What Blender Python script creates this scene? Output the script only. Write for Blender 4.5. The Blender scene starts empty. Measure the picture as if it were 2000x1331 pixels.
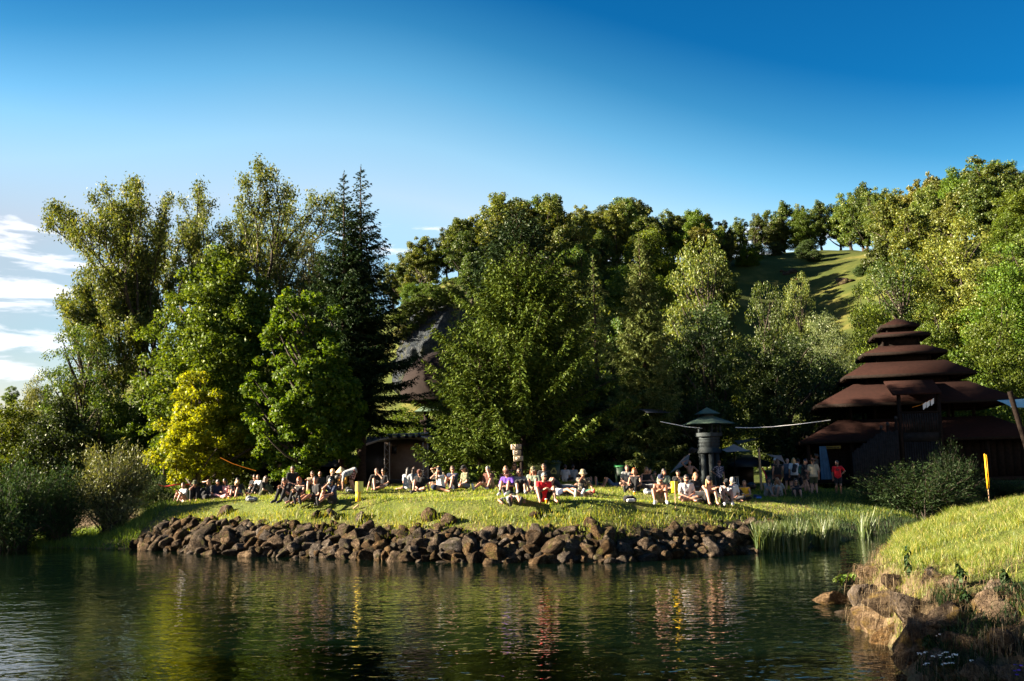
import bpy, math, random
import numpy as np
from mathutils import Vector, Matrix

R = math.radians
rng = np.random.default_rng(7)
random.seed(7)
scn = bpy.context.scene
COL = scn.collection

# ------------------------------------------------------------------ camera
CAM = np.array((0.0, 0.0, 2.6))
FPX, W0, H0 = 1944.0, 2000.0, 1331.0
PITCH = math.atan(250.0 / FPX)
cam_d = bpy.data.cameras.new('camera')
cam_d.sensor_width = 36.0
cam_d.lens = 36.0 * FPX / W0
cam_d.clip_start = 0.1
cam_d.clip_end = 3000.0
cam = bpy.data.objects.new('camera', cam_d)
COL.objects.link(cam)
ROLL = R(1.2)                       # the camera was held a little askew
cam.rotation_euler = (Matrix.Rotation(R(90) + PITCH, 4, 'X') @ Matrix.Rotation(-ROLL, 4, 'Z')).to_euler()
cam.location = CAM
scn.camera = cam

# ------------------------------------------------------------------ light
SUN_EL, SUN_AZ = 19.0, 3.0          # from the left, SUN_AZ degrees behind the picture plane
sdir = Vector((-math.cos(R(SUN_AZ)) * math.cos(R(SUN_EL)), -math.sin(R(SUN_AZ)) * math.cos(R(SUN_EL)), math.sin(R(SUN_EL))))
sun_d = bpy.data.lights.new('sun', 'SUN')
sun_d.energy = 5.0
sun_d.angle = R(0.5)
sun_d.color = (1.0, 0.86, 0.66)
sun = bpy.data.objects.new('sun', sun_d)
COL.objects.link(sun)
sun.rotation_euler = (-sdir).to_track_quat('-Z', 'Y').to_euler()
sun.location = (-60, -20, 60)

world = bpy.data.worlds.new('World')
scn.world = world
world.use_nodes = True
nt = world.node_tree
for n in list(nt.nodes):
    nt.nodes.remove(n)


class NG:
    """small helper for building node trees"""
    def __init__(self, tree):
        self.t = tree

    def n(self, typ, ins=None, **props):
        nd = self.t.nodes.new(typ)
        for k, v in props.items():
            setattr(nd, k, v)
        for k, v in (ins or {}).items():
            s = nd.inputs[k]
            if isinstance(v, bpy.types.NodeSocket):
                self.t.links.new(v, s)
            else:
                s.default_value = v
        return nd

    def math(self, op, a, b=0.0, c=None):
        d = {0: a, 1: b}
        if c is not None:
            d[2] = c
        return self.n('ShaderNodeMath', d, operation=op).outputs[0]

    def mix(self, f, a, b, blend='MIX'):
        return self.n('ShaderNodeMix', {0: f, 6: a, 7: b}, data_type='RGBA', blend_type=blend).outputs[2]

    def ramp(self, f, stops):
        nd = self.n('ShaderNodeValToRGB', {0: f})
        e = nd.color_ramp.elements
        while len(e) < len(stops):
            e.new(0.5)
        for el, (p, c) in zip(e, stops):
            el.position = p
            el.color = c if len(c) == 4 else (*c, 1)
        return nd.outputs[0]


g = NG(nt)
sky = g.n('ShaderNodeTexSky', sky_type='NISHITA', sun_disc=False, sun_elevation=R(SUN_EL),
          sun_rotation=R(180 + 90 - SUN_AZ), altitude=300.0, air_density=1.0, dust_density=0.6, ozone_density=2.2)
tc = g.n('ShaderNodeTexCoord').outputs['Generated']
sep = g.n('ShaderNodeSeparateXYZ', {0: tc})
skyc = g.n('ShaderNodeHueSaturation', {'Hue': 0.487, 'Saturation': 1.36, 'Value': 0.80, 'Color': sky.outputs[0]}).outputs[0]
# cloud layer: fair-weather streaks low above the horizon, thickest towards the sun
el = g.math('DIVIDE', sep.outputs[2], g.math('POWER', g.math('ADD', g.math('MULTIPLY', sep.outputs[0], sep.outputs[0]), g.math('MULTIPLY', sep.outputs[1], sep.outputs[1])), 0.5))
# clear polarised evening sky: pale low down and towards the sun, deep blue overhead and away from it
away = g.n('ShaderNodeMapRange', {0: sep.outputs[0], 1: -0.25, 2: 0.55, 3: 0.0, 4: 0.225}, clamp=True, interpolation_type='SMOOTHSTEP').outputs[0]
tows = g.n('ShaderNodeMapRange', {0: sep.outputs[0], 1: -0.05, 2: -0.60, 3: 0.0, 4: 0.085}, clamp=True, interpolation_type='SMOOTHSTEP').outputs[0]
fsky = g.math('ADD', el, g.math('ADD', away, tows))
pol = g.ramp(fsky, [(0.0, (0.85, 0.75, 0.74)), (0.2, (1.35, 0.93, 0.84)), (0.27, (2.3, 1.12, 0.88)), (0.30, (2.95, 1.2, 0.89)), (0.36, (2.5, 1.2, 0.92)), (0.43, (1.25, 0.92, 0.82)), (0.49, (0.45, 0.60, 0.64)), (0.56, (0.06, 0.36, 0.51)), (0.75, (0.05, 0.30, 0.45))])
skyc = g.mix(1.0, skyc, pol, 'MULTIPLY')
dim = g.n('ShaderNodeMapRange', {0: sep.outputs[0], 1: -0.15, 2: -0.45, 3: 1.0, 4: 0.60}, clamp=True).outputs[0]
low = g.n('ShaderNodeMapRange', {0: el, 1: 0.34, 2: 0.22, 3: 0.0, 4: 1.0}, clamp=True).outputs[0]
dimf = g.math('SUBTRACT', 1.0, g.math('MULTIPLY', g.math('SUBTRACT', 1.0, dim), low))
skyc = g.n('ShaderNodeVectorMath', {0: skyc, 'Scale': dimf}, operation='SCALE').outputs[0]
cvec = g.n('ShaderNodeMapping', {0: tc, 'Scale': (6.0, 6.0, 34.0), 'Location': (0.37, 0.2, 0.15)}).outputs[0]
cn = g.n('ShaderNodeTexNoise', {'Vector': cvec, 'Scale': 2.0, 'Detail': 8.0, 'Roughness': 0.56, 'Distortion': 0.3}).outputs[0]
side = g.n('ShaderNodeMapRange', {0: sep.outputs[0], 1: -0.47, 2: -0.36, 3: 1.0, 4: 0.0}, clamp=True, interpolation_type='SMOOTHSTEP').outputs[0]
lowb = g.n('ShaderNodeMapRange', {0: el, 1: 0.20, 2: 0.25, 3: 1.0, 4: 0.0}, clamp=True, interpolation_type='SMOOTHSTEP').outputs[0]
lowa = g.n('ShaderNodeMapRange', {0: el, 1: 0.07, 2: 0.10, 3: 0.0, 4: 1.0}, clamp=True, interpolation_type='SMOOTHSTEP').outputs[0]
bias = g.math('MULTIPLY', g.math('MULTIPLY', side, lowb), lowa)
lowc = g.n('ShaderNodeMapRange', {0: el, 1: 0.22, 2: 0.31, 3: 1.0, 4: 0.0}, clamp=True).outputs[0]
cl = g.math('ADD', g.math('ADD', cn, g.math('MULTIPLY', bias, 0.15)), g.math('SUBTRACT', g.math('MULTIPLY', lowc, 0.262), 0.20))
cmask = g.n('ShaderNodeMapRange', {0: cl, 1: 0.585, 2: 0.72, 3: 0.0, 4: 0.8}, clamp=True, interpolation_type='SMOOTHSTEP').outputs[0]
cloudc = g.n('ShaderNodeRGB').outputs[0]
cloudc.default_value = (3.2, 3.25, 3.45, 1)
skyf = g.mix(cmask, skyc, cloudc)
bg = g.n('ShaderNodeBackground', {0: skyf, 1: 0.05})
out = g.n('ShaderNodeOutputWorld', {0: bg.outputs[0]})

scn.view_settings.view_transform = 'Standard'
scn.view_settings.look = 'None'
scn.view_settings.exposure = 2.95
scn.view_settings.gamma = 1.0
scn.view_settings.use_curve_mapping = False
scn.render.engine = 'CYCLES'
scn.cycles.max_bounces = 6
scn.cycles.diffuse_bounces = 2
scn.cycles.glossy_bounces = 3
scn.cycles.transmission_bounces = 4
scn.cycles.transparent_max_bounces = 8
scn.cycles.caustics_reflective = False
scn.cycles.caustics_refractive = False
scn.cycles.use_denoising = True


# ------------------------------------------------------------------ helpers
def ray(px, py):
    u, w = (px - W0 / 2) / FPX, (H0 / 2 - py) / FPX
    x, v = u * math.cos(ROLL) + w * math.sin(ROLL), -u * math.sin(ROLL) + w * math.cos(ROLL)
    d = np.array((x, math.cos(PITCH) - v * math.sin(PITCH), math.sin(PITCH) + v * math.cos(PITCH)))
    return d / d[1]


def at(px, py, D):
    """world point seen at photo pixel px, py when it stands D metres ahead"""
    return CAM + ray(px, py) * D


def sstep(a, b, x):
    t = np.clip((x - a) / (b - a), 0, 1)
    return t * t * (3 - 2 * t)


def tag(o, label=None, cat=None, group=None, kind=None):
    if label: o['label'] = label
    if cat: o['category'] = cat
    if group: o['group'] = group
    if kind: o['kind'] = kind
    return o


def empty(name, loc=(0, 0, 0), rz=0.0, label=None, cat=None, group=None):
    o = bpy.data.objects.new(name, None)
    o.empty_display_size = 0.3
    COL.objects.link(o)
    o.location = loc
    o.rotation_euler = (0, 0, rz)
    return tag(o, label, cat, group)


def link(name, me, parent=None, loc=None):
    o = bpy.data.objects.new(name, me)
    COL.objects.link(o)
    if parent is not None:
        o.parent = parent
    if loc is not None:
        o.location = loc
    return o


def mesh_np(name, V, F, mats=(), smooth=False, midx=None):
    """mesh from a vertex array and one or more index arrays of equal-sized faces"""
    if not isinstance(F, (list, tuple)):
        F = [F]
    F = [np.asarray(f, dtype=np.int32) for f in F if len(f)]
    V = np.asarray(V, dtype=np.float32)
    me = bpy.data.meshes.new(name)
    me.vertices.add(len(V))
    me.vertices.foreach_set('co', V.ravel())
    loops = np.concatenate([f.ravel() for f in F])
    sizes = np.concatenate([np.full(len(f), f.shape[1], dtype=np.int32) for f in F])
    me.loops.add(len(loops))
    me.loops.foreach_set('vertex_index', loops)
    me.polygons.add(len(sizes))
    starts = np.concatenate(([0], np.cumsum(sizes)[:-1])).astype(np.int32)
    me.polygons.foreach_set('loop_start', starts)
    me.polygons.foreach_set('loop_total', sizes)
    if midx is not None:
        me.polygons.foreach_set('material_index', np.asarray(midx, dtype=np.int32))
    if smooth:
        me.polygons.foreach_set('use_smooth', np.ones(len(sizes), dtype=bool))
    for m in mats:
        me.materials.append(m)
    me.update(calc_edges=True)
    return me


class MB:
    """collects shapes, then links them as ONE mesh"""
    def __init__(self):
        self.V, self.F, self.n = [], {3: [], 4: []}, 0

    def add(self, V, F):
        V = np.asarray(V, dtype=float)
        F = np.asarray(F)
        self.F[F.shape[1]].append(F + self.n)
        self.V.append(V)
        self.n += len(V)
        return self

    def box(self, lo, hi, M=None):
        x0, y0, z0 = lo
        x1, y1, z1 = hi
        v = np.array([(x0, y0, z0), (x1, y0, z0), (x1, y1, z0), (x0, y1, z0), (x0, y0, z1), (x1, y0, z1), (x1, y1, z1), (x0, y1, z1)], dtype=float)
        if M is not None:
            v = v @ np.asarray(M.to_3x3()).T + np.asarray(M.translation)
        return self.add(v, [(0, 3, 2, 1), (4, 5, 6, 7), (0, 1, 5, 4), (1, 2, 6, 5), (2, 3, 7, 6), (3, 0, 4, 7)])

    def tube(self, pts, rad, sides=6, cap=True):
        pts = np.asarray(pts, dtype=float)
        n = len(pts)
        rad = np.broadcast_to(np.asarray(rad, dtype=float), (n,))
        T = np.gradient(pts, axis=0)
        T /= np.linalg.norm(T, axis=1, keepdims=True) + 1e-9
        ref = np.array((0.0, 0.0, 1.0)) if abs(T[0, 2]) < 0.9 else np.array((1.0, 0.0, 0.0))
        A = np.cross(T, ref)
        A /= np.linalg.norm(A, axis=1, keepdims=True) + 1e-9
        B = np.cross(T, A)
        th = np.linspace(0, 2 * np.pi, sides, endpoint=False)
        V = pts[:, None, :] + rad[:, None, None] * (np.cos(th)[None, :, None] * A[:, None, :] + np.sin(th)[None, :, None] * B[:, None, :])
        V = V.reshape(-1, 3)
        i = np.arange(n - 1)[:, None] * sides
        j = np.arange(sides)[None, :]
        k = (j + 1) % sides
        F = np.stack([i + j, i + k, i + sides + k, i + sides + j], axis=-1).reshape(-1, 4)
        self.add(V, F)
        if cap:
            for e, b in ((0, 0), (n - 1, (n - 1) * sides)):
                c = len(V)
                idx = np.arange(sides)
                tri = np.stack([np.full(sides, 0), 1 + idx, 1 + (idx + 1) % sides], axis=-1)
                if e:
                    tri = tri[:, ::-1]
                self.add(np.vstack([pts[e][None], V[b:b + sides]]), tri)
        return self

    def cone(self, c, r, h, sides=16, r2=0.0):
        return self.tube([c, (c[0], c[1], c[2] + h)], [r, max(r2, 1e-3)], sides)

    def ell(self, c, r, nu=10, nv=6, Rm=None):
        u = np.linspace(0, 2 * np.pi, nu, endpoint=False)
        v = np.linspace(-np.pi / 2, np.pi / 2, nv + 1)
        P = np.stack([np.cos(v)[:, None] * np.cos(u), np.cos(v)[:, None] * np.sin(u), np.sin(v)[:, None] * np.ones(nu)], -1).reshape(-1, 3) * np.asarray(r)
        if Rm is not None:
            P = P @ np.asarray(Rm).T
        i = np.arange(nv)[:, None] * nu
        j = np.arange(nu)[None, :]
        k = (j + 1) % nu
        F = np.stack([i + j, i + k, i + nu + k, i + nu + j], -1).reshape(-1, 4)
        return self.add(P + np.asarray(c), F)

    def mesh(self, name, mats, smooth=False):
        F = [np.concatenate(f) for f in (self.F[3], self.F[4]) if f]
        return mesh_np(name, np.concatenate(self.V), F, mats if isinstance(mats, (list, tuple)) else [mats], smooth)

    def link(self, name, mats, parent=None, smooth=False, loc=None):
        return link(name, self.mesh(name, mats, smooth), parent, loc)


# ------------------------------------------------------------------ materials
def new_mat(name):
    m = bpy.data.materials.new(name)
    m.use_nodes = True
    t = m.node_tree
    for n in list(t.nodes):
        t.nodes.remove(n)
    return m, NG(t)


def out_mat(g, sh):
    g.n('ShaderNodeOutputMaterial', {0: sh})


def c4(c):
    return (*c, 1.0) if len(c) == 3 else c


def plain(name, col, rough=0.7, var=0.25, scale=6.0, bump=0.0, bscale=40.0, metallic=0.0, spec=0.3):
    m, g = new_mat(name)
    tc = g.n('ShaderNodeTexCoord').outputs['Object']
    nz = g.n('ShaderNodeTexNoise', {'Vector': tc, 'Scale': scale, 'Detail': 5.0, 'Roughness': 0.6}).outputs[0]
    a = tuple(max(0, c * (1 - var)) for c in col)
    b = tuple(min(1, c * (1 + var)) for c in col)
    cc = g.ramp(nz, [(0.3, c4(a)), (0.7, c4(b))])
    ins = {'Base Color': cc, 'Roughness': rough, 'Metallic': metallic, 'Specular IOR Level': spec}
    if bump:
        n2 = g.n('ShaderNodeTexNoise', {'Vector': tc, 'Scale': bscale, 'Detail': 4.0}).outputs[0]
        ins['Normal'] = g.n('ShaderNodeBump', {'Strength': bump, 'Distance': 0.02, 'Height': n2}).outputs[0]
    out_mat(g, g.n('ShaderNodeBsdfPrincipled', ins).outputs[0])
    return m


def leafmat(name, c1, c2, c3=None, trans=0.35, tcol=None, gloss=0.12, objvar=0.25):
    """thin leaf: colour varies from leaf to leaf and from plant to plant, light shines through"""
    m, g = new_mat(name)
    geo = g.n('ShaderNodeNewGeometry')
    oi = g.n('ShaderNodeObjectInfo')
    stops = [(0.0, c4(c1)), (0.75, c4(c2)), (1.0, c4(c3 or c2))]
    col = g.ramp(geo.outputs['Random Per Island'], stops)
    v = g.math('ADD', g.math('MULTIPLY', oi.outputs['Random'], 2 * objvar), 1.0 - objvar)
    h = g.math('ADD', g.math('MULTIPLY', g.math('FRACT', g.math('MULTIPLY', oi.outputs['Random'], 7.31)), 0.13 * objvar), 0.5 - 0.055 * objvar)
    col = g.n('ShaderNodeHueSaturation', {'Hue': h, 'Value': v, 'Color': col}).outputs[0]
    dif = g.n('ShaderNodeBsdfDiffuse', {0: col}).outputs[0]
    tcl = g.mix(1.0, col, c4(tcol or (1.5, 1.35, 0.45)), 'MULTIPLY')
    tr = g.n('ShaderNodeBsdfTranslucent', {0: tcl}).outputs[0]
    s = g.n('ShaderNodeMixShader', {0: trans, 1: dif, 2: tr}).outputs[0]
    gl = g.n('ShaderNodeBsdfGlossy', {0: (0.6, 0.6, 0.55, 1), 'Roughness': 0.5}).outputs[0]
    s = g.n('ShaderNodeMixShader', {0: gloss * 0.28, 1: s, 2: gl}).outputs[0]
    out_mat(g, s)
    return m


M = {}
M['bark'] = plain('bark', (0.035, 0.026, 0.019), 0.9, 0.4, 9, 0.6, 30)
M['bark_spruce'] = plain('bark_spruce', (0.036, 0.022, 0.015), 0.9, 0.4, 9, 0.6, 30)
M['leaf_willow'] = leafmat('leaf_willow', (0.036, 0.054, 0.010), (0.075, 0.094, 0.020), (0.14, 0.14, 0.045), 0.34, gloss=0.10)
M['leaf_maple'] = leafmat('leaf_maple', (0.034, 0.062, 0.005), (0.072, 0.112, 0.010), (0.13, 0.165, 0.018), 0.36, gloss=0.08)
M['leaf_bright'] = leafmat('leaf_bright', (0.040, 0.080, 0.005), (0.078, 0.128, 0.008), (0.14, 0.18, 0.015), 0.42, gloss=0.08)
M['leaf_yellow'] = leafmat('leaf_yellow', (0.105, 0.122, 0.004), (0.20, 0.20, 0.007), (0.31, 0.27, 0.014), 0.48, gloss=0.08)
M['leaf_silver'] = leafmat('leaf_silver', (0.062, 0.086, 0.026), (0.105, 0.126, 0.042), (0.16, 0.17, 0.075), 0.3, gloss=0.14)
M['leaf_hill'] = leafmat('leaf_hill', (0.030, 0.052, 0.008), (0.065, 0.090, 0.013), (0.13, 0.14, 0.025), 0.34, objvar=0.45)
M['leaf_hill_gold'] = leafmat('leaf_hill_gold', (0.062, 0.076, 0.010), (0.108, 0.114, 0.016), (0.165, 0.15, 0.027), 0.34, objvar=0.35)
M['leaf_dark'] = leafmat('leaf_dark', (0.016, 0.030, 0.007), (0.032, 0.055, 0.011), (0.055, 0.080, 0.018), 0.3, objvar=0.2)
M['leaf_shrub'] = leafmat('leaf_shrub', (0.012, 0.028, 0.010), (0.024, 0.046, 0.015), (0.045, 0.065, 0.025), 0.25, gloss=0.04)
M['needle_dark'] = leafmat('needle_dark', (0.010, 0.022, 0.009), (0.020, 0.038, 0.013), (0.035, 0.055, 0.017), 0.12, gloss=0.06, objvar=0.1)
M['needle_green'] = leafmat('needle_green', (0.026, 0.046, 0.007), (0.056, 0.084, 0.011), (0.115, 0.145, 0.022), 0.10, gloss=0.05, objvar=0.1)
M['needle_pale'] = leafmat('needle_pale', (0.066, 0.098, 0.026), (0.125, 0.155, 0.045), (0.20, 0.215, 0.085), 0.16, gloss=0.05, objvar=0.1)
M['grass'] = leafmat('grass_blade', (0.075, 0.120, 0.008), (0.175, 0.205, 0.016), (0.36, 0.29, 0.085), 0.45, gloss=0.12)
M['grass_near'] = leafmat('grass_blade_near', (0.060, 0.095, 0.008), (0.150, 0.175, 0.018), (0.40, 0.32, 0.12), 0.45, gloss=0.12)
M['reed'] = leafmat('reed_blade', (0.040, 0.075, 0.012), (0.080, 0.115, 0.024), (0.20, 0.19, 0.08), 0.3, gloss=0.2)
M['dry'] = leafmat('dry_grass', (0.060, 0.043, 0.024), (0.14, 0.105, 0.058), (0.27, 0.215, 0.125), 0.2, tcol=(1.1, 1.0, 0.8), gloss=0.05)
M['weed'] = leafmat('weed_leaf', (0.050, 0.090, 0.012), (0.090, 0.140, 0.020), (0.14, 0.19, 0.03), 0.35, gloss=0.12)


def rockmat(name, a, b, c, moss=(0.06, 0.065, 0.012), mossy=0.35, rough=1.0):
    m, g = new_mat(name)
    tc = g.n('ShaderNodeTexCoord').outputs['Object']
    oi = g.n('ShaderNodeObjectInfo')
    v = g.n('ShaderNodeVectorMath', {0: tc, 1: oi.outputs['Location']}, operation='ADD').outputs[0]
    n1 = g.n('ShaderNodeTexNoise', {'Vector': v, 'Scale': 1.7, 'Detail': 10.0, 'Roughness': 0.72, 'Distortion': 0.4}).outputs[0]
    n2 = g.n('ShaderNodeTexNoise', {'Vector': v, 'Scale': 7.0, 'Detail': 8.0, 'Roughness': 0.75}).outputs[0]
    vo = g.n('ShaderNodeTexVoronoi', {'Vector': v, 'Scale': 3.2, 'Detail': 2.0}, feature='DISTANCE_TO_EDGE').outputs['Distance']
    col = g.ramp(n1, [(0.32, c4(a)), (0.5, c4(b)), (0.68, c4(c))])
    col = g.mix(g.n('ShaderNodeMapRange', {0: n2, 1: 0.42, 2: 0.62, 3: 0.0, 4: 0.75}, clamp=True).outputs[0], col, c4(a))
    val = g.math('ADD', g.math('MULTIPLY', oi.outputs['Random'], 0.9), 0.5)
    sat = g.math('ADD', g.math('MULTIPLY', g.math('FRACT', g.math('MULTIPLY', oi.outputs['Random'], 9.7)), 0.7), 0.6)
    col = g.n('ShaderNodeHueSaturation', {'Value': val, 'Saturation': sat, 'Color': col}).outputs[0]
    n3 = g.n('ShaderNodeTexNoise', {'Vector': v, 'Scale': 1.3, 'Detail': 8.0, 'Roughness': 0.65}).outputs[0]
    mk = g.n('ShaderNodeMapRange', {0: n3, 1: 0.54, 2: 0.64, 3: 0.0, 4: mossy}, clamp=True).outputs[0]
    col = g.mix(mk, col, c4(moss))
    crack = g.n('ShaderNodeMapRange', {0: vo, 1: 0.0, 2: 0.05, 3: 0.0, 4: 1.0}, clamp=True).outputs[0]
    h = g.math('ADD', g.math('ADD', g.math('MULTIPLY', n1, 1.4), g.math('MULTIPLY', n2, 0.7)), g.math('MULTIPLY', crack, 0.12))
    b = g.n('ShaderNodeBump', {'Strength': 1.0, 'Distance': 0.16 * rough, 'Height': h}).outputs[0]
    out_mat(g, g.n('ShaderNodeBsdfPrincipled', {'Base Color': col, 'Roughness': 0.9, 'Normal': b, 'Specular IOR Level': 0.07}).outputs[0])
    return m


M['rock'] = rockmat('rock_brown', (0.015, 0.010, 0.006), (0.075, 0.050, 0.030), (0.24, 0.175, 0.115), (0.055, 0.055, 0.012), 0.6)
M['rock_near'] = rockmat('rock_near', (0.035, 0.023, 0.013), (0.13, 0.088, 0.054), (0.32, 0.23, 0.145), (0.17, 0.11, 0.025), 0.6)
M['rock_grey'] = rockmat('rock_grey', (0.016, 0.020, 0.026), (0.070, 0.080, 0.090), (0.20, 0.205, 0.205), (0.07, 0.075, 0.016), 0.85, 5.0)
M['roof'] = None
# ------------------------------------------------------------------ terrain
def on_water(px, py):
    r = ray(px, py)
    return (r[0] * -CAM[2] / r[2], -CAM[2] / r[2])


FAR = np.array([(-320, 75), (-60, 41)] + [on_water(*p) for p in ((-250, 1066), (0, 1069), (150, 1072), (262, 1073), (330, 1076), (400, 1081), (500, 1087), (600, 1088), (700, 1091),
               (800, 1097), (900, 1098), (1000, 1099), (1100, 1099), (1200, 1098), (1300, 1090), (1400, 1085), (1480, 1078), (1560, 1074), (1640, 1062), (1690, 1050))]
               + [(18, 42), (30, 45), (60, 47), (320, 62)], dtype=float)
NEAR = np.array([(9.5, 7.8), (6.6, 9.0)] + [on_water(*p) for p in ((1775, 1340), (1752, 1275), (1722, 1242), (1676, 1226), (1676, 1185))]
                + [(6.8, 19.5), (7.9, 22.5), (10.2, 26.0), (15, 29.5), (30, 33), (60, 35), (60, -10), (14, -10)], dtype=float)
print(FAR.round(2).tolist(), NEAR.round(2).tolist())
RIDGE_PX = np.array([-900, -400, 0, 100, 300, 600, 700, 800, 880, 1000, 1150, 1300, 1400, 1500, 1600, 1700, 1800, 1900, 2000, 2400, 3000], dtype=float)
RIDGE_PY = np.array([850, 840, 800, 780, 730, 660, 620, 580, 540, 505, 490, 492, 490, 478, 470, 465, 455, 445, 430, 400, 400], dtype=float)
RIDGE_PY = RIDGE_PY + np.clip(RIDGE_PX - 1000, -1000, 1200) * 0.021
RIDGE_Y1 = np.array([230, 230, 230, 220, 200, 170, 150, 140, 140, 150, 165, 175, 185, 190, 190, 180, 160, 145, 135, 130, 130], dtype=float)
FOOT_Y = np.array([110, 110, 105, 100, 95, 90, 88, 84, 82, 84, 88, 88, 88, 86, 84, 82, 78, 76, 74, 70, 70], dtype=float)


def unit(v):
    return v / (np.linalg.norm(v, axis=-1, keepdims=True) + 1e-9)


def vnoise(x, y, s, seed):
    """cheap smooth value noise"""
    x = np.asarray(x) / s
    y = np.asarray(y) / s
    xi, yi = np.floor(x), np.floor(y)
    fx, fy = x - xi, y - yi
    fx, fy = fx * fx * (3 - 2 * fx), fy * fy * (3 - 2 * fy)

    def h(a, b):
        v = np.sin(a * 127.1 + b * 311.7 + seed * 74.7) * 43758.5453
        return v - np.floor(v)
    return (h(xi, yi) * (1 - fx) + h(xi + 1, yi) * fx) * (1 - fy) + (h(xi, yi + 1) * (1 - fx) + h(xi + 1, yi + 1) * fx) * fy


def s_far(x, y):
    x = np.asarray(x, dtype=float)
    ye = (np.interp(x - 0.5, FAR[:, 0], FAR[:, 1]) + np.interp(x, FAR[:, 0], FAR[:, 1]) + np.interp(x + 0.5, FAR[:, 0], FAR[:, 1])) / 3
    sl = (np.interp(x + 1, FAR[:, 0], FAR[:, 1]) - np.interp(x - 1, FAR[:, 0], FAR[:, 1])) / 2
    return (y - ye) / np.sqrt(1 + sl * sl)


def s_near(x, y):
    x, y = np.broadcast_arrays(np.asarray(x, dtype=float), np.asarray(y, dtype=float))
    d = np.full(x.shape, 1e9)
    ins = np.zeros(x.shape, dtype=bool)
    n = len(NEAR)
    for i in range(n):
        ax, ay = NEAR[i]
        bx, by = NEAR[(i + 1) % n]
        ex, ey = bx - ax, by - ay
        t = np.clip(((x - ax) * ex + (y - ay) * ey) / (ex * ex + ey * ey), 0, 1)
        d = np.minimum(d, np.hypot(x - ax - t * ex, y - ay - t * ey))
        c = ((ay > y) != (by > y)) & (x < ex * (y - ay) / (ey if ey else 1e-9) + ax)
        ins ^= c
    return np.where(ins, d, -d)


def G(x, y):
    """height of the ground"""
    x, y = np.broadcast_arrays(np.asarray(x, dtype=float), np.asarray(y, dtype=float))
    s = s_far(x, y)
    top = np.interp(x, [-40, -22, -16, -9, -3, 2, 5, 9, 16, 24, 60], [1.0, 1.1, 1.5, 1.8, 1.86, 1.76, 1.62, 1.34, 1.12, 1.05, 1.2])
    mid = np.interp(s, [-8, -1.5, 0, 0.5, 1.5], [-1.6, -0.7, -0.05, 0.32, 0.80])
    m3 = np.maximum(0.88 * top, 1.05)
    mid = np.where(s > 1.5, 0.80 + (m3 - 0.80) * np.clip((s - 1.5) / 1.7, 0, 1) + (top - m3) * sstep(3.2, 10, s), mid)
    lef = np.interp(s, [-8, -1.5, 0, 0.8, 3.0, 7.0, 14], [-1.6, -0.5, -0.02, 0.14, 0.32, 0.85, 1.1])
    rig = np.interp(s, [-8, -1.5, 0, 0.8, 2.0, 5.0, 9.0], [-1.2, -0.4, -0.03, 0.22, 0.55, 0.95, 1.12])
    wl, wr = 1 - sstep(-16.2, -14.0, x), sstep(7.2, 9.0, x)
    z = mid * (1 - wl) * (1 - wr) + lef * wl + rig * wr
    z = z + np.where(s > 1.0, (vnoise(x, y, 2.3, 1) - 0.5) * 0.14 + (vnoise(x, y, 0.8, 2) - 0.5) * 0.05, 0) * sstep(1, 3, s)
    # wooded hill
    px = 1000 + 1944 * x / np.maximum(y, 1.0)
    y0, y1, rp = np.interp(px, RIDGE_PX, FOOT_Y), np.interp(px, RIDGE_PX, RIDGE_Y1), np.interp(px, RIDGE_PX, RIDGE_PY)
    t = (y - y0) / (y1 - y0)
    hh = (915 - rp) / 1944 * y1
    tt = np.clip(t, 0, 1)
    hz = hh * (0.35 * tt + 0.65 * sstep(0, 1.0, tt)) - np.where(t > 1, (t - 1) * 0.08 * hh, 0)
    z = z + np.where(y > 60, hz + (vnoise(x, y, 14, 5) - 0.5) * 2.2 * sstep(0.05, 0.3, t), 0)
    # near bank
    if np.any(y < 60):
        sn = s_near(x, y)
        st = np.interp(sn, [-6, -0.6, 0, 0.12, 0.45, 1.6, 3.0, 6, 20], [-1.4, -0.45, -0.03, 0.4, 0.92, 1.30, 1.68, 1.9, 2.0])
        ge = np.interp(sn, [-6, -0.6, 0, 0.4, 1.4, 3.0, 5, 20], [-1.4, -0.4, -0.03, 0.22, 0.6, 1.2, 1.7, 2.0])
        w = sstep(11.5, 14.0, y)
        zn = st * w + ge * (1 - w) + np.where(sn > 0.2, (vnoise(x, y, 1.1, 8) - 0.5) * 0.22 + (vnoise(x, y, 0.35, 9) - 0.5) * 0.10, 0)
        z = np.maximum(z, zn)
    return z


def gz(x, y):
    return float(G(np.array([x]), np.array([y]))[0])


def on_ground(px, py, Dmin=9.0, Dmax=75.0):
    r = ray(px, py)
    D = np.linspace(Dmin, Dmax, 1600)
    zz = CAM[2] + r[2] * D
    hit = np.nonzero(zz <= G(r[0] * D, D))[0]
    d = D[hit[0]] if len(hit) else Dmax
    return np.array((r[0] * d, d, gz(r[0] * d, d)))


def stand(px, D, py=940):
    """ground point D metres ahead under photo column px"""
    x = ray(px, py)[0] * D
    return np.array((x, D, gz(x, D)))


xs = np.concatenate([np.linspace(-420, -62, 40), np.linspace(-60, -22, 46), np.linspace(-21.5, 21.5, 175), np.linspace(22, 60, 46), np.linspace(62, 420, 40)])
ys = np.concatenate([np.linspace(-120, 4, 14), np.linspace(5, 48, 190), np.linspace(48.5, 75, 50), np.linspace(77, 260, 80), np.linspace(270, 900, 12)])
gx, gy = np.meshgrid(xs, ys)
gzv = G(gx, gy)
nxg, nyg = len(xs), len(ys)
ii = (np.arange(nyg - 1)[:, None] * nxg + np.arange(nxg - 1)[None, :]).ravel()
gF = np.stack([ii, ii + 1, ii + nxg + 1, ii + nxg], -1)


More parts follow.
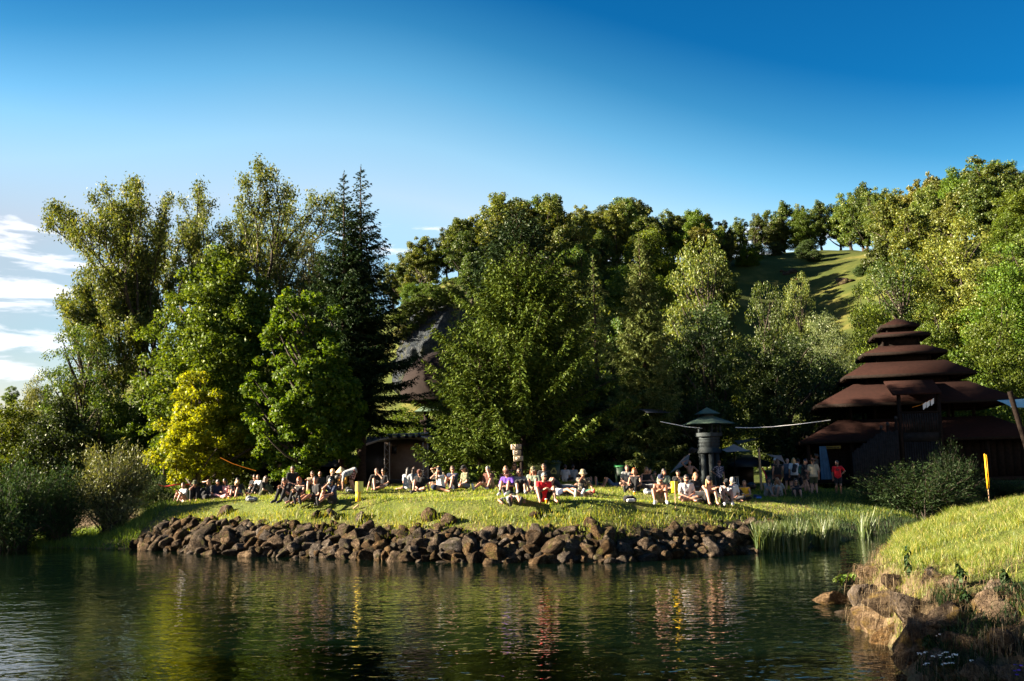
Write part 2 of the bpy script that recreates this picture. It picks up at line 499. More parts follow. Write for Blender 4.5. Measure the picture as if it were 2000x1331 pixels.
def ground_mat():
    m, g = new_mat('ground_soil_and_turf')
    tc = g.n('ShaderNodeTexCoord').outputs['Object']
    sp = g.n('ShaderNodeSeparateXYZ', {0: tc})
    n1 = g.n('ShaderNodeTexNoise', {'Vector': tc, 'Scale': 0.9, 'Detail': 6.0, 'Roughness': 0.65}).outputs[0]
    n2 = g.n('ShaderNodeTexNoise', {'Vector': tc, 'Scale': 7.0, 'Detail': 6.0, 'Roughness': 0.7}).outputs[0]
    turf = g.ramp(n1, [(0.3, c4((0.045, 0.062, 0.012))), (0.55, c4((0.085, 0.10, 0.02))), (0.72, c4((0.16, 0.135, 0.05)))])
    turf = g.mix(g.math('MULTIPLY', n2, 0.5), turf, (0.05, 0.06, 0.015, 1))
    soil = g.ramp(n2, [(0.3, c4((0.05, 0.036, 0.022))), (0.7, c4((0.16, 0.115, 0.065)))])
    bed = g.ramp(n2, [(0.3, c4((0.035, 0.04, 0.014))), (0.7, c4((0.13, 0.12, 0.045)))])
    f1 = g.n('ShaderNodeMapRange', {0: g.math('ADD', sp.outputs[2], g.math('MULTIPLY', n1, 0.3)), 1: 0.95, 2: 1.2, 3: 0.0, 4: 1.0}, clamp=True).outputs[0]
    f0 = g.n('ShaderNodeMapRange', {0: sp.outputs[2], 1: -0.05, 2: 0.08, 3: 0.0, 4: 1.0}, clamp=True).outputs[0]
    col = g.mix(f0, bed, g.mix(f1, soil, turf))
    # the hill: leaf litter under the wood, straw-coloured pasture on the open slope
    hill = g.n('ShaderNodeMapRange', {0: sp.outputs[1], 1: 70.0, 2: 84.0, 3: 0.0, 4: 1.0}, clamp=True).outputs[0]
    past = g.ramp(g.n('ShaderNodeTexNoise', {'Vector': tc, 'Scale': 0.16, 'Detail': 8.0, 'Roughness': 0.7}).outputs[0],
                  [(0.32, c4((0.024, 0.036, 0.008))), (0.52, c4((0.046, 0.056, 0.011))), (0.7, c4((0.12, 0.105, 0.028)))])
    col = g.mix(hill, col, past)
    b = g.n('ShaderNodeBump', {'Strength': 0.7, 'Distance': 0.08, 'Height': n2}).outputs[0]
    out_mat(g, g.n('ShaderNodeBsdfPrincipled', {'Base Color': col, 'Roughness': 0.95, 'Normal': b, 'Specular IOR Level': 0.1}).outputs[0])
    return m


M['ground'] = ground_mat()
o = link('ground', mesh_np('ground', np.stack([gx.ravel(), gy.ravel(), gzv.ravel()], -1), gF, [M['ground']], True))
tag(o, kind='structure')


# ------------------------------------------------------------------ water
def water_mat():
    m, g = new_mat('river_water')
    tc = g.n('ShaderNodeTexCoord').outputs['Object']
    v1 = g.n('ShaderNodeMapping', {0: tc, 'Scale': (0.75, 1.0, 1.0), 'Rotation': (0, 0, R(12))}).outputs[0]
    a = g.n('ShaderNodeTexNoise', {'Vector': v1, 'Scale': 0.8, 'Detail': 2.0, 'Roughness': 0.5}).outputs[0]
    b = g.n('ShaderNodeTexNoise', {'Vector': v1, 'Scale': 3.4, 'Detail': 2.0, 'Roughness': 0.5, 'Distortion': 0.5}).outputs[0]
    c = g.n('ShaderNodeTexNoise', {'Vector': v1, 'Scale': 8.0, 'Detail': 1.0, 'Roughness': 0.5}).outputs[0]
    h = g.math('ADD', g.math('ADD', g.math('MULTIPLY', a, 0.022), g.math('MULTIPLY', b, 0.011)), g.math('MULTIPLY', c, 0.0045))
    nrm = g.n('ShaderNodeBump', {'Strength': 1.0, 'Distance': 1.0, 'Height': h}).outputs[0]
    fr = g.n('ShaderNodeFresnel', {0: 1.33, 'Normal': nrm}).outputs[0]
    gl = g.n('ShaderNodeBsdfGlossy', {0: (1, 1, 1, 1), 'Roughness': 0.0, 'Normal': nrm}).outputs[0]
    tr = g.n('ShaderNodeBsdfTransparent', {0: (0.16, 0.20, 0.08, 1)}).outputs[0]
    df = g.n('ShaderNodeBsdfDiffuse', {0: (0.002, 0.007, 0.004, 1)}).outputs[0]
    body = g.n('ShaderNodeMixShader', {0: 0.55, 1: tr, 2: df}).outputs[0]
    out_mat(g, g.n('ShaderNodeMixShader', {0: fr, 1: body, 2: gl}).outputs[0])
    return m


M['water'] = water_mat()
wx, wy = np.meshgrid(np.linspace(-320, 320, 41), np.linspace(-120, 72, 25))
i2 = (np.arange(24)[:, None] * 41 + np.arange(40)[None, :]).ravel()
o = link('river_water', mesh_np('river_water', np.stack([wx.ravel(), wy.ravel(), np.zeros(wx.size)], -1), np.stack([i2, i2 + 1, i2 + 42, i2 + 41], -1), [M['water']], True))
tag(o, kind='structure')

# ------------------------------------------------------------------ stones
import bmesh


def ico(sub):
    bm = bmesh.new()
    bmesh.ops.create_icosphere(bm, subdivisions=sub, radius=1.0)
    V = np.array([v.co[:] for v in bm.verts])
    F = np.array([[v.index for v in f.verts] for f in bm.faces])
    bm.free()
    return V, F


ICO = {s: ico(s) for s in (1, 2, 3, 4, 6)}


def stone_mesh(name, seed, mat, sub=3, cuts=11):
    """a broken boulder: a ball split along random planes, its faces then roughened"""
    r = np.random.default_rng(seed)
    V, F = ICO[sub]
    V = V.copy()
    for _ in range(cuts):
        n = r.normal(size=3)
        n /= np.linalg.norm(n)
        d = r.uniform(0.42, 0.82)
        e = V @ n - d
        V -= np.where(e > 0, e, 0)[:, None] * n
    for f, a in ((2.1, 0.07), (4.7, 0.05), (9.5, 0.04), (19.0, 0.022)):
        p, q = r.uniform(0, 9, 3), r.normal(size=(3, 3))
        U = V @ q.T * f * 0.6 + p
        w = np.abs(np.sin(U[:, 0])) + np.abs(np.sin(U[:, 1] + 0.6 * np.sin(U[:, 2]))) - 1.2
        V *= (1 + a * w)[:, None]
    return mesh_np(name, V, F, [mat], False)


STONE = [stone_mesh('stone', 100 + i, M['rock']) for i in range(16)]
STONE_N = [stone_mesh('stone_near', 200 + i, M['rock_near'], 4, 12) for i in range(8)]
wall = empty('stone_bank_wall', (-1.0, 28.5, 0), 0, 'low bank wall of piled brown boulders between lawn and river', 'stone wall')
r_ = np.random.default_rng(11)


def put_stone(mesh, parent, p, size, rr, name='stone'):
    o = link(name, mesh, parent)
    o.location = np.asarray(p) - np.asarray(parent.location) if parent is not None else p
    o.rotation_euler = tuple(rr.uniform(-0.7, 0.7, 2)) + (rr.uniform(0, 6.28),)
    o.scale = size
    return o


# walk along the water's edge and pile stones in rows, the lowest standing in the water
edge = []
for a, b in zip(FAR[:-1], FAR[1:]):
    if a[0] < -14.0 or b[0] > 9.0:
        continue
    L = np.hypot(*(b - a))
    for t in np.arange(0, L, 0.02):
        edge.append(a + (b - a) * t / L)
edge = np.array(edge)
arc = np.concatenate(([0], np.cumsum(np.hypot(*np.diff(edge, axis=0).T))))
for row, (ds, zz, sz) in enumerate([(-0.12, 0.0, 0.34), (0.06, 0.18, 0.38), (0.30, 0.37, 0.40), (0.58, 0.56, 0.38), (0.86, 0.74, 0.34), (1.12, 0.88, 0.30), (1.5, 1.0, 0.24)]):
    s = r_.uniform(0, 0.5)
    while s < arc[-1]:
        k = np.searchsorted(arc, s)
        e = edge[min(k, len(edge) - 1)]
        e2 = edge[min(k + 20, len(edge) - 1)]
        tdir = (e2 - edge[max(0, k - 20)])
        tdir /= np.linalg.norm(tdir) + 1e-9
        nrm = np.array((-tdir[1], tdir[0]))
        q = 0.67 * sz * r_.choice([0.5, 0.7, 0.9, 1.1, 1.3, 1.6], p=[.15, .2, .25, .2, .12, .08]) * r_.uniform(0.9, 1.1)
        if row == 6 and r_.random() < 0.5 or row == 0 and r_.random() < 0.12:
            s += q * 2
            continue
        xy = e + nrm * (ds + r_.uniform(-0.12, 0.12))
        hfac = np.interp(xy[0], [-13, -6, -1, 3, 8.5], [1.02, 0.92, 0.80, 0.72, 0.80])
        p = (xy[0], xy[1], zz * hfac + r_.uniform(-0.08, 0.08))
        put_stone(STONE[r_.integers(16)], wall, p, (q * r_.uniform(0.9, 1.5), q * r_.uniform(0.8, 1.1), q * r_.uniform(0.6, 1.0)), r_)
        s += q * r_.uniform(1.0, 1.5)
for px, py, q in [(1045, 1010, .20), (620, 1010, .22), (655, 1012, .3), (705, 1018, .3), (840, 1015, .3), (875, 1022, .3), (1070, 1042, .22), (440, 1003, .3), (1160, 1032, .3)]:
    p = on_ground(px, py)
    put_stone(STONE[r_.integers(16)], wall, p + (0, 0, 0.05), (q * 1.3, q, q * 0.8), r_)

# near bank boulders
pile = empty('boulder_pile', (6.0, 12.0, 0), 0, 'pile of brown boulders and clods under the near grassy bank', 'boulders')
r_ = np.random.default_rng(5)
nb = []
for px, py, q in [(1720, 1215, .34), (1700, 1165, .26), (1745, 1180, .34), (1712, 1125, .22), (1790, 1195, .34), (1830, 1140, .34), (1690, 1218, .18), (1745, 1240, .3),
                  (1800, 1250, .42), (1860, 1215, .40), (1900, 1270, .36), (1955, 1215, .42), (1845, 1290, .22), (1900, 1180, .34), (1960, 1280, .34), (1935, 1325, .40), (1990, 1180, .34),
                  (1990, 1325, .30), (1780, 1285, .26), (1870, 1330, .28), (1760, 1140, .24), (1880, 1145, .26), (1950, 1160, .26), (1995, 1245, .3), (1920, 1235, .28), (1820, 1330, .2)]:
    p = on_ground(px, py, 7, 40)
    q *= p[1] / 13.5
    put_stone(STONE_N[r_.integers(8)], pile, p + (0, 0.1, -0.02), (q * r_.uniform(1.0, 1.3), q * r_.uniform(0.8, 1.1), q * r_.uniform(0.65, 0.9)), r_)
o = link('boulder', STONE_N[2], None)
p = on_ground(1628, 1172, 7, 60)
o.location = (*on_water(1628, 1178), 0.07)
o.scale = (0.40, 0.24, 0.19)
o.rotation_euler = (0.05, 0.1, 0.2)
tag(o, 'flat pale boulder standing alone in the water beside the near bank', 'boulder')
o = link('boulder', STONE_N[5], None)
o.location = (*on_water(1655, 1198), 0.0)
o.scale = (0.22, 0.16, 0.08)
tag(o, 'low wet stone barely above the water against the clods of the near bank', 'boulder')

# pale stones on the pasture of the hill
for i, (px, py) in enumerate([(1527, 525), (1535, 530), (1548, 527), (1556, 541), (1643, 541), (1649, 547), (1666, 543), (1486, 549), (1479, 497)]):
    p = on_ground(px, py + 6, 70, 230)
    o = link('pasture_stone', STONE[i], None)
    o.location = p
    q = 0.5 * (1 + 0.3 * (i % 3))
    o.scale = (q * 1.4, q, q * 0.9)
    o.data = STONE[i]
    tag(o, 'pale stone lying in the open pasture on the hill', 'stone', 'stones on the hill pasture')


# ------------------------------------------------------------------ grass
def blades(P, h, w, r, lean=0.35, seg=2):
    """grass blades rooted at P: tapered two-segment strips that bend over"""
    n = len(P)
    th = r.uniform(0, 2 * np.pi, n)
    wdir = np.stack([np.cos(th), np.sin(th), np.zeros(n)], -1)
    la = r.uniform(0, 2 * np.pi, n)
    ld = np.stack([np.cos(la), np.sin(la), np.zeros(n)], -1) * (h * lean * r.uniform(0.2, 1.6, n))[:, None]
    up = np.zeros((n, 3))
    up[:, 2] = h
    w2 = wdir * (w * 0.5)[:, None]
    mid = P + up * 0.55 + ld * 0.3
    tip = P + up * r.uniform(0.85, 1.0, n)[:, None] + ld
    if seg == 1:
        V = np.stack([P - w2, P + w2, tip], 1).reshape(-1, 3)
        return V, [np.arange(n * 3).reshape(n, 3)]
    V = np.stack([P - w2, P + w2, mid + w2 * 0.75, mid - w2 * 0.75, tip], 1).reshape(-1, 3)
    b = np.arange(n)[:, None] * 5
    return V, [b + np.array([[0, 1, 2, 3]]), b + np.array([[3, 2, 4]])]


def grow_grass(name, n, xr, yr, mask, hfun, wid, mat, seed, lean=0.35, seg=2, lift=0.0):
    r = np.random.default_rng(seed)
    x = r.uniform(*xr, n)
    y = r.uniform(*yr, n)
    k = mask(x, y, r)
    x, y = x[k], y[k]
    z = G(x, y)
    h = hfun(x, y, r)
    P = np.stack([x, y, z - 0.01 + lift], -1)
    V, F = blades(P, h, np.full(len(x), wid) * r.uniform(0.7, 1.4, len(x)), r, lean, seg)
    o = link(name, mesh_np(name, V, F, [mat], False))
    return tag(o, kind='stuff')


def lawn_mask(x, y, r):
    s = s_far(x, y)
    u = x / y
    dens = np.interp(y, [28, 34, 44, 62], [1.0, 0.9, 0.55, 0.22])
    bare = vnoise(x, y, 1.0, 21) * 0.7 + vnoise(x, y, 0.35, 22) * 0.3
    edge = sstep(1.0, 1.7, s + (vnoise(x, y, 0.9, 33) - 0.5) * 1.3)
    return (s > 0.6) & (np.abs(u) < 0.60) & (r.random(len(x)) < dens * edge * np.interp(bare, [0.2, 0.36], [0.35, 1.0])) & (x > -17)


def lawn_h(x, y, r):
    s = s_far(x, y)
    base = 0.05 + 0.11 * vnoise(x, y, 1.5, 31) ** 2 + 0.10 * (1 - sstep(1.2, 2.8, s)) * vnoise(x, y, 0.7, 35) + 0.05 * sstep(10, 14, x)
    return base * r.uniform(0.55, 1.35, len(x))


grow_grass('lawn_grass', 420000, (-18, 26), (28.5, 62), lawn_mask, lawn_h, 0.022, M['grass'], 41, 0.45, 1)
o = grow_grass('left_shore_grass', 42000, (-26, -13.5), (32.3, 42), lambda x, y, r: (s_far(x, y) > 0.05) & (x < -13.9), lambda x, y, r: r.uniform(0.1, 0.38, len(x)), 0.03, M['weed'], 42, 0.5, 1)
o = grow_grass('near_bank_grass', 330000, (4.8, 16), (10.5, 27), lambda x, y, r: (s_near(x, y) > np.where(y < 14, np.interp(y, [10.5, 14], [2.3, 0.3]), 0.16) + (vnoise(x, y, 0.6, 51) - 0.5) * 0.35) & (x / y < 0.62) & (r.random(len(x)) < np.interp(vnoise(x, y, 0.5, 54) * .6 + vnoise(x, y, 0.2, 55) * .4, [0.25, 0.5], [0.2, 1.0])),
               lambda x, y, r: (0.045 + 0.16 * vnoise(x, y, 0.45, 52) ** 2) * r.uniform(0.5, 1.6, len(x)), 0.007, M['grass_near'], 43, 0.55, 2)
o = grow_grass('far_bank_grass', 52000, (8.6, 30), (31.5, 50), lambda x, y, r: (s_far(x, y) > -0.05) & (x / y < 0.6) & ((x > 12) | (s_far(x, y) < 3)), lambda x, y, r: r.uniform(0.10, 0.34, len(x)), 0.02, M['leaf_shrub'], 44, 0.4, 1)


# weeds and grass tufts rooted between the upper stones of the bank wall
grow_grass('wall_weeds', 26000, (-13, 9), (27.5, 38), lambda x, y, r: (s_far(x, y) > 0.5) & (s_far(x, y) < 2.2) & (vnoise(x, y, 0.8, 101) > np.interp(s_far(x, y), [0.5, 1.6], [0.74, 0.30])),
           lambda x, y, r: (0.12 + 0.22 * vnoise(x, y, 0.4, 102) ** 2) * r.uniform(0.6, 1.4, len(x)), 0.016, M['grass'], 103, 0.6, 2, 0.12)


# dry hanging grass on the clods of the near bank
grow_grass('dry_stalks', 9000, (4.8, 16), (10.5, 27), lambda x, y, r: (s_near(x, y) > 0.2) & (x / y < 0.62) & (vnoise(x, y, 0.7, 56) > 0.45), lambda x, y, r: r.uniform(0.05, 0.22, len(x)), 0.005, M['dry'], 45, 0.7, 2)
grow_grass('lawn_dry_stalks', 26000, (-15, 14), (28.5, 48), lambda x, y, r: (s_far(x, y) > 1.4) & (vnoise(x, y, 1.1, 57) > 0.5), lambda x, y, r: r.uniform(0.05, 0.22, len(x)), 0.012, M['dry'], 46, 0.7, 1)


def hanging():
    r = np.random.default_rng(61)
    n = 22000
    x, y = r.uniform(4.5, 9.5, n), r.uniform(9.5, 19.5, n)
    s = s_near(x, y)
    k = (s > -0.02) & (s < np.where(y < 13.5, 1.9, 0.6)) & (r.random(n) < np.where(y < 13.0, 0.5, 1.0)) & (x / y < 0.6) & (vnoise(x, y, 0.5, 63) > 0.25)
    x, y = x[k], y[k]
    P = np.stack([x, y, G(x, y) + r.uniform(0.0, 0.10, len(x))], -1)
    e = 0.05
    gxn = (s_near(x + e, y) - s_near(x - e, y)) / (2 * e)
    gyn = (s_near(x, y + e) - s_near(x, y - e)) / (2 * e)
    L = r.uniform(0.08, 0.30, len(x))
    out = -np.stack([gxn, gyn, np.zeros(len(x))], -1)
    jit = r.normal(0, 0.5, (len(x), 3)) * np.array((1, 1, 0.3))
    # strands draped over the boulders and clods as well
    RP, RO = [], []
    for o in pile.children:
        me = o.data
        V = np.empty(len(me.vertices) * 3, dtype=np.float32)
        me.vertices.foreach_get('co', V)
        V = V.reshape(-1, 3)
        Mo = np.array(Matrix.LocRotScale(o.location, o.rotation_euler, o.scale))
        W = V @ Mo[:3, :3].T
        up = W[:, 2] > 0.15 * np.abs(W[:, 2]).max()
        W = W[up]
        k = r.integers(0, len(W), int(130 * r.uniform(0.2, 1.6)))
        dirn = unit(W[k] * (1, 1, 0.2))
        RP.append(W[k] + Mo[:3, 3] + np.array(pile.location))
        RO.append(dirn)
    P = np.concatenate([P] + RP)
    out = np.concatenate([out] + RO)
    jit = r.normal(0, 0.45, (len(P), 3)) * np.array((1, 1, 0.2))
    L = r.uniform(0.06, 0.26, len(P))
    d1 = (out * 0.45 + jit + (0, 0, 0.05)) * L[:, None]
    d2 = d1 * 1.25 + np.stack([np.zeros(len(P)), np.zeros(len(P)), -L * r.uniform(0.5, 1.4, len(P))], -1)
    w = np.cross(d2, (0, 0, 1.0))
    w /= np.linalg.norm(w, axis=1, keepdims=True) + 1e-9
    w *= 0.0035
    V = np.stack([P - w, P + w, P + d1 + w, P + d1 - w, P + d2], 1).reshape(-1, 3)
    b = np.arange(len(P))[:, None] * 5
    o = link('dry_grass', mesh_np('dry_grass', V, [b + np.array([[0, 1, 2, 3]]), b + np.array([[3, 2, 4]])], [M['dry']]))
    tag(o, kind='stuff')


hanging()


# reeds standing in the inlet
def reeds():
    r = np.random.default_rng(71)
    P, H = [], []
    for _ in range(2600):
        t = r.random()
        px = 1478 + 165 * t ** 1.25 if r.random() < 0.86 else r.uniform(1640, 1715)
        wp = on_water(px, np.interp(px, [1478, 1560, 1640, 1715], [1080, 1077, 1066, 1046]))
        D = wp[1] + r.uniform(-0.15, 1.3)
        x0 = wp[0] / wp[1]
        clump = vnoise(np.array([px]), np.array([D * 3]), 9, 72)[0]
        if clump < 0.36 and px > 1560 or px > 1640 and clump < 0.55:
            continue
        P.append((x0 * D, D, -0.1))
        H.append(r.uniform(0.65, 1.15) * np.interp(px, [1478, 1560, 1640, 1700], [1.0, 1.0, 1.0, 1.05]))
    P, H = np.array(P), np.array(H)
    V, F = blades(P, H, np.full(len(P), 0.035), r, 0.22, 2)
    o = link('reeds', mesh_np('reeds', V, F, [M['reed']]))
    tag(o, kind='stuff')


reeds()
# ------------------------------------------------------------------ trees
def leaf_quads(P, N, A, ln, wd, fold=0.15):
    """kite-shaped leaves: centre P, normal N, axis A, length ln, width wd"""
    A = unit(A - N * (A * N).sum(-1, keepdims=True))
    B = np.cross(N, A)
    l2, w2 = (ln * 0.5)[:, None], (wd * 0.5)[:, None]
    up = N * (wd * fold)[:, None]
    V = np.stack([P - A * l2, P + B * w2 + up - A * l2 * 0.15, P + A * l2, P - B * w2 + up - A * l2 * 0.15], 1).reshape(-1, 3)
    return V, np.arange(len(P) * 4).reshape(-1, 4)


def crown_mesh(name, C, S, r, per, ln, ratio, mat, flat=0.65, droop=0.0, upb=0.45):
    """leaves gathered in clumps with centres C and sizes S"""
    n = len(C)
    idx = np.repeat(np.arange(n), np.maximum(3, (per * (S / S.mean()) ** 2).astype(int)))
    off = unit(r.normal(size=(len(idx), 3))) * (r.random(len(idx)) ** 0.45)[:, None]
    off[:, 2] *= flat
    P = C[idx] + off * S[idx][:, None]
    P[:, 2] -= droop * (np.abs(off[:, 0]) + np.abs(off[:, 1])) * S[idx] * 0.5
    N = unit(off * 0.8 + r.normal(size=off.shape) * 0.75 + np.array((0, 0, upb)))
    A = r.normal(size=off.shape) + np.array((0, 0, -0.8 * droop))
    l = ln * r.uniform(0.65, 1.35, len(idx))
    V, F = leaf_quads(P, N, A, l, l * ratio)
    return mesh_np(name, V, F, [mat])


def limb_path(a, b, r, sag=0.12, n=5):
    t = np.linspace(0, 1, n)[:, None]
    L = np.linalg.norm(b - a)
    mid = r.normal(size=3) * L * sag
    mid[2] = -abs(mid[2]) * 0.6 + L * 0.05
    return a + (b - a) * t + np.sin(np.pi * t) * mid


def broadleaf(name, seed, H, th, Rx, nclump, per, ln, mat, ratio=0.7, lobes=0.3, csz=(0.17, 0.30), shape='round', droop=0.0, lean=(0, 0), trunk_r=None, bark='bark', limbs=26, inner=0.35, rag=0.13):
    """returns (trunk mesh, crown mesh) of a leafy tree standing on the origin"""
    r = np.random.default_rng(seed)
    d = unit(r.normal(size=(nclump, 3)))
    rad = inner + (1 - inner) * r.random(nclump) ** 0.55
    K = [unit(r.normal(size=3)) for _ in range(11)]
    m = np.ones(nclump)
    for k in K:
        m += lobes * np.clip(d @ k, 0, 1) ** 5 * r.uniform(-0.7, 0.9)
    rad *= np.clip(m, 0.35, 1.9) * (1 + r.normal(0, rag, nclump))
    rad = np.minimum(rad, np.percentile(rad, 95) * 1.04)
    c = d * rad[:, None]
    zc = (c[:, 2] + 1) / 2
    if shape == 'cone':
        w = np.interp(zc, [0, 0.15, 0.5, 0.85, 1.1], [0.8, 1.05, 1.0, 0.55, 0.25])
    elif shape == 'umbrella':
        w = np.interp(zc, [0, 0.4, 0.7, 1.0], [0.45, 0.9, 1.15, 0.8])
    else:
        w = np.interp(zc, [0, 0.3, 0.6, 1.0], [0.9, 1.05, 1.0, 0.75])
    zc = (zc - np.percentile(zc, 1)) / (np.percentile(zc, 99.3) - np.percentile(zc, 1)) * 0.97
    zc = np.clip(zc, -0.02, 1.0)
    c[:, :2] *= 0.95 / np.percentile(np.hypot(c[:, 0] * w, c[:, 1] * w), 96)
    C = np.stack([c[:, 0] * Rx * w + lean[0] * zc, c[:, 1] * Rx * w + lean[1] * zc, th + zc * (H - th)], -1)
    S = Rx * r.uniform(csz[0], csz[1], nclump)
    crown = crown_mesh(name + '_crown', C, S, r, per, ln, ratio, mat, 0.7, droop)
    mb = MB()
    tr = trunk_r or 0.022 * H + 0.05
    t = np.linspace(0, 1, 8)
    tp = np.stack([lean[0] * 0.6 * t + 0.15 * np.sin(3 * t + seed), lean[1] * 0.6 * t + 0.15 * np.sin(2.3 * t + 2 * seed), t * (th + (H - th) * 0.72)], -1)
    tp[0, :2] = 0
    tp[:, 2] -= 0.15
    mb.tube(tp, tr * (1 - 0.85 * t) * np.where(t == 0, 1.35, 1), 8)
    order = np.argsort(-rad)[:limbs * 2]
    for k in r.permutation(order)[:limbs]:
        hh = np.clip((C[k, 2] - 0.25 * H - 0.4 * np.hypot(C[k, 0], C[k, 1])) / tp[-1, 2], 0.18, 0.92)
        a = np.array([np.interp(hh, t, tp[:, q]) for q in range(3)])
        L = np.linalg.norm(C[k] - a)
        mb.tube(limb_path(a, C[k], r), np.linspace(max(0.02, 0.028 * L), 0.012, 5), 5, False)
    return mb.mesh(name + '_trunk', M[bark], True), crown


def spruce(name, seed, H, Rb, mat, z0=0.06, step=0.33, card=0.30, upswept=0.15, hang=0.3, dense=1.0, prof=None, gap=0.0, nb=7, wide=0.30):
    """conifer: whorls of boughs along one trunk, every bough fringed with needle sprays"""
    r = np.random.default_rng(seed)
    prof = prof or ([0, 0.12, 0.3, 0.6, 0.85, 1.0], [0.75, 1.0, 0.88, 0.52, 0.2, 0.02])
    Ps, As, Ns, Ls = [], [], [], []
    mb = MB()
    t = np.linspace(0, 1, 10)
    mb.tube(np.stack([0.03 * np.sin(4 * t), 0.03 * np.cos(3 * t), t * H - 0.15], -1), (0.014 * H + 0.03) * (1 - 0.95 * t), 7)
    z = z0 * H
    while z < H * 0.985:
        f = z / H
        Lm = Rb * np.interp(f, *prof)
        ph = r.uniform(0, 6.28)
        m = nb if f < 0.85 else 5
        for k in range(m):
            if r.random() < gap * (1 - f):
                continue
            az = ph + k * 2 * np.pi / m + r.normal(0, 0.18)
            L = Lm * r.uniform(0.62, 1.18)
            if L < 0.05:
                continue
            o2 = np.array((np.cos(az), np.sin(az), 0.0))
            sd = np.array((-o2[1], o2[0], 0.0))
            rise = r.normal(upswept, 0.10) + 0.45 * f
            q = np.linspace(0, 1, max(4, int(L / 0.13)))
            path = np.array((0, 0, z + r.normal(0, 0.08))) + o2 * (q * L)[:, None]
            path[:, 2] += rise * L * q - (0.42 - 0.3 * f) * L * q * (1 - 0.55 * q)
            if L > 0.5:
                mb.tube(path[::max(1, len(path) // 5)], np.linspace(0.010 + 0.008 * L, 0.005, len(path[::max(1, len(path) // 5)])), 4, False)
            for i in range(1, len(q)):
                env = (0.22 + 0.78 * np.sin(np.pi * min(1, 0.18 + 0.80 * q[i])) ** 0.9) * min(0.40 * L, 0.70)
                for sgn in (-1, 1) * int(dense) + ((-1, 1) if r.random() < dense % 1 else ()):
                    ax = o2 * r.uniform(0.5, 0.95) + sd * sgn * r.uniform(0.6, 1.0) + np.array((0, 0, -r.uniform(0.0, 1.0) * hang + 0.12))
                    ax /= np.linalg.norm(ax)
                    tl = env * r.uniform(0.6, 1.15)
                    m2 = max(1, int(round(tl / (card * 0.55))))
                    for u in range(m2):                       # a twig: needle sprays laid end to end, sagging outwards
                        f2 = (u + 0.6) / m2
                        a2 = ax + np.array((0, 0, -0.5 * hang * f2)) + r.normal(0, 0.12, 3)
                        a2 /= np.linalg.norm(a2)
                        Ps.append(path[i] + ax * tl * f2 + np.array((0, 0, -0.25 * hang * tl * f2 * f2)))
                        As.append(a2)
                        Ls.append(card * r.uniform(0.8, 1.25) * min(1.0, 0.55 + L))
            for rep in range(3):
                ax = o2 + r.normal(0, 0.25, 3)
                Ps.append(path[-1] + ax * 0.04)
                As.append(ax / np.linalg.norm(ax))
                Ls.append(card * 0.9 * min(1.0, 0.5 + L))
        z += step * r.uniform(0.8, 1.2) * (1 - 0.45 * f)
    for k in range(10):
        Ps.append(np.array((r.normal(0, 0.02), r.normal(0, 0.02), H - 0.05 * k)))
        As.append(unit(np.array((r.normal(0, 0.5), r.normal(0, 0.5), 1.0))))
        Ls.append(card * 0.7)
    P, A, L = np.array(Ps), np.array(As), np.array(Ls)
    N = unit(r.normal(size=P.shape) * 0.6 + np.array((0, 0, 0.8)))
    V, F = leaf_quads(P, N, A, L, L * wide, 0.3)
    return mb.mesh(name + '_trunk', M['bark_spruce'], True), mesh_np(name + '_crown', V, F, [mat])


def plant(name, meshes, loc, rz=0.0, sc=(1, 1, 1), label=None, cat='tree', group=None, parts=('trunk', 'crown')):
    e = empty(name, loc, rz, label, cat, group)
    e.scale = sc if hasattr(sc, '__len__') else (sc, sc, sc)
    for p, me in zip(parts, meshes):
        if me is not None:
            link(p, me, e)
    return e


def big_willow(seed, H, stems, leaf_mat, ln=0.165, nper=150):
    """open, many-stemmed tree; every limb forks until the twigs carry the leaves"""
    r = np.random.default_rng(seed)
    mb = MB()
    LP = []

    def grow(p, d, L, rad, depth):
        n = 5
        pts = [p]
        dd = d.copy()
        for i in range(n):
            dd = unit(dd + r.normal(0, 0.10, 3) + np.array((0, 0, 0.05)))
            pts.append(pts[-1] + dd * L / n)
        pts = np.array(pts)
        mb.tube(pts, np.linspace(rad, rad * 0.62, n + 1), 6 if depth < 2 else 4, False)
        if depth >= 2:
            k = nper if depth >= 3 else nper // 3
            t = r.random(k) ** 0.7 * n
            i = np.minimum(t.astype(int), n - 1)
            LP.append(pts[i] + (pts[i + 1] - pts[i]) * (t - i)[:, None] + r.normal(0, 0.17, (k, 3)))
        if depth == 4 or L < 0.5:
            k = nper
            LP.append(pts[-1] + r.normal(0, 0.22, (k, 3)))
            return
        for j in range(3 if depth < 3 else r.integers(2, 4)):
            a = unit(np.cross(dd, r.normal(size=3)))
            ang = r.uniform(0.25, 0.62)
            nd = unit(dd * math.cos(ang) + a * math.sin(ang) + np.array((0, 0, 0.12)))
            grow(pts[r.integers(3, n + 1)] if j else pts[-1], nd, L * r.uniform(0.62, 0.84), rad * 0.6, depth + 1)

    for base, d, L, rad in stems:
        grow(np.array(base, dtype=float), unit(np.array(d, dtype=float)), L, rad, 0)
    P = np.concatenate(LP)
    N = unit(r.normal(size=P.shape) + np.array((0, 0, 0.3)))
    A = r.normal(size=P.shape) * 0.7 + np.array((0, 0, -0.7))
    l = ln * r.uniform(0.6, 1.4, len(P))
    V, F = leaf_quads(P, N, A, l, l * 0.42)
    return mb.mesh('willow_trunk', M['bark'], True), mesh_np('willow_crown', V, F, [leaf_mat])


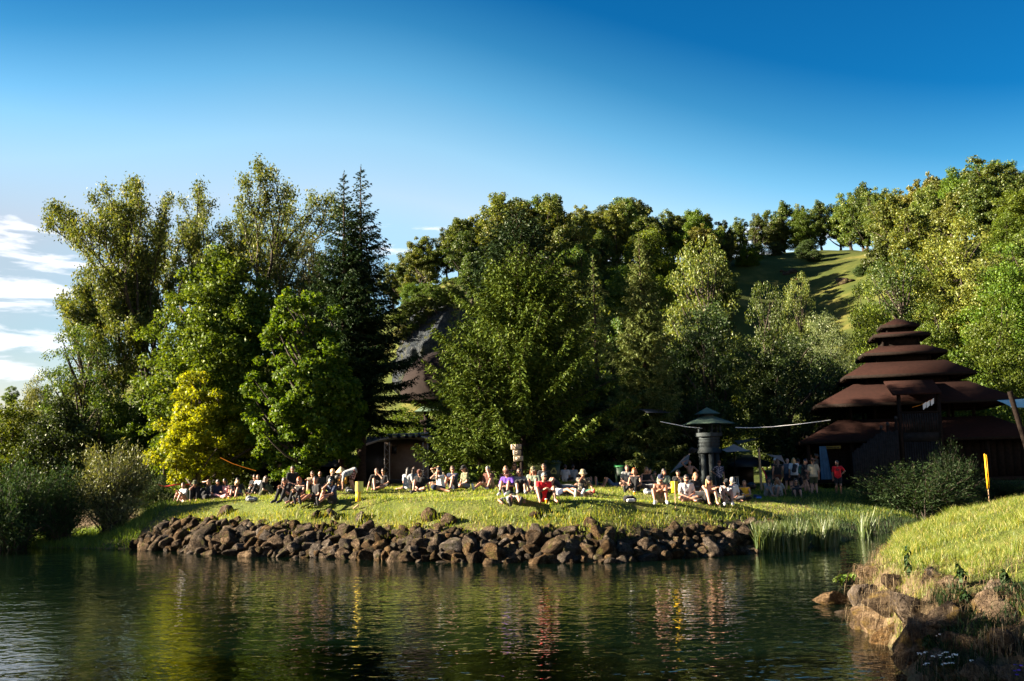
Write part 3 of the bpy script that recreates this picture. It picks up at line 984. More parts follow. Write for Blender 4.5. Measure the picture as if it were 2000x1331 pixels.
def shrub(name, seed, H, Rx, nstem, per, ln, mat, ratio=0.35, arch=0.5):
    """bush of arching stems with leaves along them"""
    r = np.random.default_rng(seed)
    mb = MB()
    Ps, As = [], []
    for _ in range(nstem):
        az = r.uniform(0, 6.28)
        o2 = np.array((np.cos(az), np.sin(az), 0))
        reach = Rx * r.random() ** 0.6
        h = H * r.uniform(0.4, 1.12) * (1 - 0.35 * (reach / Rx) ** 2)
        q = np.linspace(0, 1, 7)
        pts = o2 * (reach * q ** 1.3)[:, None] + np.array((0, 0, 1.0)) * (h * (q - arch * 0.35 * q ** 3))[:, None]
        pts[:, :2] += r.normal(0, 0.03 * H, (7, 2)) * q[:, None] + r.normal(0, 0.25 * Rx, 2) * 0.4
        pts[0, 2] = -0.05
        mb.tube(pts, np.linspace(0.010 + 0.006 * H, 0.004, 7), 4, False)
        t = (0.15 + 0.85 * r.random(per) ** 0.8) * 6
        i = np.minimum(t.astype(int), 5)
        Ps.append(pts[i] + (pts[i + 1] - pts[i]) * (t - i)[:, None] + r.normal(0, 0.045 * H, (per, 3)))
        As.append(unit(pts[i + 1] - pts[i]) + r.normal(0, 0.6, (per, 3)))
    P, A = np.concatenate(Ps), np.concatenate(As)
    N = unit(r.normal(size=P.shape) * 0.8 + np.array((0, 0, 0.4)))
    l = ln * r.uniform(0.6, 1.4, len(P))
    V, F = leaf_quads(P, N, unit(A), l, l * ratio)
    return mb.mesh(name + '_stems', M['bark'], True), mesh_np(name + '_foliage', V, F, [mat])


def px_h(py_top, py_base, D):
    return (py_base - py_top) / 1944 * D


# --- the big willow at the left of the lawn
b = stand(385, 63)
wl = big_willow(3, 17.5, [((-0.3, 0, -0.2), (-0.62, 0.1, 0.9), 5.0, 0.26), ((0, 0.2, -0.2), (-0.18, -0.05, 1), 6.2, 0.28), ((0.3, 0, -0.2), (0.22, 0.1, 1), 6.0, 0.26),
                        ((0.2, -0.3, -0.2), (-0.45, -0.2, 0.9), 5.6, 0.24), ((0.6, 0.3, -0.2), (0.5, 0.1, 1), 5.3, 0.24), ((-0.5, -.2, -0.2), (-0.95, -0.1, 0.55), 4.4, 0.2)], M['leaf_willow'])
plant('willow_tree', wl, b, 0, (1.04, 1.1, 1.2), 'tall open willow with dark forking limbs against the sky at the left')
b = stand(585, 58)
w2 = big_willow(9, 13, [((0, 0, -0.2), (-0.12, 0, 1), 5.0, 0.2), ((0.3, 0.2, -0.2), (0.2, 0.1, 1), 4.8, 0.18)], M['leaf_willow'], 0.155, 60)
plant('willow_tree', w2, b, 0, (1, 1, 1), 'thin-leaved tree filling the gap between the big willow and the twin spruces')
# --- maples and the yellow tree
mp = broadleaf('maple', 21, px_h(450, 950, 53), 0.8, 4.1, 620, 130, 0.16, M['leaf_maple'], 0.75, 1.5, (0.09, 0.18), 'round', 0.2, (0.6, 0), rag=0.16)
plant('maple_tree', mp, stand(418, 53), 0.3, 1, 'deep green maple with pointed top standing in front of the big willow')
mp2 = broadleaf('maple', 22, px_h(560, 950, 48), 0.8, 2.9, 560, 130, 0.155, M['leaf_bright'], 0.8, 1.6, (0.09, 0.18), 'round', 0.2, (-0.2, 0), rag=0.17)
plant('maple_tree', mp2, stand(620, 48), 1.3, 1, 'dense maple left of the twin spruces with its sunny side bright lime green')
ylw = broadleaf('yellow_tree', 23, px_h(690, 948, 49.5), 1.6, 2.7, 300, 150, 0.13, M['leaf_yellow'], 0.75, 1.6, (0.09, 0.19), 'round', 0.6, (0, 0), 0.14, rag=0.2)
plant('small_tree', ylw, stand(388, 49.5), 0.0, 1, 'small tree with golden yellow leaves over the left end of the lawn')
# --- twin spruces
ts1 = spruce('spruce', 31, px_h(305, 950, 53), 3.8, M['needle_dark'], 0.20, 0.44, 0.22, 0.02, 0.8, 1.7, None, 0.12, 7)
ts2 = spruce('spruce', 32, px_h(318, 950, 52), 3.3, M['needle_dark'], 0.22, 0.44, 0.22, 0.02, 0.8, 1.7, None, 0.14, 7)
plant('spruce_tree', ts1, stand(706, 53), 0, 1, 'right and slightly taller one of two dark spruces standing close together')
plant('spruce_tree', ts2, stand(671, 52), 1, 1, 'left and slightly shorter one of two dark spruces standing close together')
# --- big centre spruce group
cs = spruce('spruce', 33, px_h(470, 950, 45), 5.3, M['needle_green'], 0.13, 0.42, 0.18, 0.36, 0.9, 2.3,
            ([0, 0.12, 0.3, 0.55, 0.8, 1.0], [0.85, 1.0, 0.92, 0.66, 0.36, 0.03]), 0.08, 8, 0.36)
plant('spruce_tree', cs, stand(1022, 45), 0, 1, 'broad green spruce with upswept boughs in the middle behind the crowd')
cs2 = spruce('spruce', 34, px_h(405, 950, 51), 3.2, M['needle_dark'], 0.2, 0.34, 0.20, 0.25, 0.5, 1.9, ([0, 0.3, 0.6, 0.8, 0.93, 1.0], [0.9, 1.0, 0.85, 0.60, 0.34, 0.05]), 0.05, 8, 0.36)
plant('spruce_tree', cs2, stand(1022, 51), 0, 1, 'dark spruce top rising behind the broad middle spruce')
cs3 = spruce('spruce', 35, px_h(640, 950, 42.5), 2.5, M['needle_green'], 0.12, 0.36, 0.17, 0.34, 0.6, 2.0, None, 0.08, 8, 0.36)
plant('spruce_tree', cs3, stand(938, 43.0), 0.5, 1, 'younger sunlit spruce at the front left foot of the broad middle spruce')
ps = spruce('spruce', 36, px_h(440, 945, 60), 2.6, M['needle_pale'], 0.07, 0.38, 0.20, 0.05, 1.1, 2.8,
            ([0, 0.12, 0.3, 0.6, 0.85, 1.0], [0.7, 1.0, 0.95, 0.62, 0.26, 0.03]), 0.1, 7)
plant('spruce_tree', ps, stand(1266, 60), 0, 1, 'slender pale spruce with hanging twigs right of the broad middle spruce')
plant('spruce_tree', spruce('spruce', 37, px_h(490, 940, 66), 2.2, M['needle_pale'], 0.07, 0.44, 0.27, 0.05, 1.0, 0.9, None, 0.1, 6), stand(1172, 66), 0, 1,
      'narrow spruce half hidden between the broad spruce and the slender pale one')

plant('spruce_tree', spruce('spruce', 38, px_h(580, 940, 64), 2.0, M['needle_pale'], 0.07, 0.44, 0.26, 0.1, 0.9, 0.9, None, 0.1, 6), stand(893, 64), 0, 1,
      'narrow spruce in front of the grey crag left of the broad spruce')

# --- shared crowns for the wood
HILL = []
for i in range(5):
    HILL.append(broadleaf('hill_tree', 300 + i, 10.0, 1.6, 3.3, 170, 95, 0.24, M['leaf_hill'], 0.75, 1.0, (0.13, 0.25), ('round', 'umbrella', 'cone', 'round', 'umbrella')[i], 0.15, (0.3 * (i - 2), 0), limbs=16, inner=0.25))
GOLD = [broadleaf('gold_tree', 320 + i, 10.0, 2.2, 3.0, 150, 90, 0.24, M['leaf_hill_gold'], 0.75, 1.0, (0.13, 0.25), ('umbrella', 'round')[i], 0.1, (0.3, 0), limbs=20, inner=0.25) for i in range(2)]
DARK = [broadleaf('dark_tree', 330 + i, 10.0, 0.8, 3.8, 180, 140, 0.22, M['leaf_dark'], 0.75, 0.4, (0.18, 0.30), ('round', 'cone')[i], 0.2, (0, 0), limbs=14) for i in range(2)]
MID = [broadleaf('mid_tree', 340 + i, 10.0, 0.9, 3.7, 180, 150, 0.21, M['leaf_maple'], 0.75, 0.5, (0.17, 0.30), ('round', 'cone', 'umbrella')[i], 0.2, (0.2, 0), limbs=16) for i in range(3)]
SILV = [broadleaf('silver_tree', 350 + i, 10.0, 0.8, 3.6, 180, 150, 0.2, M['leaf_silver'], 0.4, 0.45, (0.16, 0.28), 'round', 0.6, (0, 0), limbs=16) for i in range(1)]

BIG = {}
for k, (mt, shp, rt_, dr) in {'hill': ('leaf_hill', 'round', .75, .15), 'gold': ('leaf_hill_gold', 'umbrella', .75, .1), 'maple': ('leaf_maple', 'round', .75, .2), 'dark': ('leaf_dark', 'round', .75, .2), 'silver': ('leaf_silver', 'umbrella', .4, .5)}.items():
    BIG[k] = broadleaf('big_tree', 360 + len(BIG), 10.0, 0.7, 3.6, 480, 85, 0.12, M[mt], rt_, 1.0, (0.10, 0.19), shp, dr, (0.2, 0), limbs=26)
LIKE = {id(m_): 'hill' for m_ in HILL}
LIKE.update({id(m_): 'gold' for m_ in GOLD})
LIKE.update({id(m_): 'maple' for m_ in MID})
LIKE.update({id(m_): 'dark' for m_ in DARK})
LIKE.update({id(m_): 'silver' for m_ in SILV})

mids = [  # px, py_top, D, meshes, half width px, label
    (1400, 470, 78, HILL[2], 85, 'tall sunlit tree rising behind the dark trees right of the slender pale spruce'),
    (1510, 560, 82, HILL[0], 62, 'grey green sunlit tree at the foot of the open pasture'),
    (1585, 540, 95, HILL[3], 42, 'lone small tree standing on the lower pasture'),
    (1622, 612, 72, SILV[0], 82, 'light green willow left of the pagoda roof'),
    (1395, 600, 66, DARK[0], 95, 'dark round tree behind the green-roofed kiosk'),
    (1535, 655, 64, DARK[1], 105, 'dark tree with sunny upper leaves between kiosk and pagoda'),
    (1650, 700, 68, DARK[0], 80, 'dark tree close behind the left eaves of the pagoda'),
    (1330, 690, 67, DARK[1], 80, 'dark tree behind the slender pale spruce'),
    (1725, 560, 78, MID[1], 85, 'leafy tree directly behind the top of the pagoda'),
    (1840, 600, 74, MID[2], 85, 'yellowish green tree right behind the pagoda peak'),
    (1790, 500, 92, HILL[1], 95, 'tall tree on the slope above the pagoda peak'),
    (1955, 585, 72, MID[0], 95, 'bright green tree at the right edge behind the pagoda'),
    (1890, 690, 68, MID[1], 75, 'low leafy tree showing under the right eaves of the pagoda'),
    (1905, 430, 92, GOLD[0], 110, 'golden leaved tree on the right slope above the pagoda'),
    (2010, 480, 86, MID[2], 110, 'green tree cut by the right edge halfway up the slope'),
    (1830, 640, 84, MID[0], 90, 'shadowed tree deep behind the middle roofs of the pagoda'),
    (790, 800, 86, MID[0], 75, 'sunlit low tree seen through the gap above the stage canopy'),
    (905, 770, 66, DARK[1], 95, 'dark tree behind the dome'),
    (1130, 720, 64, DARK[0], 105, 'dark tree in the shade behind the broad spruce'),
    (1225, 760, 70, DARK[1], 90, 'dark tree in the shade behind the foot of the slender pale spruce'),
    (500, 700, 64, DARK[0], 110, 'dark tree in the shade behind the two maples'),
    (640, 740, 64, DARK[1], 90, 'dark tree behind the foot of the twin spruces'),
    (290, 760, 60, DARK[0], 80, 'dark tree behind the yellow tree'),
    (165, 640, 57, HILL[0], 95, 'olive green tree leaning over the left shore below the big willow'),
    (62, 738, 62, SILV[0], 46, 'round silvery tree far at the left'),
    (20, 790, 55, MID[0], 75, 'bushy tree with yellowish tips at the left edge'),
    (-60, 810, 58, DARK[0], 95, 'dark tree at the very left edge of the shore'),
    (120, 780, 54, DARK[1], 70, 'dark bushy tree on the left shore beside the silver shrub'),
    (230, 790, 56, MID[1], 60, 'green bushy tree behind the silver shrub'),
]
for px, pt, D, me, hw, lab in mids:
    b = stand(px, D)
    top = at(px, pt, D)[2]
    h = (top - b[2]) / 10.0
    rw = hw / 1944 * D / 3.4
    if h > 0.95:
        me = BIG[LIKE[id(me)]]
    plant('leafy_tree', me, b, (px * 0.37) % 6.28, (rw, rw, h), lab)

# --- shrubs
sv = shrub('willow_shrub', 51, 3.3, 1.5, 120, 190, 0.10, M['leaf_silver'], 0.34)
p = stand(222, 39.5)
plant('willow_shrub', sv, p, 0, (1.0, 1.0, (at(222, 838, 39.5)[2] - p[2]) / 3.1), 'silvery green willow shrub on the left shore', 'shrub', None, ('stems', 'foliage'))
SH = [shrub('bush', 52 + i, 2.4, 1.6, 130, 160, 0.10, M['leaf_shrub'], 0.24, 0.25) for i in range(2)]
for px, pt, D, hw, k, lab in [(1790, 905, 42, 120, 0, 'feathery dark green bush on the bank below the palisade'), (1740, 925, 44, 60, 1, 'smaller dark bush beside the standing man in the red shirt'),
                              (1862, 868, 43.5, 60, 1, 'tall tuft of willow twigs in front of the pagoda wall'), (1960, 935, 46, 70, 0, 'dark bush behind the slanting orange signpost'),
                              (30, 900, 38, 110, 0, 'dark bush low on the left shore'), (120, 915, 39, 80, 1, 'dark bush left of the silver shrub'), (300, 930, 42, 45, 0, 'low bush right of the silver shrub')]:
    b = stand(px, D)
    plant('bush', SH[k], b, px * 0.1, (hw / 1944 * D / 1.6, hw / 1944 * D / 1.6, (at(px, pt, D)[2] - b[2]) / 2.2), lab, 'bush', None, ('stems', 'foliage'))

# --- the wooded hill
r_ = np.random.default_rng(77)
cells = []
for y in np.arange(88, 215, 7.2):
    for x in np.arange(-115, 140, 7.2):
        cells.append((x + r_.uniform(-2.8, 2.8), y + r_.uniform(-2.8, 2.8)))
cells = np.array(cells)
zz = G(cells[:, 0], cells[:, 1])
cpx = 1000 + 1944 * cells[:, 0] / cells[:, 1]
cpy = 915 - (zz - 2.6) * 1944 / cells[:, 1]
y1 = np.interp(cpx, RIDGE_PX, RIDGE_Y1)
y0 = np.interp(cpx, RIDGE_PX, FOOT_Y)
n_t = 0
HT = []
for (x, y), z, px, py, a, f in zip(cells, zz, cpx, cpy, y1, y0):
    if px < -90 or px > 2120 or y > a + 4 or y < f + 2:
        continue
    if 1430 < px < 1735 and y < a - 7:
        continue          # the open pasture
    if 765 < px < 925 and y < 112:
        continue          # the crag
    if px < 640 and y < a - 22 or 640 < px < 760 and y < a - 40:
        continue          # nothing of these shows behind the big trees
    skyline = y > a - 7
    sc = r_.uniform(0.72, 1.15) * np.interp(px, [700, 860, 960, 1300, 1420, 1650, 1800], [0.5, 0.58, 1.0, 1.0, 0.85, 0.85, 1.0])
    gold = r_.random() < (0.22 if skyline else 0.15)
    me = GOLD[r_.integers(2)] if gold else (HILL[r_.integers(5)] if r_.random() < 0.75 else MID[r_.integers(3)])
    o = plant('hill_tree', me, (x, y, z), r_.uniform(0, 6.28), (sc * r_.uniform(0.9, 1.2), sc * r_.uniform(0.9, 1.2), sc), None, 'tree', 'trees covering the hill')
    HT.append((o, px, 'golden tinged' if gold else 'green', 'near the crest' if skyline else ('midway up' if y > (a + f) / 2 else 'low on the hill'), sc))
    n_t += 1
print('hill trees', n_t)
for px, py, D, s in [(1575, 505, 170, 0.42), (1545, 490, 172, 0.5), (1515, 500, 168, 0.36), (1610, 470, 180, .35), (1640, 470, 182, .3), (1480, 505, 165, .35), (1590, 512, 165, .3), (1682, 540, 150, .25), (1500, 470, 182, .6), (1530, 462, 184, .5), (1575, 462, 184, .4), (1460, 520, 160, .5)]:
    p = on_ground(px, py, 80, 230)
    plant('pasture_bush', DARK[0] if s < 0.45 else MID[0], p - (0, 0, 0.2), px, (s * 1.2, s * 1.2, s * 0.8), 'dark bush growing in the open pasture on the hill', 'bush', 'bushes on the hill pasture')

# --- trees beyond the left and lower edge of the picture that throw the shade on the left shore and the near bank
for x, y, s, me, lab in [(-17, 10.0, 0.92, DARK[0], 'tree on the near river bank left of the viewer'), (-17.5, 6.5, 0.9, DARK[1], 'second tree on the near river bank left of the viewer'),
                         (-17, 3.0, 0.95, DARK[0], 'third tree on the near river bank left of the viewer'),
                         (-37, 35.5, 0.8, MID[0], 'tree on the far shore beyond the left edge'), (-45, 38.0, 1.0, MID[0], 'outer tree on the far shore beyond the left edge')]:
    plant('leafy_tree', me, (x, y, max(-0.3, gz(x, y))), x, (s * 1.1, s * 1.1, s), lab)
# ------------------------------------------------------------------ the crag on the hill
def crag():
    r = np.random.default_rng(88)
    V, F = ICO[6]
    b = stand(842, 100, 760)
    top = at(850, 575, 104)[2]
    lowz = at(850, 745, 98)[2]
    V = V.copy()
    for _ in range(16):
        n = r.normal(size=3) * (1, 1, 0.6)
        n /= np.linalg.norm(n)
        e = V @ n - r.uniform(0.6, 0.9)
        V -= np.where(e > 0, e * 0.92, 0)[:, None] * n
    for f, a in ((2.3, .10), (5, .06), (11, .03), (23, .016), (47, .008)):
        p, q = r.uniform(0, 9, 3), r.normal(size=(3, 3))
        U = V @ q.T * f * 0.6 + p
        V *= (1 + a * (np.abs(np.sin(U[:, 0] + 0.7 * np.sin(U[:, 1]))) + np.abs(np.sin(U[:, 1] + 0.6 * np.sin(U[:, 2]))) - 1.2))[:, None]
    Rm = np.array(Matrix.Rotation(R(-47), 3, 'Y'))
    V = (V * (6.2, 5.0, 3.6)) @ Rm.T
    o = link('crag', mesh_np('crag', V, F, [M['rock_grey']], False), None, (b[0] + 0.6, b[1] + 3.0, (top + lowz) / 2 - 0.6))
    tag(o, 'grey limestone crag on the hillside above the dome', 'crag')
    for px, py, s in [(882, 588, .20), (868, 596, .15), (852, 606, .16), (836, 618, .14), (820, 632, .16), (804, 648, .15), (788, 664, .18), (895, 604, .24), (846, 588, .22), (822, 604, .2), (800, 622, .22), (778, 640, .22), (826, 682, .10), (856, 650, .12)]:
        p = at(px, py, 100)
        plant('crag_bush', HILL[3], p - (0, 0, 0.3), px, (s * 1.5, s * 1.5, s), 'bush rooted on the grey crag', 'bush', 'bushes on the crag')


crag()

# skyline trees, one by one along the crest
SKY = np.array([(765, 505), (800, 478), (850, 440), (900, 432), (960, 410), (1020, 388), (1060, 386), (1120, 402), (1180, 402), (1240, 382), (1290, 412), (1340, 408), (1400, 412), (1460, 404),
                (1520, 400), (1560, 396), (1600, 390), (1650, 382), (1700, 350), (1735, 368), (1780, 372), (1830, 314), (1880, 332), (1930, 326), (1970, 318), (2030, 330)], dtype=float)
r_ = np.random.default_rng(99)
px = 768.0
while px < 2040:
    D = np.interp(px, RIDGE_PX, RIDGE_Y1) + r_.uniform(-6, 3)
    pt = np.interp(px, SKY[:, 0], SKY[:, 1]) + r_.uniform(-4, 26)
    b = stand(px, D, 500)
    h = (at(px, pt, D)[2] - b[2]) / 10.0
    if h > 0.25:
        gold = r_.random() < 0.24
        me = GOLD[r_.integers(2)] if gold else (HILL[r_.integers(5)])
        w = min(max(h, 0.6), 1.1) * r_.uniform(0.75, 1.05)
        o = plant('hill_tree', me, b, r_.uniform(0, 6.28), (w, w, h), None, 'tree', 'trees covering the hill')
        HT.append((o, px, 'golden tinged' if gold else 'green', 'against the sky', h))
    px += r_.uniform(20, 40)


ZONES = [(640, 'left of the twin spruces'), (800, 'beside the twin spruces'), (930, 'above the dome'), (1110, 'above the broad spruce'), (1215, 'behind the middle spruces'), (1330, 'above the slender spruce'),
         (1465, 'left of the pasture'), (1715, 'above the pasture'), (1850, 'above the pagoda'), (9999, 'right of the pagoda top')]
by = {}
for o, px, colr, hgt, sc in HT:
    zone = next(n for lim, n in ZONES if px < lim)
    by.setdefault(f'{"small" if sc < 0.78 else ("tall" if sc > 0.98 else "middling")} {colr} tree {hgt} {zone}', []).append((px, o))
ORD = 'first second third fourth fifth sixth seventh eighth ninth tenth eleventh twelfth thirteenth fourteenth fifteenth sixteenth'.split()
for lab, L_ in by.items():
    L_.sort(key=lambda q: q[0])
    for k, (px, o) in enumerate(L_):
        o['label'] = lab if len(L_) == 1 else f'{lab}, {ORD[min(k, 15)]} from left'

# ------------------------------------------------------------------ materials of built things
def shingle_mat():
    m, g = new_mat('roof_shingles')
    tc = g.n('ShaderNodeTexCoord').outputs['Object']
    br = g.n('ShaderNodeTexBrick', {'Vector': tc, 'Scale': 4.0, 'Color1': (0.023, 0.0092, 0.0072, 1), 'Color2': (0.014, 0.006, 0.0048, 1), 'Mortar': (0.004, 0.0025, 0.002, 1), 'Mortar Size': 0.03, 'Bias': 0.1})
    nz = g.n('ShaderNodeTexNoise', {'Vector': tc, 'Scale': 1.5, 'Detail': 6.0}).outputs[0]
    col = g.mix(g.math('MULTIPLY', nz, 0.5), br.outputs[0], (0.027, 0.0125, 0.0095, 1))
    n2 = g.n('ShaderNodeTexNoise', {'Vector': tc, 'Scale': 30.0, 'Detail': 3.0}).outputs[0]
    b = g.n('ShaderNodeBump', {'Strength': 0.3, 'Distance': 0.02, 'Height': g.math('ADD', g.math('MULTIPLY', n2, 0.4), br.outputs[1])}).outputs[0]
    out_mat(g, g.n('ShaderNodeBsdfPrincipled', {'Base Color': col, 'Roughness': 0.95, 'Normal': b, 'Specular IOR Level': 0.06}).outputs[0])
    return m


M['shingle'] = shingle_mat()
M['darkwood'] = plain('dark_stained_wood', (0.011, 0.0075, 0.006), 0.85, 0.4, 8, 0.4, 30, 0.0, 0.06)
M['greywood'] = plain('weathered_slat_wood', (0.014, 0.013, 0.013), 0.85, 0.45, 5, 0.4, 25, 0.0, 0.08)
M['amber'] = plain('amber_sign_paint', (0.72, 0.36, 0.008), 0.5, 0.06, 3)
M['palewood'] = plain('pale_timber', (0.34, 0.22, 0.12), 0.75, 0.25, 10, 0.3, 40)
M['planter'] = plain('planter_planks', (0.12, 0.075, 0.04), 0.8, 0.3, 8, 0.3, 30)
M['greenroof'] = plain('green_roof', (0.075, 0.115, 0.08), 0.7, 0.25, 4, 0.3, 20)
M['kiosk'] = plain('kiosk_dark_paint', (0.020, 0.028, 0.032), 0.7, 0.3, 5, 0.2, 20)
M['dome'] = plain('dome_felt', (0.014, 0.010, 0.009), 0.9, 0.25, 3, 0.4, 20, 0.0, 0.08)
M['sail'] = plain('beige_sail_cloth', (0.26, 0.205, 0.165), 0.8, 0.1, 2, 0.1, 10)
M['whitecloth'] = plain('white_cloth', (0.70, 0.69, 0.66), 0.8, 0.1, 3)
M['teal'] = plain('teal_canvas', (0.30, 0.46, 0.46), 0.7, 0.1, 2)
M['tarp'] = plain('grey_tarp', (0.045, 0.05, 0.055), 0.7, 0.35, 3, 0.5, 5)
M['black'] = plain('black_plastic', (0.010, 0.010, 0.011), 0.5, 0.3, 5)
M['metal'] = plain('truss_aluminium', (0.34, 0.32, 0.30), 0.5, 0.15, 5, 0, 40, 0.6)
M['backdrop'] = plain('brown_backdrop_cloth', (0.16, 0.12, 0.095), 0.9, 0.25, 2, 0.3, 10)
M['yellow'] = plain('yellow_sign_paint', (0.85, 0.55, 0.01), 0.5, 0.06, 3)
M['paleyellow'] = plain('pale_yellow_card', (0.62, 0.60, 0.13), 0.6, 0.06, 3)
M['orangeink'] = plain('orange_print', (0.80, 0.30, 0.01), 0.6, 0.05, 3)
M['binlid'] = plain('bin_green', (0.015, 0.12, 0.035), 0.5, 0.2, 4)
M['bindark'] = plain('bin_dark_green', (0.012, 0.032, 0.018), 0.5, 0.2, 4)
M['bluecloth'] = plain('blue_curtain', (0.035, 0.085, 0.15), 0.85, 0.3, 3, 0.5, 6)
M['redpaint'] = plain('red_paint', (0.45, 0.012, 0.02), 0.5, 0.1, 3)
M['orange'] = plain('orange_strap', (0.75, 0.22, 0.01), 0.6, 0.1, 3)


# ------------------------------------------------------------------ pagoda
YAW = R(-13)
ax0 = stand(1757, 59, 700)
PB = np.array((ax0[0], ax0[1], gz(ax0[0], ax0[1]) - 0.05))
pag = empty('pagoda', PB, YAW, 'wooden pagoda with six stacked brown shingle roofs at the right of the lawn', 'pagoda')
nloc = np.array((math.sin(YAW), -math.cos(YAW)))           # where the front faces


def zl(py, hd, px=1770):
    """local height of something seen at row py on a plane hd metres in front of the axis"""
    p = PB[:2] + nloc * hd
    return at(px, py, p[1])[2] - PB[2]


def frustum(mb, w0, d0, z0, w1, d1, z1, th=0.09):
    """hipped roof ring with a thick eave"""
    a = [(-w0, -d0, z0), (w0, -d0, z0), (w0, d0, z0), (-w0, d0, z0)]
    b = [(-w1, -d1, z1), (w1, -d1, z1), (w1, d1, z1), (-w1, d1, z1)]
    c = [(x, y, z - th) for x, y, z in a]
    d = [(x, y, z - th) for x, y, z in b]
    F = []
    for i in range(4):
        j = (i + 1) % 4
        F += [(i, j, 4 + j, 4 + i), (8 + j, 8 + i, 12 + i, 12 + j), (8 + i, 8 + j, j, i)]
    F += [(4, 5, 6, 7), (15, 14, 13, 12)]
    return mb.add(a + b + c + d, F)


TIERS = [  # half width, half depth, eave row, inner half width, inner depth, top row
    (1.06, 1.05, 634, 0.03, 0.03, 622), (1.58, 1.5, 652, 1.05, 1.0, 648), (2.30, 2.15, 687, 1.25, 1.2, 675),
    (3.50, 3.2, 730, 2.15, 2.0, 706), (5.25, 4.6, 785, 3.0, 2.8, 747), (6.2, 5.3, 857, 4.0, 3.6, 817)]
levels = []
for w, d, pe, w1, d1, pt in TIERS:
    ze, zt = zl(pe, d), zl(pt, d1)
    zt = max(zt, ze + 0.18)
    levels.append((w, d, ze, w1, d1, zt))
    mb = MB()
    frustum(mb, w, d, ze, w1, d1, zt)
    rf = mb.link('roof', M['shingle'], pag)
    for sx, sy, lx_, ly_ in ((0, -1, w, .03), (0, 1, w, .03), (-1, 0, .03, d - .035), (1, 0, .03, d - .035)):   # eave boards
        cx, cy = sx * (w + .012 - .03 * abs(sx)), sy * (d + .012 - .03 * abs(sy))
        MB().box((cx - lx_, cy - ly_, ze - .16), (cx + lx_, cy + ly_, ze + .012)).link('eave_board', M['darkwood'], rf)
    mb = MB()
    n = max(3, int(w * 2 / 0.8))
    for k in range(n + 1):                                   # rafter ends under the eaves
        x = -w + 0.08 + (2 * w - 0.16) * k / n
        for s in (-1, 1):
            mb.box((x - 0.035, s * (d - 0.25) - 0.2, ze - 0.20), (x + 0.035, s * (d - 0.25) + 0.2, ze - 0.10))
    for k in range(n):
        y = -d + 0.5 + (2 * d - 1.0) * k / max(1, n - 1)
        for s in (-1, 1):
            mb.box((s * (w - 0.25) - 0.2, y - 0.035, ze - 0.20), (s * (w - 0.25) + 0.2, y + 0.035, ze - 0.10))
    mb.link('rafters', M['darkwood'], rf)['kind'] = 'stuff'
zg = 0.55                                                    # raised floor
for i in range(5):                                           # core walls between one roof and the next
    w, d, ze, w1, d1, zt = levels[i]
    lw = levels[i + 1]
    mb = MB()
    ww, dd = min(w * 0.62, lw[3] - 0.12), min(d * 0.62, lw[4] - 0.12)
    z0, z1 = lw[5] - 0.1, ze + (0.16 if i == 0 else 0.10)
    if i < 4:
        mb.box((-ww, -dd, z0), (ww, dd, z1))
        mb.link('wall', M['darkwood'], pag)
        for s in (-1, 1):
            for q in (-1, 1):
                MB().box((s * ww - 0.07, q * dd - 0.07, z0 - 0.02), (s * ww + 0.07, q * dd + 0.07, z1 + 0.02)).link('post', M['darkwood'], pag)
    else:                                                    # open gallery
        mb.box((-ww * 0.55, -dd * 0.5, z0), (ww * 0.55, dd * 0.9, z1))
        mb.link('wall', M['darkwood'], pag)
        for x in np.linspace(-ww, ww, 6):
            for y in (-dd, dd):
                MB().box((x - 0.07, y - 0.07, z0), (x + 0.07, y + 0.07, z1 + 0.15)).link('post', M['darkwood'], pag)
w6, d6, z6 = levels[5][0], levels[5][1], levels[5][2]
mb = MB()
mb.box((-4.9, -4.2, zg), (5.6, 4.9, z6 + 0.1))
mb.link('wall', M['darkwood'], pag)
MB().box((-6.0, -5.0, zg - 0.2), (5.9, 5.0, zg)).link('floor_deck', M['darkwood'], pag)
for x in np.linspace(-5.8, 5.7, 6):
    for y in (-4.8, 4.8):
        MB().box((x - 0.09, y - 0.09, zg), (x + 0.09, y + 0.09, z6 + 0.3)).link('post', M['darkwood'], pag)
        MB().box((x - 0.12, y - 0.12, -0.5), (x + 0.12, y + 0.12, zg - 0.2)).link('footing', M['darkwood'], pag)
# plank lines on the ground-floor front
for k in range(26):
    x = -4.85 + k * 0.4
    MB().box((x, -4.235, zg + 0.02), (x + 0.37, -4.2, z6)).link('plank', M['darkwood'], pag)


def lx(px, hd):
    """local x of photo column px on a plane hd in front of the axis"""
    r = ray(px, 850)
    # intersect the viewing column with the plane
    A = np.array([[math.cos(YAW), -r[0]], [math.sin(YAW), -1.0]])
    b = -(PB[:2] + nloc * hd)
    return float(np.linalg.solve(A, b)[0])


HB = 5.55                                                    # plane of the balcony front
xa, xb = lx(1760, HB), lx(1838, HB)
zt, zb, zp = zl(806, HB), zl(845, HB), zl(863, HB)
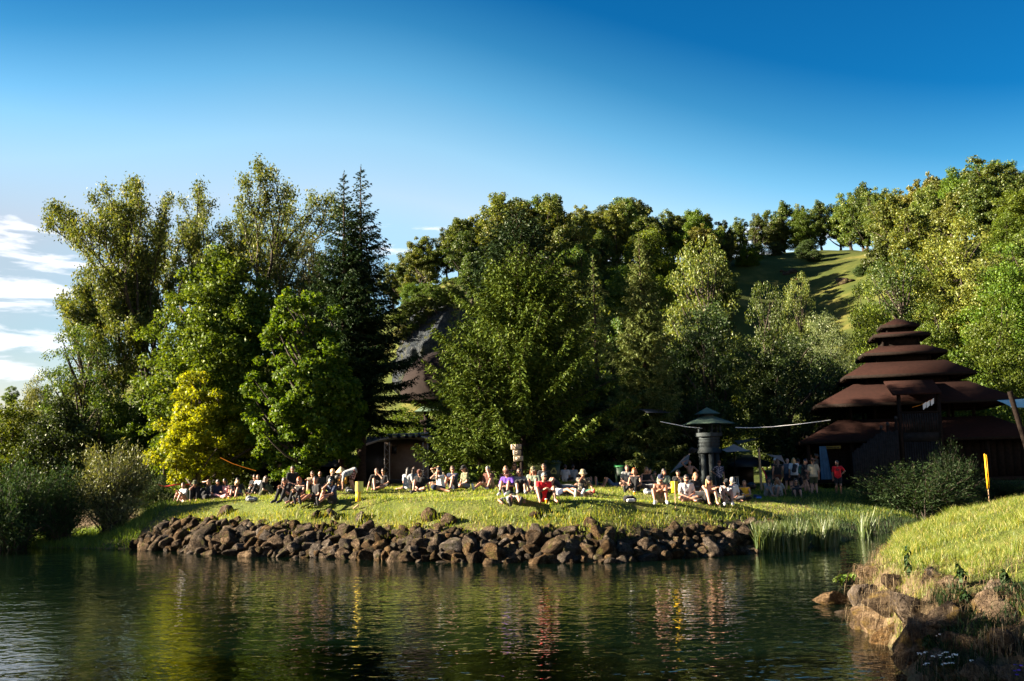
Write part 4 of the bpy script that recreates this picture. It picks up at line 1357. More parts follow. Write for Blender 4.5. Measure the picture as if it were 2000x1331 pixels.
# lighter dormer roof over the balcony
mb = MB()
x0, x1, x2, x3 = lx(1733, 3.2), lx(1830, 3.2), lx(1846, HB + .35), lx(1749, HB + .35)
za, zc = zl(745, 3.2), zl(768, HB + .35)
mb.add([(x0, -3.2, za + .05), (x1, -3.2, za + .05), (x2, -HB - .35, zc), (x3, -HB - .35, zc), (x0, -3.2, za - .05), (x1, -3.2, za - .05), (x2, -HB - .35, zc - .1), (x3, -HB - .35, zc - .1)],
       [(3, 2, 1, 0), (4, 5, 6, 7), (2, 3, 7, 6), (1, 2, 6, 5), (3, 0, 4, 7)])
mb.link('dormer_roof', M['shingle'], pag)
for x in (xa, xb):
    MB().box((x - 0.09, -HB - 0.09, 0), (x + 0.09, -HB + 0.09, zc)).link('post', M['darkwood'], pag)
MB().box((xa - 0.1, -HB - 0.05, zp), (xb + 0.1, -4.3, zb)).link('balcony_floor', M['greywood'], pag)
MB().box((xa, -HB - 0.10, zt - 0.05), (xb, -HB - 0.02, zt + 0.05)).link('rail', M['darkwood'], pag)
nsl = 15
for k in range(nsl):
    x = xa + 0.12 + (xb - xa - 0.3) * k / (nsl - 1)
    MB().box((x, -HB - 0.085, zb), (x + 0.085, -HB - 0.04, zt - 0.05)).link('slat', M['greywood'], pag)
    MB().box((x, -HB - 0.085, 0.0), (x + 0.085, -HB - 0.04, zp - 0.03)).link('slat', M['greywood'], pag)
# stair palisade climbing to the balcony
nsl = 21
for k in range(nsl):
    t = k / (nsl - 1)
    px = 1664 + (1752 - 1664) * t
    x = lx(px, HB + 0.2)
    top = zl(np.interp(t, [0, .62, .68, 1], [884, 846, 845, 843]), HB + 0.2, px)
    MB().box((x - 0.06, -HB - 0.24, 0.0), (x + 0.06, -HB - 0.18, top + 0.04 * ((k * 7) % 3))).link('slat', M['greywood'], pag)
for px, pt in [(1752, 820), (1735, 832), (1722, 838)]:
    x = lx(px, HB + 0.05)
    MB().box((x - 0.07, -HB - 0.12, 0), (x + 0.07, -HB + 0.02, zl(pt, HB, px))).link('post', M['darkwood'], pag)
    MB().ell((x, -HB - 0.05, zl(pt, HB, px) + 0.1), (0.09, 0.09, 0.12)).link('lantern', M['black'], pag, True)
# cut-back eave over the entrance and its board
MB().box((lx(1642, 4.5), -4.45, zl(853, 4.5)), (lx(1755, 4.5), -4.3, zl(848, 4.5))).link('lintel', M['darkwood'], pag)
bd = MB().box((lx(1611, 4.7), -4.98, zl(873.5, 4.7)), (lx(1640, 4.7), -4.93, zl(868, 4.7))).link('name_board', plain('name_board_paint', (0.16, 0.13, 0.03), 0.7, 0.2, 6), pag)
mb = MB()
for k in range(9):
    x = lx(1613 + 2.7 * k, 4.7)
    mb.box((x, -4.99, zl(872.4, 4.7)), (x + 0.045, -4.983, zl(869.6, 4.7)))
    if k % 2:
        mb.box((x + 0.047, -4.99, zl(870.6 + k % 3, 4.7)), (x + 0.075, -4.983, zl(870.0 + k % 3, 4.7)))
mb.link('lettering', M['black'], bd)
# blue curtain hanging at the entrance
mb = MB()
xx = np.linspace(lx(1598, 4.9), lx(1611, 4.9), 12)
top, bot = zl(868, 4.9), zl(934, 4.9)
v = []
for j, zf in enumerate(np.linspace(0, 1, 8)):
    for i, x in enumerate(xx):
        v.append((x + 0.22 * zf * (i / 11), -5.12 - 0.05 * math.sin(i * 1.9) * (0.4 + zf), top + (bot - top) * zf))
mb.add(v, [(j * 12 + i, j * 12 + i + 1, j * 12 + i + 13, j * 12 + i + 12) for j in range(7) for i in range(11)])
c = mb.link('curtain', M['bluecloth'], None, True)
c.matrix_world = Matrix.Translation(PB) @ Matrix.Rotation(YAW, 4, 'Z')
tag(c, 'dark blue cloth hanging from the left eaves of the pagoda', 'curtain')
# washing on the balcony
c = empty('washing_line', at(1802, 792, 53.2), 0.2, 'row of cream cloths hung on a line across the pagoda balcony', 'washing line')
mb = MB()
mb.tube([(-0.62, 0, -0.10), (-0.1, 0, 0.02), (0.7, 0, 0.36)], 0.012, 4)
mb.link('line', M['orange'], c)
for k, x in enumerate((0.02, 0.24, 0.50)):
    z = 0.05 + 0.42 * x
    MB().add([(x, 0, z), (x + .19, -.02, z + .12), (x + .20, .03, z - .16), (x + .02, .02, z - .30), (x, .02, z), (x + .19, 0, z + .12), (x + .20, .05, z - .16), (x + .02, .04, z - .30)],
             [(3, 2, 1, 0), (4, 5, 6, 7)]).link('cloth', M['whitecloth'], c)

# ------------------------------------------------------------------ green-roofed kiosk
kb = stand(1387, 58, 938)
kio = empty('kiosk', kb, R(-24), 'dark slatted kiosk with two stacked green roofs behind the lawn', 'kiosk')


def zk(py):
    return at(1387, py, 58)[2] - kb[2]


def poly(mb, r0, z0, r1, z1, n=6, cap=True, ph=0.0):
    a = [(r0 * math.cos(ph + 2 * math.pi * i / n), r0 * math.sin(ph + 2 * math.pi * i / n), z0) for i in range(n)]
    b = [(r1 * math.cos(ph + 2 * math.pi * i / n), r1 * math.sin(ph + 2 * math.pi * i / n), z1) for i in range(n)]
    mb.add(a + b, [(i, (i + 1) % n, n + (i + 1) % n, n + i) for i in range(n)])
    if cap:
        for off, z, flip in ((0, z0, True), (n, z1, False)):
            pts = a if off == 0 else b
            t = [(0, (i + 2 if flip else i + 1) if False else 1 + (i + (1 if flip else 0)) % n, 1 + (i + (0 if flip else 1)) % n) for i in range(n)]
            mb.add([(0, 0, z)] + pts, t)
    return mb


px1 = 58 / 1944
poly(MB(), 26 * px1, zk(809), 0.02, zk(796), 6).link('roof', M['greenroof'], kio)
poly(MB(), 54 * px1, zk(829), 12 * px1, zk(813), 6).link('roof', M['greenroof'], kio)
poly(MB(), 12 * px1, zk(814), 11 * px1, zk(806), 6).link('collar', M['kiosk'], kio)
for i in range(6):
    a = i * math.pi / 3
    MB().box((-0.06, -0.06, zk(848)), (0.06, 0.06, zk(826)), Matrix.Translation((24 * px1 * math.cos(a), 24 * px1 * math.sin(a), 0))).link('post', M['kiosk'], kio)
poly(MB(), 28 * px1, zk(853), 28 * px1, zk(846), 6).link('ledge', M['kiosk'], kio)
for i, (pa, pb_) in enumerate([(859, 854), (865, 860), (871, 866), (876, 872)]):
    poly(MB(), (22.5 - i * 0.4) * px1, zk(pa), (23 - i * 0.4) * px1, zk(pb_), 6).link('slat', M['kiosk'], kio)
poly(MB(), 18 * px1, zk(877), 18 * px1, zk(850), 6).link('wall', M['black'], kio)
poly(MB(), 25 * px1, zk(885), 23 * px1, zk(876), 6).link('skirt', M['kiosk'], kio)
for i in range(6):
    a = i * math.pi / 3
    MB().box((-0.13, -0.13, 0), (0.13, 0.13, zk(884)), Matrix.Translation((15 * px1 * math.cos(a), 15 * px1 * math.sin(a), 0))).link('post', M['kiosk'], kio)
poly(MB(), 19 * px1, -0.1, 18 * px1, zk(930), 6).link('plinth', plain('plinth_grey', (0.07, 0.08, 0.085), 0.8), kio)

# ------------------------------------------------------------------ dome with green skirt roof
db = stand(868, 72, 935)
dome = empty('domed_pavilion', db, R(20), 'pavilion with brown dome above a green skirt roof behind the spruces', 'pavilion')


def zd(py):
    return at(868, py, 72)[2] - db[2]


pd = 72 / 1944
mb = MB()
zt, zb_ = zd(686), zd(778)
prof = [(math.sin(a) * 84 * pd, zb_ + (zt - zb_) * math.cos(a) ** 0.85) for a in np.linspace(0.02, math.pi / 2, 14)]
n = 28
v = [(r0 * math.cos(2 * math.pi * i / n), r0 * math.sin(2 * math.pi * i / n), z) for r0, z in prof for i in range(n)]
mb.add(v, [(j * n + i, (j + 1) * n + i, (j + 1) * n + (i + 1) % n, j * n + (i + 1) % n) for j in range(len(prof) - 1) for i in range(n)])
mb.link('dome', M['dome'], dome, True)
poly(MB(), 82 * pd, zb_ - 0.25, 83 * pd, zb_, 28).link('rim', M['darkwood'], dome)
poly(MB(), 60 * pd, zd(792), 60 * pd, zb_ - 0.2, 12).link('drum', M['darkwood'], dome)
poly(MB(), 78 * pd, zd(806), 30 * pd, zd(784), 4, True, 0.5).link('skirt_roof', M['greenroof'], dome)
for i in range(4):
    a = 0.5 + i * math.pi / 2
    pm = Matrix.Translation((46 * pd * math.cos(a), 46 * pd * math.sin(a), 0))
    MB().box((-0.16, -0.16, -0.2), (0.16, 0.16, zd(803)), pm).link('post', M['darkwood'], dome)
    MB().box((-0.45, -0.2, zd(828)), (0.45, 0.2, zd(822)), pm).link('bracket', M['darkwood'], dome)

# ------------------------------------------------------------------ stage
sb = stand(775, 60, 935)
stg = empty('stage', sb, R(8), 'small concert stage with arched canopy and lattice towers behind the crowd', 'stage')
ps = 60 / 1944


def sp(px, py):
    p = at(px, py, 60)
    return p[0] - sb[0], p[2] - sb[2]


prof = [sp(*q) for q in ((702, 877), (716, 869), (738, 861), (765, 855), (795, 852.5), (820, 854), (842, 860))]
mb = MB()
v = []
for y in (-2.0, 2.6):
    v += [(x, y, z) for x, z in prof] + [(x, y, z - 0.10) for x, z in prof]
k = len(prof)
F = []
for i in range(k - 1):
    F += [(i, i + 1, 2 * k + i + 1, 2 * k + i), (k + i + 1, k + i, 3 * k + i, 3 * k + i + 1), (k + i, k + i + 1, i + 1, i)]
mb.add(v, F)
mb.link('canopy', plain('canopy_sheet', (0.5, 0.46, 0.41), 0.6, 0.2, 3), stg)
MB().box((sp(714, 0)[0], 2.2, 0), (sp(838, 0)[0], 2.28, sp(0, 866)[1])).link('backdrop', M['backdrop'], stg)
MB().box((sp(712, 0)[0], -2.2, -0.2), (sp(840, 0)[0], 2.4, 0.35)).link('platform', M['black'], stg)
for px in (751, 819):
    tw = empty('truss_tower', (sp(px, 0)[0], -1.9, 0))
    tw.parent = stg
    hgt = sp(px, 866)[1]
    for sx in (-0.14, 0.14):
        for sy in (-0.14, 0.14):
            MB().tube([(sx, sy, 0), (sx, sy, hgt)], 0.03, 6).link('chord', M['metal'], tw)
    mb = MB()
    z, s = 0.1, 1
    while z < hgt - 0.3:
        for sy in (-0.14, 0.14):
            mb.tube([(-0.14 * s, sy, z), (0.14 * s, sy, z + 0.26)], 0.016, 4)
            mb.tube([(sy, -0.14 * s, z), (sy, 0.14 * s, z + 0.26)], 0.016, 4)
        z += 0.26
        s = -s
    mb.link('bracing', M['metal'], tw)
mb = MB()
mb.tube([(sp(745, 0)[0], -1.9, sp(0, 868)[1]), (sp(825, 0)[0], -1.9, sp(0, 866)[1])], 0.05, 6)
mb.link('crossbeam', M['metal'], stg)
for i, px in enumerate((758, 772, 786, 798, 808)):
    x = sp(px, 0)[0]
    MB().tube([(x, -1.95, sp(0, 868)[1]), (x, -2.05, sp(0, 873)[1])], [0.09, 0.12], 8).link('spotlight', M['black'], stg)
MB().box((sp(760, 0)[0], -1.3, sp(0, 903)[1]), (sp(769, 0)[0], -0.7, sp(0, 889)[1])).link('loudspeaker', M['black'], stg)
MB().box((sp(808, 0)[0], -2.10, sp(0, 905)[1]), (sp(812, 0)[0], -2.06, sp(0, 894)[1])).link('notice', M['whitecloth'], stg)
for a, b_, yy in ((702, 745, -0.8), (826, 846, -0.6)):
    MB().box((sp(a, 0)[0], yy, 0), (sp(b_, 0)[0], yy + 0.06, sp(0, 880)[1])).link('side_curtain', M['black'], stg)


# ------------------------------------------------------------------ sails, tents, tarps
def sheet(name, pts, mat, th=0.02, n=10, sag=0.12, label=None, cat='sail'):
    """stretched cloth over four corner points with concave edges"""
    A, B, C_, D_ = [np.array(p, dtype=float) for p in pts]
    mid = (A + B + C_ + D_) / 4
    v = []
    for j in range(n + 1):
        for i in range(n + 1):
            s, t = i / n, j / n
            p = A * (1 - s) * (1 - t) + B * s * (1 - t) + C_ * s * t + D_ * (1 - s) * t
            e = (1 - 4 * s * (1 - s)) * 4 * t * (1 - t) + (1 - 4 * t * (1 - t)) * 4 * s * (1 - s)
            v.append(p + (mid - p) * e * sag)
    v = np.array(v)
    nn = np.cross(B - A, D_ - A)
    nn /= np.linalg.norm(nn) + 1e-9
    F = [(j * (n + 1) + i, j * (n + 1) + i + 1, (j + 1) * (n + 1) + i + 1, (j + 1) * (n + 1) + i) for j in range(n) for i in range(n)]
    mb = MB()
    mb.add(v, F)
    mb.add(v - nn * th, [f[::-1] for f in F])
    o = mb.link(name, mat, None, True)
    return tag(o, label, cat)


um = empty('sun_sail', stand(1432, 56, 940), 0, 'beige peaked sail awning on a thin pole beside the kiosk', 'awning')
o_ = np.array(um.location)
pk = at(1433, 867.5, 56) - o_
cs_ = [at(1409, 879, 55) - o_, at(1419, 883.5, 54.2) - o_, at(1466, 881.5, 54.6) - o_, at(1452, 876, 58) - o_]
mb = MB()
for i in range(4):
    a, b = cs_[i], cs_[(i + 1) % 4]
    n = 7
    idx0 = []
    v = []
    for j in range(n + 1):
        for k in range(n + 1):
            s, t = k / n, j / n
            p = a * (1 - s) + b * s
            p = p + ((a + b) / 2 * 0.75 + pk * 0.25 - p) * 4 * s * (1 - s) * 0.12
            q = p + (pk - p) * t
            q[2] -= 0.28 * t * (1 - t) * (pk[2] - p[2])
            v.append(q)
    mb.add(v, [(j * (n + 1) + k, j * (n + 1) + k + 1, (j + 1) * (n + 1) + k + 1, (j + 1) * (n + 1) + k) for j in range(n) for k in range(n)])
mb.link('canopy', M['sail'], um, True)
MB().tube([(pk[0] * 1.0, pk[1], -0.1), pk + (0, 0, 0.03)], 0.03, 6).link('pole', M['darkwood'], um)
sheet('shade_sail', [at(1497, 888, 56), at(1526, 890, 57), at(1538, 913, 54.5), at(1530, 903, 54)], M['sail'], label='beige triangular shade sail slung low beside the standing group', cat='shade sail')
sheet('shade_sail', [at(1308, 925.5, 55), at(1336, 893, 56), at(1348, 886, 57), at(1346, 905, 55)], M['sail'], label='beige triangular shade sail behind the bare-backed man', cat='shade sail')
sheet('tarpaulin', [at(1433, 862, 62), at(1478, 857, 63), at(1500, 852, 64), at(1442, 869, 61)], M['tarp'], label='crumpled grey tarpaulin roof above the beige peaked awning', cat='tarpaulin', sag=0.05)
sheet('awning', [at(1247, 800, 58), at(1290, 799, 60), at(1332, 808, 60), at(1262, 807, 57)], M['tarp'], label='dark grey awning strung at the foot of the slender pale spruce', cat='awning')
cn = empty('canvas_canopy', stand(1990, 52, 930), 0, 'pale teal canvas canopy at the right edge beside the pagoda', 'canopy')
o_ = np.array(cn.location)
sheet('canopy_sheet_tmp', [at(1947, 783, 52) - o_, at(2040, 777, 53.5) - o_, at(2075, 800, 51) - o_, at(1975, 796, 50.5) - o_], M['teal'], sag=0.04)
t_ = bpy.data.objects['canopy_sheet_tmp']
t_.name = 'canvas'
t_.parent = cn
del t_['category']
p0, p1 = at(1972, 765, 49.5) - o_, at(2012, 900, 49.5) - o_
MB().tube([p0, (p0 + p1) / 2, p1 + (0.3, 0, -1.2)], 0.13, 8).link('slanting_pole', M['darkwood'], cn)


def tent(px0, px1, pt, pe, D, label, mat=None, pb=945, depth=4.0):
    b = stand((px0 + px1) / 2, D, pb)
    e = empty('marquee', b, 0, label, 'tent')
    x0, x1 = at(px0, pb, D)[0] - b[0], at(px1, pb, D)[0] - b[0]
    ze, zt = at((px0 + px1) / 2, pe, D)[2] - b[2], at((px0 + px1) / 2, pt, D)[2] - b[2]
    mb = MB()
    xm = (x0 + x1) / 2
    mb.add([(x0 - .15, -.15, ze), (x1 + .15, -.15, ze), (x1 + .15, depth, ze), (x0 - .15, depth, ze), (xm - .3, depth / 2, zt), (xm + .3, depth / 2, zt),
            (x0 - .15, -.15, ze - .3), (x1 + .15, -.15, ze - .3), (x1 + .15, depth, ze - .3), (x0 - .15, depth, ze - .3)],
           [(0, 1, 5, 4), (2, 3, 4, 5), (0, 6, 7, 1), (1, 7, 8, 2), (2, 8, 9, 3), (3, 9, 6, 0)])
    mb.add([(x0 - .15, -.15, ze), (xm - .3, depth / 2, zt), (x0 - .15, depth, ze), (x1 + .15, -.15, ze), (x1 + .15, depth, ze), (xm + .3, depth / 2, zt)], [(0, 1, 2), (3, 4, 5)])
    mb.link('roof', mat or M['tarp'], e)
    for x in (x0, x1):
        for y in (0, depth - .2):
            MB().box((x - .04, y - .04, -.3), (x + .04, y + .04, ze)).link('leg', M['darkwood'], e)
    MB().box((x0, depth - .25, -.2), (x1, depth - .2, ze)).link('back_panel', M['black'], e)
    return e


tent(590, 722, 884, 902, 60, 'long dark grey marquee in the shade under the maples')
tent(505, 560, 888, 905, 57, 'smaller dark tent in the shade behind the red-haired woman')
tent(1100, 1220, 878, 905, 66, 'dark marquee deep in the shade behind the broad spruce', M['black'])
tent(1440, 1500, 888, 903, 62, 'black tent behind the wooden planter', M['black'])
o = MB().tube([at(540, 926, 54), at(553, 885, 54)], [0.32, 0.16], 10).link('fabric_column', plain('grey_fabric', (0.22, 0.22, 0.22), 0.8), None, True)
tag(o, 'slanting grey fabric column in the shade behind the seated crowd', 'column')

# ------------------------------------------------------------------ poles, lines, bins and small furniture
b = stand(1487, 55, 945)
tp = at(1482, 876, 55)
e = empty('timber_pole', b, 0, 'tall pale timber pole between the two beige sails', 'pole')
MB().tube([(0, 0, -0.2), (tp[0] - b[0]) * np.array((1, 0, 0)) + (0, 0, tp[2] - b[2])], [0.075, 0.06], 8).link('shaft', M['palewood'], e, True)
MB().tube([(tp[0] - b[0] - 0.01, 0, tp[2] - b[2]), (tp[0] - b[0] - 0.01, 0, tp[2] - b[2] + 0.02)], 0.065, 8).link('cap', M['darkwood'], e)
o = MB().tube([at(1502, 946, 54), at(1489, 914, 54.5)], 0.035, 6).link('red_pole', M['redpaint'], None, True)
tag(o, 'thin slanting red pole beside the tall timber pole', 'pole')


def cord(name, pts, rad, mat, label, cat='line'):
    pts = np.array(pts)
    t = np.linspace(0, len(pts) - 1, 24)
    P = np.stack([np.interp(t, np.arange(len(pts)), pts[:, k]) for k in range(3)], -1)
    return tag(MB().tube(P, rad, 5).link(name, mat, None, True), label, cat)


cord('banner_tape', [at(1436, 835.5, 56), at(1470, 836, 56), at(1510, 834, 56), at(1555, 829.5, 56), at(1622, 821, 56)], 0.021, M['whitecloth'], 'white tape strung from the kiosk to the pagoda eaves', 'tape')
cord('banner_tape', [at(1290, 824, 57), at(1340, 834, 57), at(1372, 837, 57)], 0.021, M['whitecloth'], 'white tape strung from the slender pale spruce to the kiosk', 'tape')
cord('slack_strap', [at(430, 894, 47), at(455, 906, 47), at(476, 913, 47), at(500, 920, 47)], 0.013, M['orange'], 'orange strap tied between trees behind the seated people', 'strap')
cord('hammock_line', [at(306, 947, 48), at(322, 951, 48), at(345, 947, 48), at(372, 946, 49)], 0.035, M['redpaint'], 'red line tied low between trunks at the left end of the lawn', 'line')


def bin_(px, py, D, w, label, lidm, bodym, emblem=False):
    b = stand(px, D, py)
    e = empty('waste_bin', b, 0.15, label, 'waste bin')
    h = 1.02
    mb = MB()
    mb.add([(-w * .8, -.26, 0), (w * .8, -.26, 0), (w * .8, .26, 0), (-w * .8, .26, 0), (-w, -.33, h), (w, -.33, h), (w, .33, h), (-w, .33, h)],
           [(0, 3, 2, 1), (4, 5, 6, 7), (0, 1, 5, 4), (1, 2, 6, 5), (2, 3, 7, 6), (3, 0, 4, 7)])
    body = mb.link('body', bodym, e)
    mb = MB()
    mb.add([(-w - .04, -.38, h), (w + .04, -.38, h), (w + .04, .38, h), (-w - .04, .38, h), (-w - .04, -.36, h + .06), (w + .04, -.36, h + .06), (w + .04, .38, h + .14), (-w - .04, .38, h + .14)],
           [(0, 3, 2, 1), (4, 5, 6, 7), (0, 1, 5, 4), (1, 2, 6, 5), (2, 3, 7, 6), (3, 0, 4, 7)])
    mb.link('lid', lidm, e)
    for s in (-1, 1):
        MB().tube([(s * w * .75 - .03, .3, .1), (s * w * .75 + .03, .3, .1)], 0.1, 10).link('wheel', M['black'], e)
    if emblem:
        mb = MB()
        for k in range(3):
            a0 = math.pi / 2 + k * 2 * math.pi / 3
            a1 = a0 + 2 * math.pi / 3
            A, B = np.array((math.cos(a0), math.sin(a0))) * .2, np.array((math.cos(a1), math.sin(a1))) * .2
            p, q = A + (B - A) * .12, A + (B - A) * .72
            nn = np.array((-(q - p)[1], (q - p)[0]))
            nn = nn / np.linalg.norm(nn) * .028
            y = lambda z: -.26 - .07 * (z + .62) / h - .008
            pts = [p - nn, q - nn, q + nn, p + nn]
            mb.add([(u[0], y(u[1]), u[1] + .62) for u in pts], [(0, 1, 2, 3)])
            tip = A + (B - A) * .95
            mb.add([(u[0], y(u[1]), u[1] + .62) for u in (q - nn * 2.2, tip, q + nn * 2.2)], [(0, 1, 2)])
        mb.link('recycling_emblem', plain('emblem_print', (0.22, 0.24, 0.08), 0.7), e)


bin_(929, 949, 52, .36, 'waste bin with bright green lid left of the middle of the crowd', M['binlid'], M['bindark'])
bin_(1080, 947, 50, .34, 'dark recycling bin with an arrow emblem behind the man in black sunglasses', M['bindark'], M['bindark'], True)
bin_(1214, 948, 58, .32, 'green-lidded bin behind the man in the grey t-shirt', M['binlid'], M['bindark'])
bin_(1509, 947, 55, .3, 'dark green bin beside the woman in shorts', M['bindark'], M['bindark'])

# planter box of planks, a stool on it, kettle grill beside it
b = stand(1441, 54, 944)
e = empty('planter_box', b, 0.05, 'long wooden planter box below the beige peaked awning', 'planter')
w_ = 22.5 * 54 / 1944
for k in range(2):
    MB().box((-w_, -.25, .0 + k * .165), (w_, -.21, .155 + k * .165)).link('plank', M['planter'], e)
    MB().box((-w_, .21, .0 + k * .165), (w_, .25, .155 + k * .165)).link('plank', M['planter'], e)
for s in (-1, 1):
    MB().box((s * w_ - .02, -.205, 0), (s * w_ + .02, .205, .31)).link('end_board', M['planter'], e)
MB().box((-w_ + .03, -.2, .0), (w_ - .03, .2, .27)).link('soil', M['bark'], e)
e = empty('stool', (b[0] - 0.12, b[1] - 0.0, b[2] + 0.27), 0.2, 'small pale stool standing on the wooden planter', 'stool')
MB().box((-.14, -.12, .50), (.14, .12, .54)).link('seat', M['palewood'], e)
for sx in (-1, 1):
    for sy in (-1, 1):
        MB().tube([(sx * .14, sy * .12, 0), (sx * .10, sy * .09, .5)], 0.014, 5).link('leg', M['whitecloth'], e)
b = stand(1467, 53.5, 944)
e = empty('kettle_grill', b, 0, 'black round kettle grill at the right end of the wooden planter', 'grill')
MB().ell((0, 0, .30), (.27, .27, .16), 14, 8).link('bowl', M['black'], e, True)
MB().ell((0, 0, .36), (.275, .275, .17), 14, 8).link('lid', plain('enamel_black', (.012, .014, .016), .2, .1, 3), e, True)
for k in range(3):
    a = k * 2.1
    MB().tube([(.13 * math.cos(a), .13 * math.sin(a), .2), (.22 * math.cos(a), .22 * math.sin(a), 0)], .013, 5).link('leg', M['black'], e)

# lit orange lantern far back in the shade
m, g = new_mat('lantern_glow')
out_mat(g, g.n('ShaderNodeEmission', {0: (1.0, 0.16, 0.02, 1), 1: 1.6}).outputs[0])
p = at(582.5, 922, 52)
e = empty('lantern', p, 0, 'small glowing orange lantern in the shade behind the bucket-hatted man', 'lantern')
MB().ell((0, 0, 0), (.09, .09, .12), 10, 8).link('globe', m, e, True)
MB().tube([(0, 0, .1), (0, 0, .16)], .05, 8).link('cap', M['black'], e)
MB().tube([(0, 0, -1.0), (0, 0, -.1)], .015, 5).link('rod', M['black'], e)

# ------------------------------------------------------------------ signs
def board_text(s, size, mat, parent, loc, rot=(R(90), 0, 0)):
    cu = bpy.data.curves.new('lettering', 'FONT')
    cu.body = s
    cu.size = size
    cu.align_x = 'CENTER'
    cu.extrude = 0.002
    cu.materials.append(mat)
    tmp = bpy.data.objects.new('lettering_curve', cu)
    COL.objects.link(tmp)
    bpy.context.view_layer.update()
    me = bpy.data.meshes.new_from_object(tmp.evaluated_get(bpy.context.evaluated_depsgraph_get()))
    bpy.data.objects.remove(tmp)
    o = link('lettering', me, parent)
    o.location = loc
    o.rotation_euler = rot
    return o


b = stand(1018, 40.3, 955)
e = empty('letter_sign', b, R(-14), 'wooden sign of three stacked boards with big dark letters on a spruce trunk', 'sign')
mpx = 40.3 / 1944
for k, (pa, pb_, s, x0, x1) in enumerate([(868.5, 878, 'NE', 1003, 1024), (879.5, 889.5, 'ES', 1007, 1023), (891, 901, 'DA', 1008, 1027)]):
    z1, z0 = at(1015, pa, 40.3)[2] - b[2], at(1015, pb_, 40.3)[2] - b[2]
    bo = MB().box(((x0 - 1018) * mpx, -.34, z0), ((x1 - 1018) * mpx, -.31, z1)).link('board', plain('board_%d' % k, (0.24, 0.185, 0.13), 0.7, 0.2, 6), e)
    board_text(s, 0.27, M['black'], bo, ((x0 + x1 - 2036) / 2 * mpx, -.345, z0 + 0.015))
MB().box((0.05, -.30, -.3), (.15, -.20, at(1015, 868, 40.3)[2] - b[2])).link('post', M['darkwood'], e)


def ring(mb, c, r0, r1, y, n=20):
    v, F = [], []
    for i in range(n):
        a = 2 * math.pi * i / n
        v += [(c[0] + r0 * math.cos(a), y, c[1] + r0 * math.sin(a)), (c[0] + r1 * math.cos(a), y, c[1] + r1 * math.sin(a))]
    F = [(2 * i, 2 * i + 1, (2 * i + 3) % (2 * n), (2 * i + 2) % (2 * n)) for i in range(n)]
    return mb.add(v, F)


# yellow notice on a stake, seen from behind its post
p = on_ground(1320, 998)
k = p[1] / 1944
e = empty('warning_sign', p, R(4), 'bright yellow notice with an orange ring emblem, beside the white t-shirt man', 'sign')
zt, zb = (998 - 942) * k, (998 - 964) * k
bo = MB().box((-.115, 0.012, zb), (.105, 0.020, zt)).link('board', M['yellow'], e)
mb = MB()
c = (-.005, zb + (zt - zb) * .64)
ring(mb, c, .068, .056, 0.0105)
ring(mb, c, .03, .018, 0.0105)
for a in range(6):
    ca, sa = math.cos(a * math.pi / 3 + .5), math.sin(a * math.pi / 3 + .5)
    mb.add([(c[0] + .03 * ca - .004 * sa, .0105, c[1] + .03 * sa + .004 * ca), (c[0] + .055 * ca - .004 * sa, .0105, c[1] + .055 * sa + .004 * ca),
            (c[0] + .055 * ca + .004 * sa, .0105, c[1] + .055 * sa - .004 * ca), (c[0] + .03 * ca + .004 * sa, .0105, c[1] + .03 * sa - .004 * ca)], [(0, 1, 2, 3)])
mb.box((-.08, .010, zb + .03), (.07, .0115, zb + .055))
mb.link('emblem', M['orangeink'], bo)
MB().tube([(0.0, 0, -.15), (0.0, 0, zt + .005)], .014, 6).link('stake', M['palewood'], e)
# folded pale yellow notice nearer the water at the left
p = on_ground(700, 995)
k = p[1] / 1944
e = empty('warning_sign', p, R(10), 'folded pale yellow notice over a deeper yellow card, left of the middle', 'sign')
z = lambda py: (995 - py) * k
mb = MB()
mb.add([(-.10, .07, z(943)), (0, 0.012, z(942.5)), (.17, 0.06, z(943)), (-.11, .07, z(962)), (0, 0.012, z(962.5)), (.16, .06, z(962)),
        (-.10, .078, z(943)), (0, 0.02, z(942.5)), (.17, 0.068, z(943)), (-.11, .078, z(962)), (0, 0.02, z(962.5)), (.16, .068, z(962))],
       [(0, 3, 4, 1), (1, 4, 5, 2), (6, 7, 10, 9), (7, 8, 11, 10)])
mb.link('upper_card', M['paleyellow'], e)
MB().box((-.095, .012, z(981)), (.085, .020, z(963))).link('lower_card', M['yellow'], e)
MB().tube([(0, 0, -.15), (0, 0, z(942))], .013, 6).link('stake', M['planter'], e)
b0 = MB().tube([(-.16, -.05, .0), (.0, -.05, .13)], .03, 7).link('driftwood', M['palewood'], None)
b0.location = p
tag(b0, 'pale piece of wood lying at the foot of the folded yellow notice', 'wood')
# notice at the far left, almost edge on
p = on_ground(389.5, 963)
k = p[1] / 1944
e = empty('warning_sign', p, R(58), 'narrow yellow notice on a stake between the first seated people at the left', 'sign')
MB().box((-.14, .012, .10), (.14, .020, .46)).link('board', M['yellow'], e)
MB().tube([(0, 0, -.1), (0, 0, .48)], .015, 6).link('stake', M['darkwood'], e)
# slanting notice on the near bank
p = on_ground(1933, 980, 10, 40)
D = p[1]
tp = at(1924, 887, D)
k = D / 1944
e = empty('warning_sign', p, 0, 'slanting orange-yellow notice seen edge on atop a stake on the near bank', 'sign')
ax = (tp - p)
MB().tube([np.zeros(3) - ax * .1, ax], .022, 6).link('stake', M['palewood'], e)
Mx = Matrix.Translation(ax * 0.79) @ Matrix.Rotation(math.atan2(ax[0], ax[2]), 4, 'Y') @ Matrix.Rotation(R(74), 4, 'Z')
MB().box((-.12, .024, -ax[2] * .21), (.12, .032, ax[2] * .21), Mx).link('board', M['amber'], e)
MB().box((-.12, -.034, -ax[2] * .20), (.12, -.026, ax[2] * .20), Mx).link('board', M['amber'], e)


